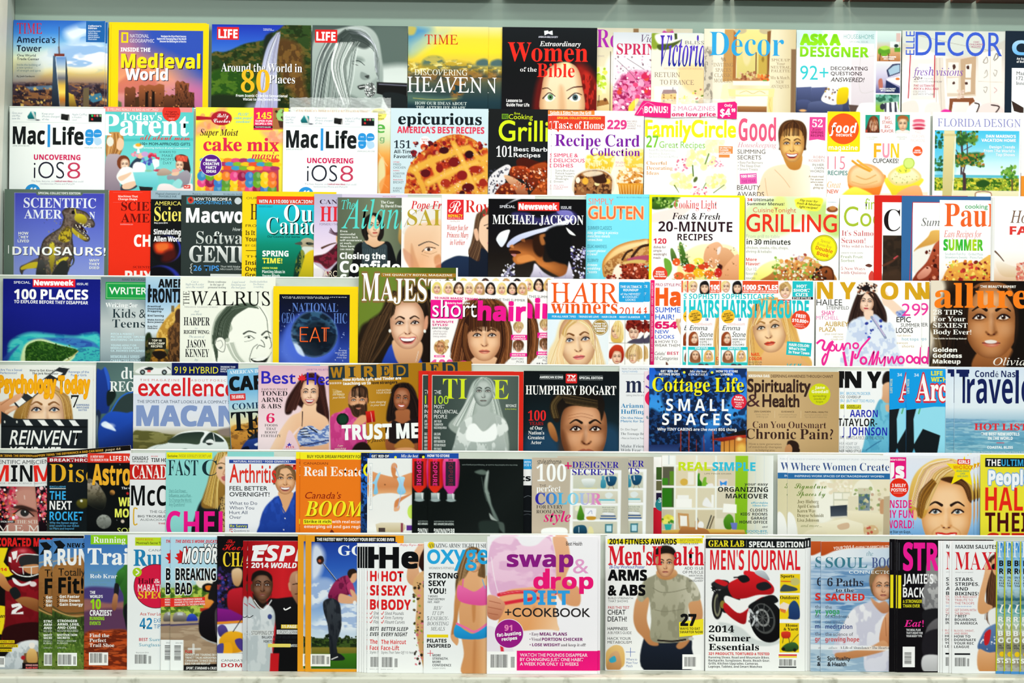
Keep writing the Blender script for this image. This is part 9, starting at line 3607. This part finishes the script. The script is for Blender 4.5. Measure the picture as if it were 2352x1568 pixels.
mag(7, 2, 1391, 1234, 1618, 'f5f6f6', "men's fitness magazine with a dark-haired man in a grey T-shirt and red slab title", '''
@ 1392 1250 1618 1538
f f5f6f6
c 3 1c2434>101620 1478 1470 1500 1464 1580 1462 1590 1490 1588 1538 1480 1538
c 3 d8a070>b87c4c 1455 1420 1460 1380 1476 1360 1492 1370 1486 1420 1496 1452 1510 1470 1512 1482 1492 1480 1476 1462 1462 1446
c 3 d8a070>b87c4c 1578 1370 1604 1368 1614 1400 1612 1426 1598 1448 1578 1480 1562 1490 1554 1482 1572 1460 1588 1430
c 3 b8b49c>9a9880 1464 1370 1478 1335 1500 1322 1520 1314 1550 1316 1580 1326 1600 1345 1608 1375 1582 1386 1584 1440 1578 1470 1500 1472 1496 1420 1490 1372 1474 1382
v d0ccb8 0 .6
N 8a8870*.7 .54 14 26
l 2 7a7862*.7 1500 1350 1520 1360 1550 1358 1580 1350
l 2 7a7862*.6 1505 1400 1530 1404 1570 1398
c 3 dca878>b8804c 1512 1308 1546 1306 1556 1318 1540 1330 1520 1330 1508 1320
F 1528 1295 29 skin=e0ac80 lip=b86a58 smile=0 brow=24180e eye=3a3424
c 3 1a1410 1500 1290 1500 1268 1512 1256 1530 1252 1546 1258 1554 1274 1552 1292 1546 1274 1528 1270 1510 1276
h 30 2 1a1410,2c2018 1506 1262 1520 1254 1540 1256 / 1510 1272 1530 1266 1550 1272
e 1.5 c0c4c4 1588 1466 6 4
c 2 f0c880>d8a858 1392 1500 1410 1482 1430 1486 1436 1510 1430 1532 1396 1536
c 2 e0b080>c08850 1396 1520 1405 1500 1420 1496 1428 1520 1424 1538 1396 1538
c 1.5 38a8c8 1400 1514 1412 1506 1416 1518 1404 1522
l 4 2a2420 1512 1470 1545 1472 1575 1468
Q f0e028 1395 1238 1614 1235 1614 1247 1395 1249
t k 1399 1237 1554 1250 1a1a1c 2014 FITNESS AWARDS
t n 1562 1237.5 1612 1250 3a3a3c BEST EXERCISES,|GYMS & GEAR
t B 1397 1254 1498 1297 d81c2c Men's
t B 1498 1254 1520 1297 d81c2c H
t B 1547 1254 1617 1297 d81c2c alth
t q 1399 1298 1481 1305 3858b8 28-Day Workout Poster
t H 1396 1308 1486 1367 0e0e10 ARMS|& ABS
t r 1397 1371 1454 1383 3a3a3c BUILD STRENGTH|THAT SHOWS
t q 1397 1392 1446 1398 c82038 PASS THIS TEST
t q 1396 1400 1440 1427 16161a CHEAT|DEATH!
t q 1396 1440 1442 1447 1a1a1c HAPPINESS
t r 1396 1450 1451 1456 3a3a3c A BUYER'S GUIDE
t r 1396 1463 1451 1478 2a2a2c HACK YOUR|METABOLISM
t r/r 1568 1301 1615 1316.5 2a2a2c ADD 15 LB|OF MUSCLE
t q/r 1582 1319 1615 1335 4a4a4c AARON TAYLOR-|JOHNSON|GODZILLA BODY
Q f4e428 1560 1428 1616 1420 1616 1456 1561 1462
t H 1563 1409 1600 1436 121214 27
t b 1562 1440 1615 1453.5 1a1a18 WAYS TO EAT|SMARTER NOW
L 4868b8 1.2 1438 1497 1460 1497
L 4868b8 1.2 1449 1487 1449 1508
t r 1439 1511 1466 1532 4868a8 Where to|Meet Your|Match
R fbfbfb 1568 1502 1610 1536
X 1573 1508 1600 1530
''')
again(MAGS[-1], 0, 1394, 1228, "rear copy of the grey T-shirt man magazine, only its top edge showing")
MJ = mag(7, 4, 1620.5, 1236, 1849, 'f2f4f4', 'white gear magazine with a red sport motorcycle and a yellow product column', '''
@ 1622 1305 1848 1484
f f2f4f4
c 4 c8d0d0*.8 1650 1430 1700 1440 1740 1470 1800 1470 1760 1484 1700 1470
e 1.5 1c1c1e>0e0e10 1648 1388 13 34
e 1.5 8a8a70 1648 1390 8 26
e 1.5 2c2c2c 1648 1390 5 20
c 2 242428 1634 1340 1650 1332 1672 1334 1676 1350 1654 1354 1640 1352
c 2 c81c24 1642 1336 1650 1330 1672 1338 1664 1346
c 2 181a1c 1650 1360 1680 1350 1700 1370 1690 1400 1660 1405
e 1.5 8a7a30 1660 1388 6 9
c 2 e02028>a81018 1672 1344 1690 1330 1712 1322 1708 1318 1712 1310 1740 1316 1765 1334 1778 1350 1772 1364 1740 1366 1710 1374 1684 1372
c 2 f4f4f4 1668 1368 1700 1378 1730 1376 1710 1400 1700 1414 1666 1384
c 2 d81c24>981018 1666 1384 1700 1408 1740 1376 1754 1372 1720 1400 1712 1432 1688 1424 1664 1402
c 2 141618 1720 1390 1750 1372 1776 1366 1788 1380 1770 1388 1730 1400
c 1.5 c8d0d8>98a0a8 1738 1310 1756 1312 1768 1332 1750 1326 1734 1316
c 2 1c1e22 1740 1340 1760 1336 1772 1348 1752 1356 1738 1350
l 3 1c1c1e 1686 1326 1704 1326 1718 1334
c 2 16181a 1694 1325 1712 1320 1722 1332 1706 1338
e 1.5 141416>0a0a0c 1762 1426 38 50 -18
e 1.5 4a4c4c 1754 1420 26 36 -18
e 1.5 16181a 1753 1419 23 32 -18
e 1.5 8a8c8c 1752 1418 15 21 -18
e 1.5 1c1e20 1752 1418 11 16 -18
'''+'\n'.join('l 1.6 5a5c5c 1752 1418 %d %d'%(1752+23*math.cos(a),1418+32*math.sin(a)) for a in np.arange(0,6.28,.7))+'''
l 4 c8ccd0 1724 1400 1734 1420 1728 1436
d 12 2 4 c8ccd0,6a6c70 1720 1398 1740 1440
l 2 16181a 1636 1348 1642 1364
Q 16181a 1640 1344 1643 1349 1648 1349 1644 1353 1645 1358 1640 1355 1635 1358 1636 1353 1632 1349 1637 1349
@ 1791 1317 1838 1498
f f2f4f4
r f0d018 1792 1317 1838 1361
r f0d018 1790 1366 1837 1421
r f0d018 1789 1430 1836 1498
e 1 c8c070 1826 1335 11 9
l 2 d84828 1794 1334 1816 1335
c 1.5 3a4a50 1792 1354 1800 1342 1812 1344 1830 1350 1828 1356 1796 1358
p 1 f0e0d0 1784 1394 1800 1382 1815 1388 1806 1404
p 1 e07838 1790 1396 1806 1400 1804 1408 1794 1404
c 1.5 24487c>1c3464 1812 1412 1812 1392 1820 1380 1828 1380 1836 1394 1836 1420 1812 1420
c 1.5 e03c24>b82818 1795 1452 1806 1449 1816 1452 1814 1464 1798 1464
l 1.4 2a2a2a 1800 1464 1798 1476
l 1.4 2a2a2a 1812 1464 1814 1474
c 1.5 3c6834>24401c 1795 1490 1806 1478 1824 1474 1834 1482 1832 1492 1810 1496
l 1.4 2a2a2a 1818 1474 1834 1456
e 1 1a1a1a 1800 1490 4 4
e 1 1a1a1a 1826 1492 4 4
R 14181a 1620.5 1237 1849 1259
t B 1627 1241 1709 1255 f4e428 GEAR LAB
R 8a8c8c 1714 1241 1714.8 1256
t k 1720 1243 1845 1256 f4f6f6 SPECIAL EDITION
t b 1631 1263 1838 1308.5 e0202c MEN'S JOURNAL
t B 1793 1319 1824 1325.5 1a1a14 Sports
t B 1792 1368 1834 1375 1a1a14 Outdoors
t B/r 1800 1432 1833 1447 1a1a14 Home|& Yard
t B 1628.5 1437 1744 1493 121416 2014|Summer|Essentials
t k 1628 1498 1768 1504 d83030 321 PRODUCTS, TORTURED & TESTED
t b 1628 1507 1769 1533 3a3e40 Running Shoes, Road and Mountain Bikes,|Backpacks, Sunglasses, Boots, Beach Gear,|Grills, Kitchen Upgrades, Cameras,|Laptops, Tablets, and Smart Watches
R d83030 1789 1502 1831 1505.5
R f0d018 1789 1506 1831 1509.5
X 1791 1513 1822 1528
X 1824 1515 1829 1528
R 1c2024 1789 1530 1830 1533
''')
for i, (dx, dy) in enumerate(((6, -1.5), (13, -2.5))):
    again(MJ, 3 - i, 1620.5 + dx, 1236 + dy, ('next copy behind the red motorcycle gear magazine', 'hindmost copy of the red motorcycle gear magazine, its corner peeping out')[i])
SO = mag(7, 5, 1885.5, 1244, 2108, '8ab0d0', 'spirituality magazine with a praying woman in white against a blue sea', '''
@ 1885 1243 2046 1541
g 1885 0 2046 0 f0f4f8 e0e8f0 c8d8e8
r 9ab8d4>6a94c0>8ab0d0>a8c4dc 1885 1300 2046 1480 40
N 4c7cb0*.7 .52 60 7
N dce8f4*.6 .58 50 5
r a8c0d4>b8ccdc 1885 1478 2046 1541 4
N 7a9cbc*.6 .5 60 8
c 3 c85a28>b84818 1885 1243 2046 1243 2046 1256 1960 1258 1920 1264 1885 1276
c 3 8a6a48>6a4c30 1998 1345 1998 1322 2010 1304 2028 1300 2046 1304 2046 1370 2010 1370
c 3 f0f0f4>d0d0e0 1914 1500 1920 1470 1944 1420 1962 1396 1990 1384 2010 1380 2046 1400 2046 1541 1990 1541 1980 1490 1930 1502
N b8b8d0*.6 .55 20 30
c 3 d8a078>b87850 2000 1372 2018 1384 2034 1380 2046 1400 2028 1408 2008 1390
F 2026 1348 30 skin=e0a880 lip=b86a58 smile=0 brow=5a3c24 yaw=.3
c 3 8a6a48 1998 1345 2000 1322 2014 1306 2046 1300 2046 1312 2016 1320 2006 1336
c 2 e0a478>c07c50 2020 1470 2024 1440 2030 1420 2038 1408 2046 1410 2046 1480 2030 1486
l 1.4 a86840 2034 1418 2036 1460
c 3 d8a074>b87848 1920 1500 1950 1496 2000 1484 2030 1470 2040 1490 1990 1506 1940 1514 1922 1512
p 2 f4f6f8*.75 1885 1480 2046 1484 2046 1494 1885 1492
t b/@-4 1914 1255 1936 1262 f8e8dc YOUR
t S/@-4 1937 1253 1962 1262 f8e8dc 2014
t b/@-2 1965 1253 2043 1260 f8e8dc GUIDE TO SPIRITUALITY
t S 1896 1280 1992 1303.5 3c7c90 SOUL
t S 2002 1280 2072 1303.5 4c5c90 BOOK
t I 1990 1266 2005 1276 6a98a8 the
t n 1950 1310 2060 1317 f4f8fa CONNECTION
t S 1900 1328 1983 1346 2a2c38 6 Paths
t S 1920 1351 1962 1359 2a2c38 to the
t k 1896 1363 1986 1379 d83028 SACRED
t r 1896 1390 1911 1398 4a5460 the
t b/x 1896 1401 1928 1410 2c9c48 yoga
t r 1896 1411.5 1950 1419 4a5460 of Kindness
t n 1896 1426 1941 1432 5a6470 ONE MINUTE
t b 1896 1434 1958 1444 283880 meditation
t r 1896 1452 1960 1460 5a5460 the science of
t b 1896 1463 1974 1473 c83838 growing hope
t I 1904 1485 1924 1490 5a5460 also:
t R 1930 1484 2046 1490 4a4c54 A Life of Abundance • The Heart of
t K 1901 1507 1954 1529.5 2a2c34 Spirituality|& Health
''')
again(SO, 4, 1862, 1243, 'second copy of the praying woman magazine, a strip of it beside the motorcycle copies')
MX = mag(7, 8, 2061, 1239, 2282, '0e0c10', 'black fitness magazine with hot pink title and a pale figure in black and white', '''
@ 2110 1239 2165 1541
f 0e0c10
c 3 8a8888 2130 1290 2150 1280 2165 1290 2165 1390 2150 1400 2142 1360 2128 1330
c 3 d0d0d0>8a8a8c 2118 1385 2122 1350 2136 1326 2150 1320 2156 1345 2165 1370 2165 1410 2140 1408 2124 1400
N 5a5a5e*.6 .55 8 12
c 3 1a1a1e 2120 1404 2165 1400 2165 1440 2130 1444
c 3 6a686c>3a383c 2130 1440 2165 1420 2165 1490 2125 1500
c 3 1e1c22 2124 1456 2165 1448 2165 1510 2122 1506
c 3 d8d8dc>b0b0b4 2122 1506 2165 1508 2165 1541 2122 1541
R f0e020 2063 1321 2070 1397
t k 2074 1246 2190 1309 f01c98 STRO
t b 2074 1318 2144 1371.5 f4f4f6 JAMIE'S|BACK
t b 2074 1377 2118 1395 e8e028 & STRONGER|THAN EVER
t J 2077 1424 2122 1439 f02c98 Eat!
t b 2082 1444 2120 1463 e8e8ec THE MEAL PLAN|THAT'S RIGHT FOR|YOUR BODY TYPE
R f6f6f8 2074 1485 2102 1532
Y 2078 1498 2094 1526
R 3a3a40 2064 1246 2066 1310
''', spine='2a282c')
again(MX, 7, 2056, 1238.5, 'next copy behind the pink-titled black fitness magazine')
again(MX, 6, 2043, 1238, 'hindmost copy of the pink-titled black fitness magazine, its yellow mark showing')
MA = mag(7, 13, 2187, 1242.6, 2408, 'f3f5f7', "white men's magazine with red serif title and a woman in star-spangled denim shorts", '''
@ 2240 1242 2296 1541
f f3f5f7
c 3 4a2c1c>2c180e 2264 1310 2270 1285 2284 1272 2296 1270 2296 1450 2276 1430 2266 1380
h 50 2 5a3824,3a2014,7a5034 2278 1280 2270 1340 2264 1420 / 2296 1290 2290 1350 2284 1450
c 2 e8b488>d89c68 2246 1400 2248 1370 2258 1330 2264 1305 2272 1300 2274 1316 2268 1340 2262 1380 2280 1392 2270 1405 2254 1410
c 2 e8b488 2262 1300 2272 1290 2278 1298 2274 1318 2264 1314
c 2 e0a878 2278 1288 2296 1282 2296 1320 2282 1316
e 1.5 14141a 2284 1301 7 7
c 3 f0f0f0 2270 1405 2296 1396 2296 1440 2276 1440
c 3 6888b8>3c5c90 2246 1488 2256 1458 2270 1440 2296 1436 2296 1500 2270 1498
d 14 1 2.2 f4f4f8,e8e8f0 2252 1455 2294 1492
c 2 c82028 2262 1455 2276 1446 2272 1476 2262 1480
c 3 e8b080>c88850 2248 1492 2270 1498 2296 1500 2296 1541 2250 1541
t b 2194.5 1251 2290 1260 16181a MAXIM SALUTES
t R 2193 1268 2330 1308.5 d8202c MAXIM
t n 2194 1313 2236 1315.5 8a8e92 WHAT GUYS WANT
t b 2194 1326.5 2249 1367 1c1e22 STARS,|STRIPES,|AND|BIKINIS!
t r 2193 1368 2244 1388 c84850 OUR RED-HOT|TRIBUTE TO|THE TROOPS
t b 2193 1391 2232 1396 5a98d0 ******
t r 2193 1398 2242 1412 c84850 GET DOWN WITH|THE BROWN
t b 2193 1412 2246 1434 1c1e22 7 BEST|BOURBONS|IN AMERICA
t r 2192 1446 2238 1457 c84850 BLOOD, SWEAT,|AND BEERS
t b 2192 1458.5 2242 1488 1c1e22 HOW TO|DOMINATE|YOUR REC|LEAGUE
R 1c1e22 2193 1500 2229 1504
X 2194 1510 2220 1530
X 2222 1512 2227 1530
''', spine='e8e4e0')
for i, dx in enumerate((6, 21, 27, 32)):
    again(MA, 12 - i, 2187 - dx, 1242, ("next copy behind the star-spangled shorts men's magazine", "third copy back of the star-spangled shorts men's magazine, its red initial cut off", "fourth copy back of the star-spangled shorts men's magazine", "hindmost copy of the star-spangled shorts men's magazine")[i], group="fanned men's magazines")
OU = mag(7, 14, 2288, 1243, 2500, '4a94d8', 'blue-skied coastal magazine with a lime spine edge, innermost of four at the frame edge', '''
@ 2288 1243 2360 1541
g 0 1243 0 1541 2c80d0 4a9ce0 78b8e8 a0cce8 b0d4e8 2c5c6c 58a0a8 a8c0a8 a8a080 8a8a78 a8a088 90887c
N d8e8e8*.4 .6 20 8
t S 2292 1244 2360 1280 dcecf8 Florida
t k 2295 1287 2350 1318 14181c BEST|ROADS
t b 2295 1324 2340 1348 14181c IN ORLANDO|ALL-NEW|EXERCISE|THAT WORKS
t I 2296 1388 2350 1408 f0f4f4 Up!
t k 2293 1416 2350 1476 eef2f0 RIDE|YOUR|BOAT|ON
t b 2293 1480 2330 1490 1c2428 26, RIVERS|YOU LOVE
E f0c820 2302 1502 6
t k 2290 1512 2330 1522 eef2f0 STAY
R c0c818 2288 1243 2290.5 1541
''', spine='b8c020')
for i, dx in enumerate((18.5, 35, 55)):
    again(OU, 15 + i, 2288 + dx, 1243, ('second of four blue-skied coastal magazines, standing over the innermost', 'third of four blue-skied coastal magazines, counting from the denim shorts cover', 'outermost of four blue-skied coastal magazines, cut off by the frame')[i])
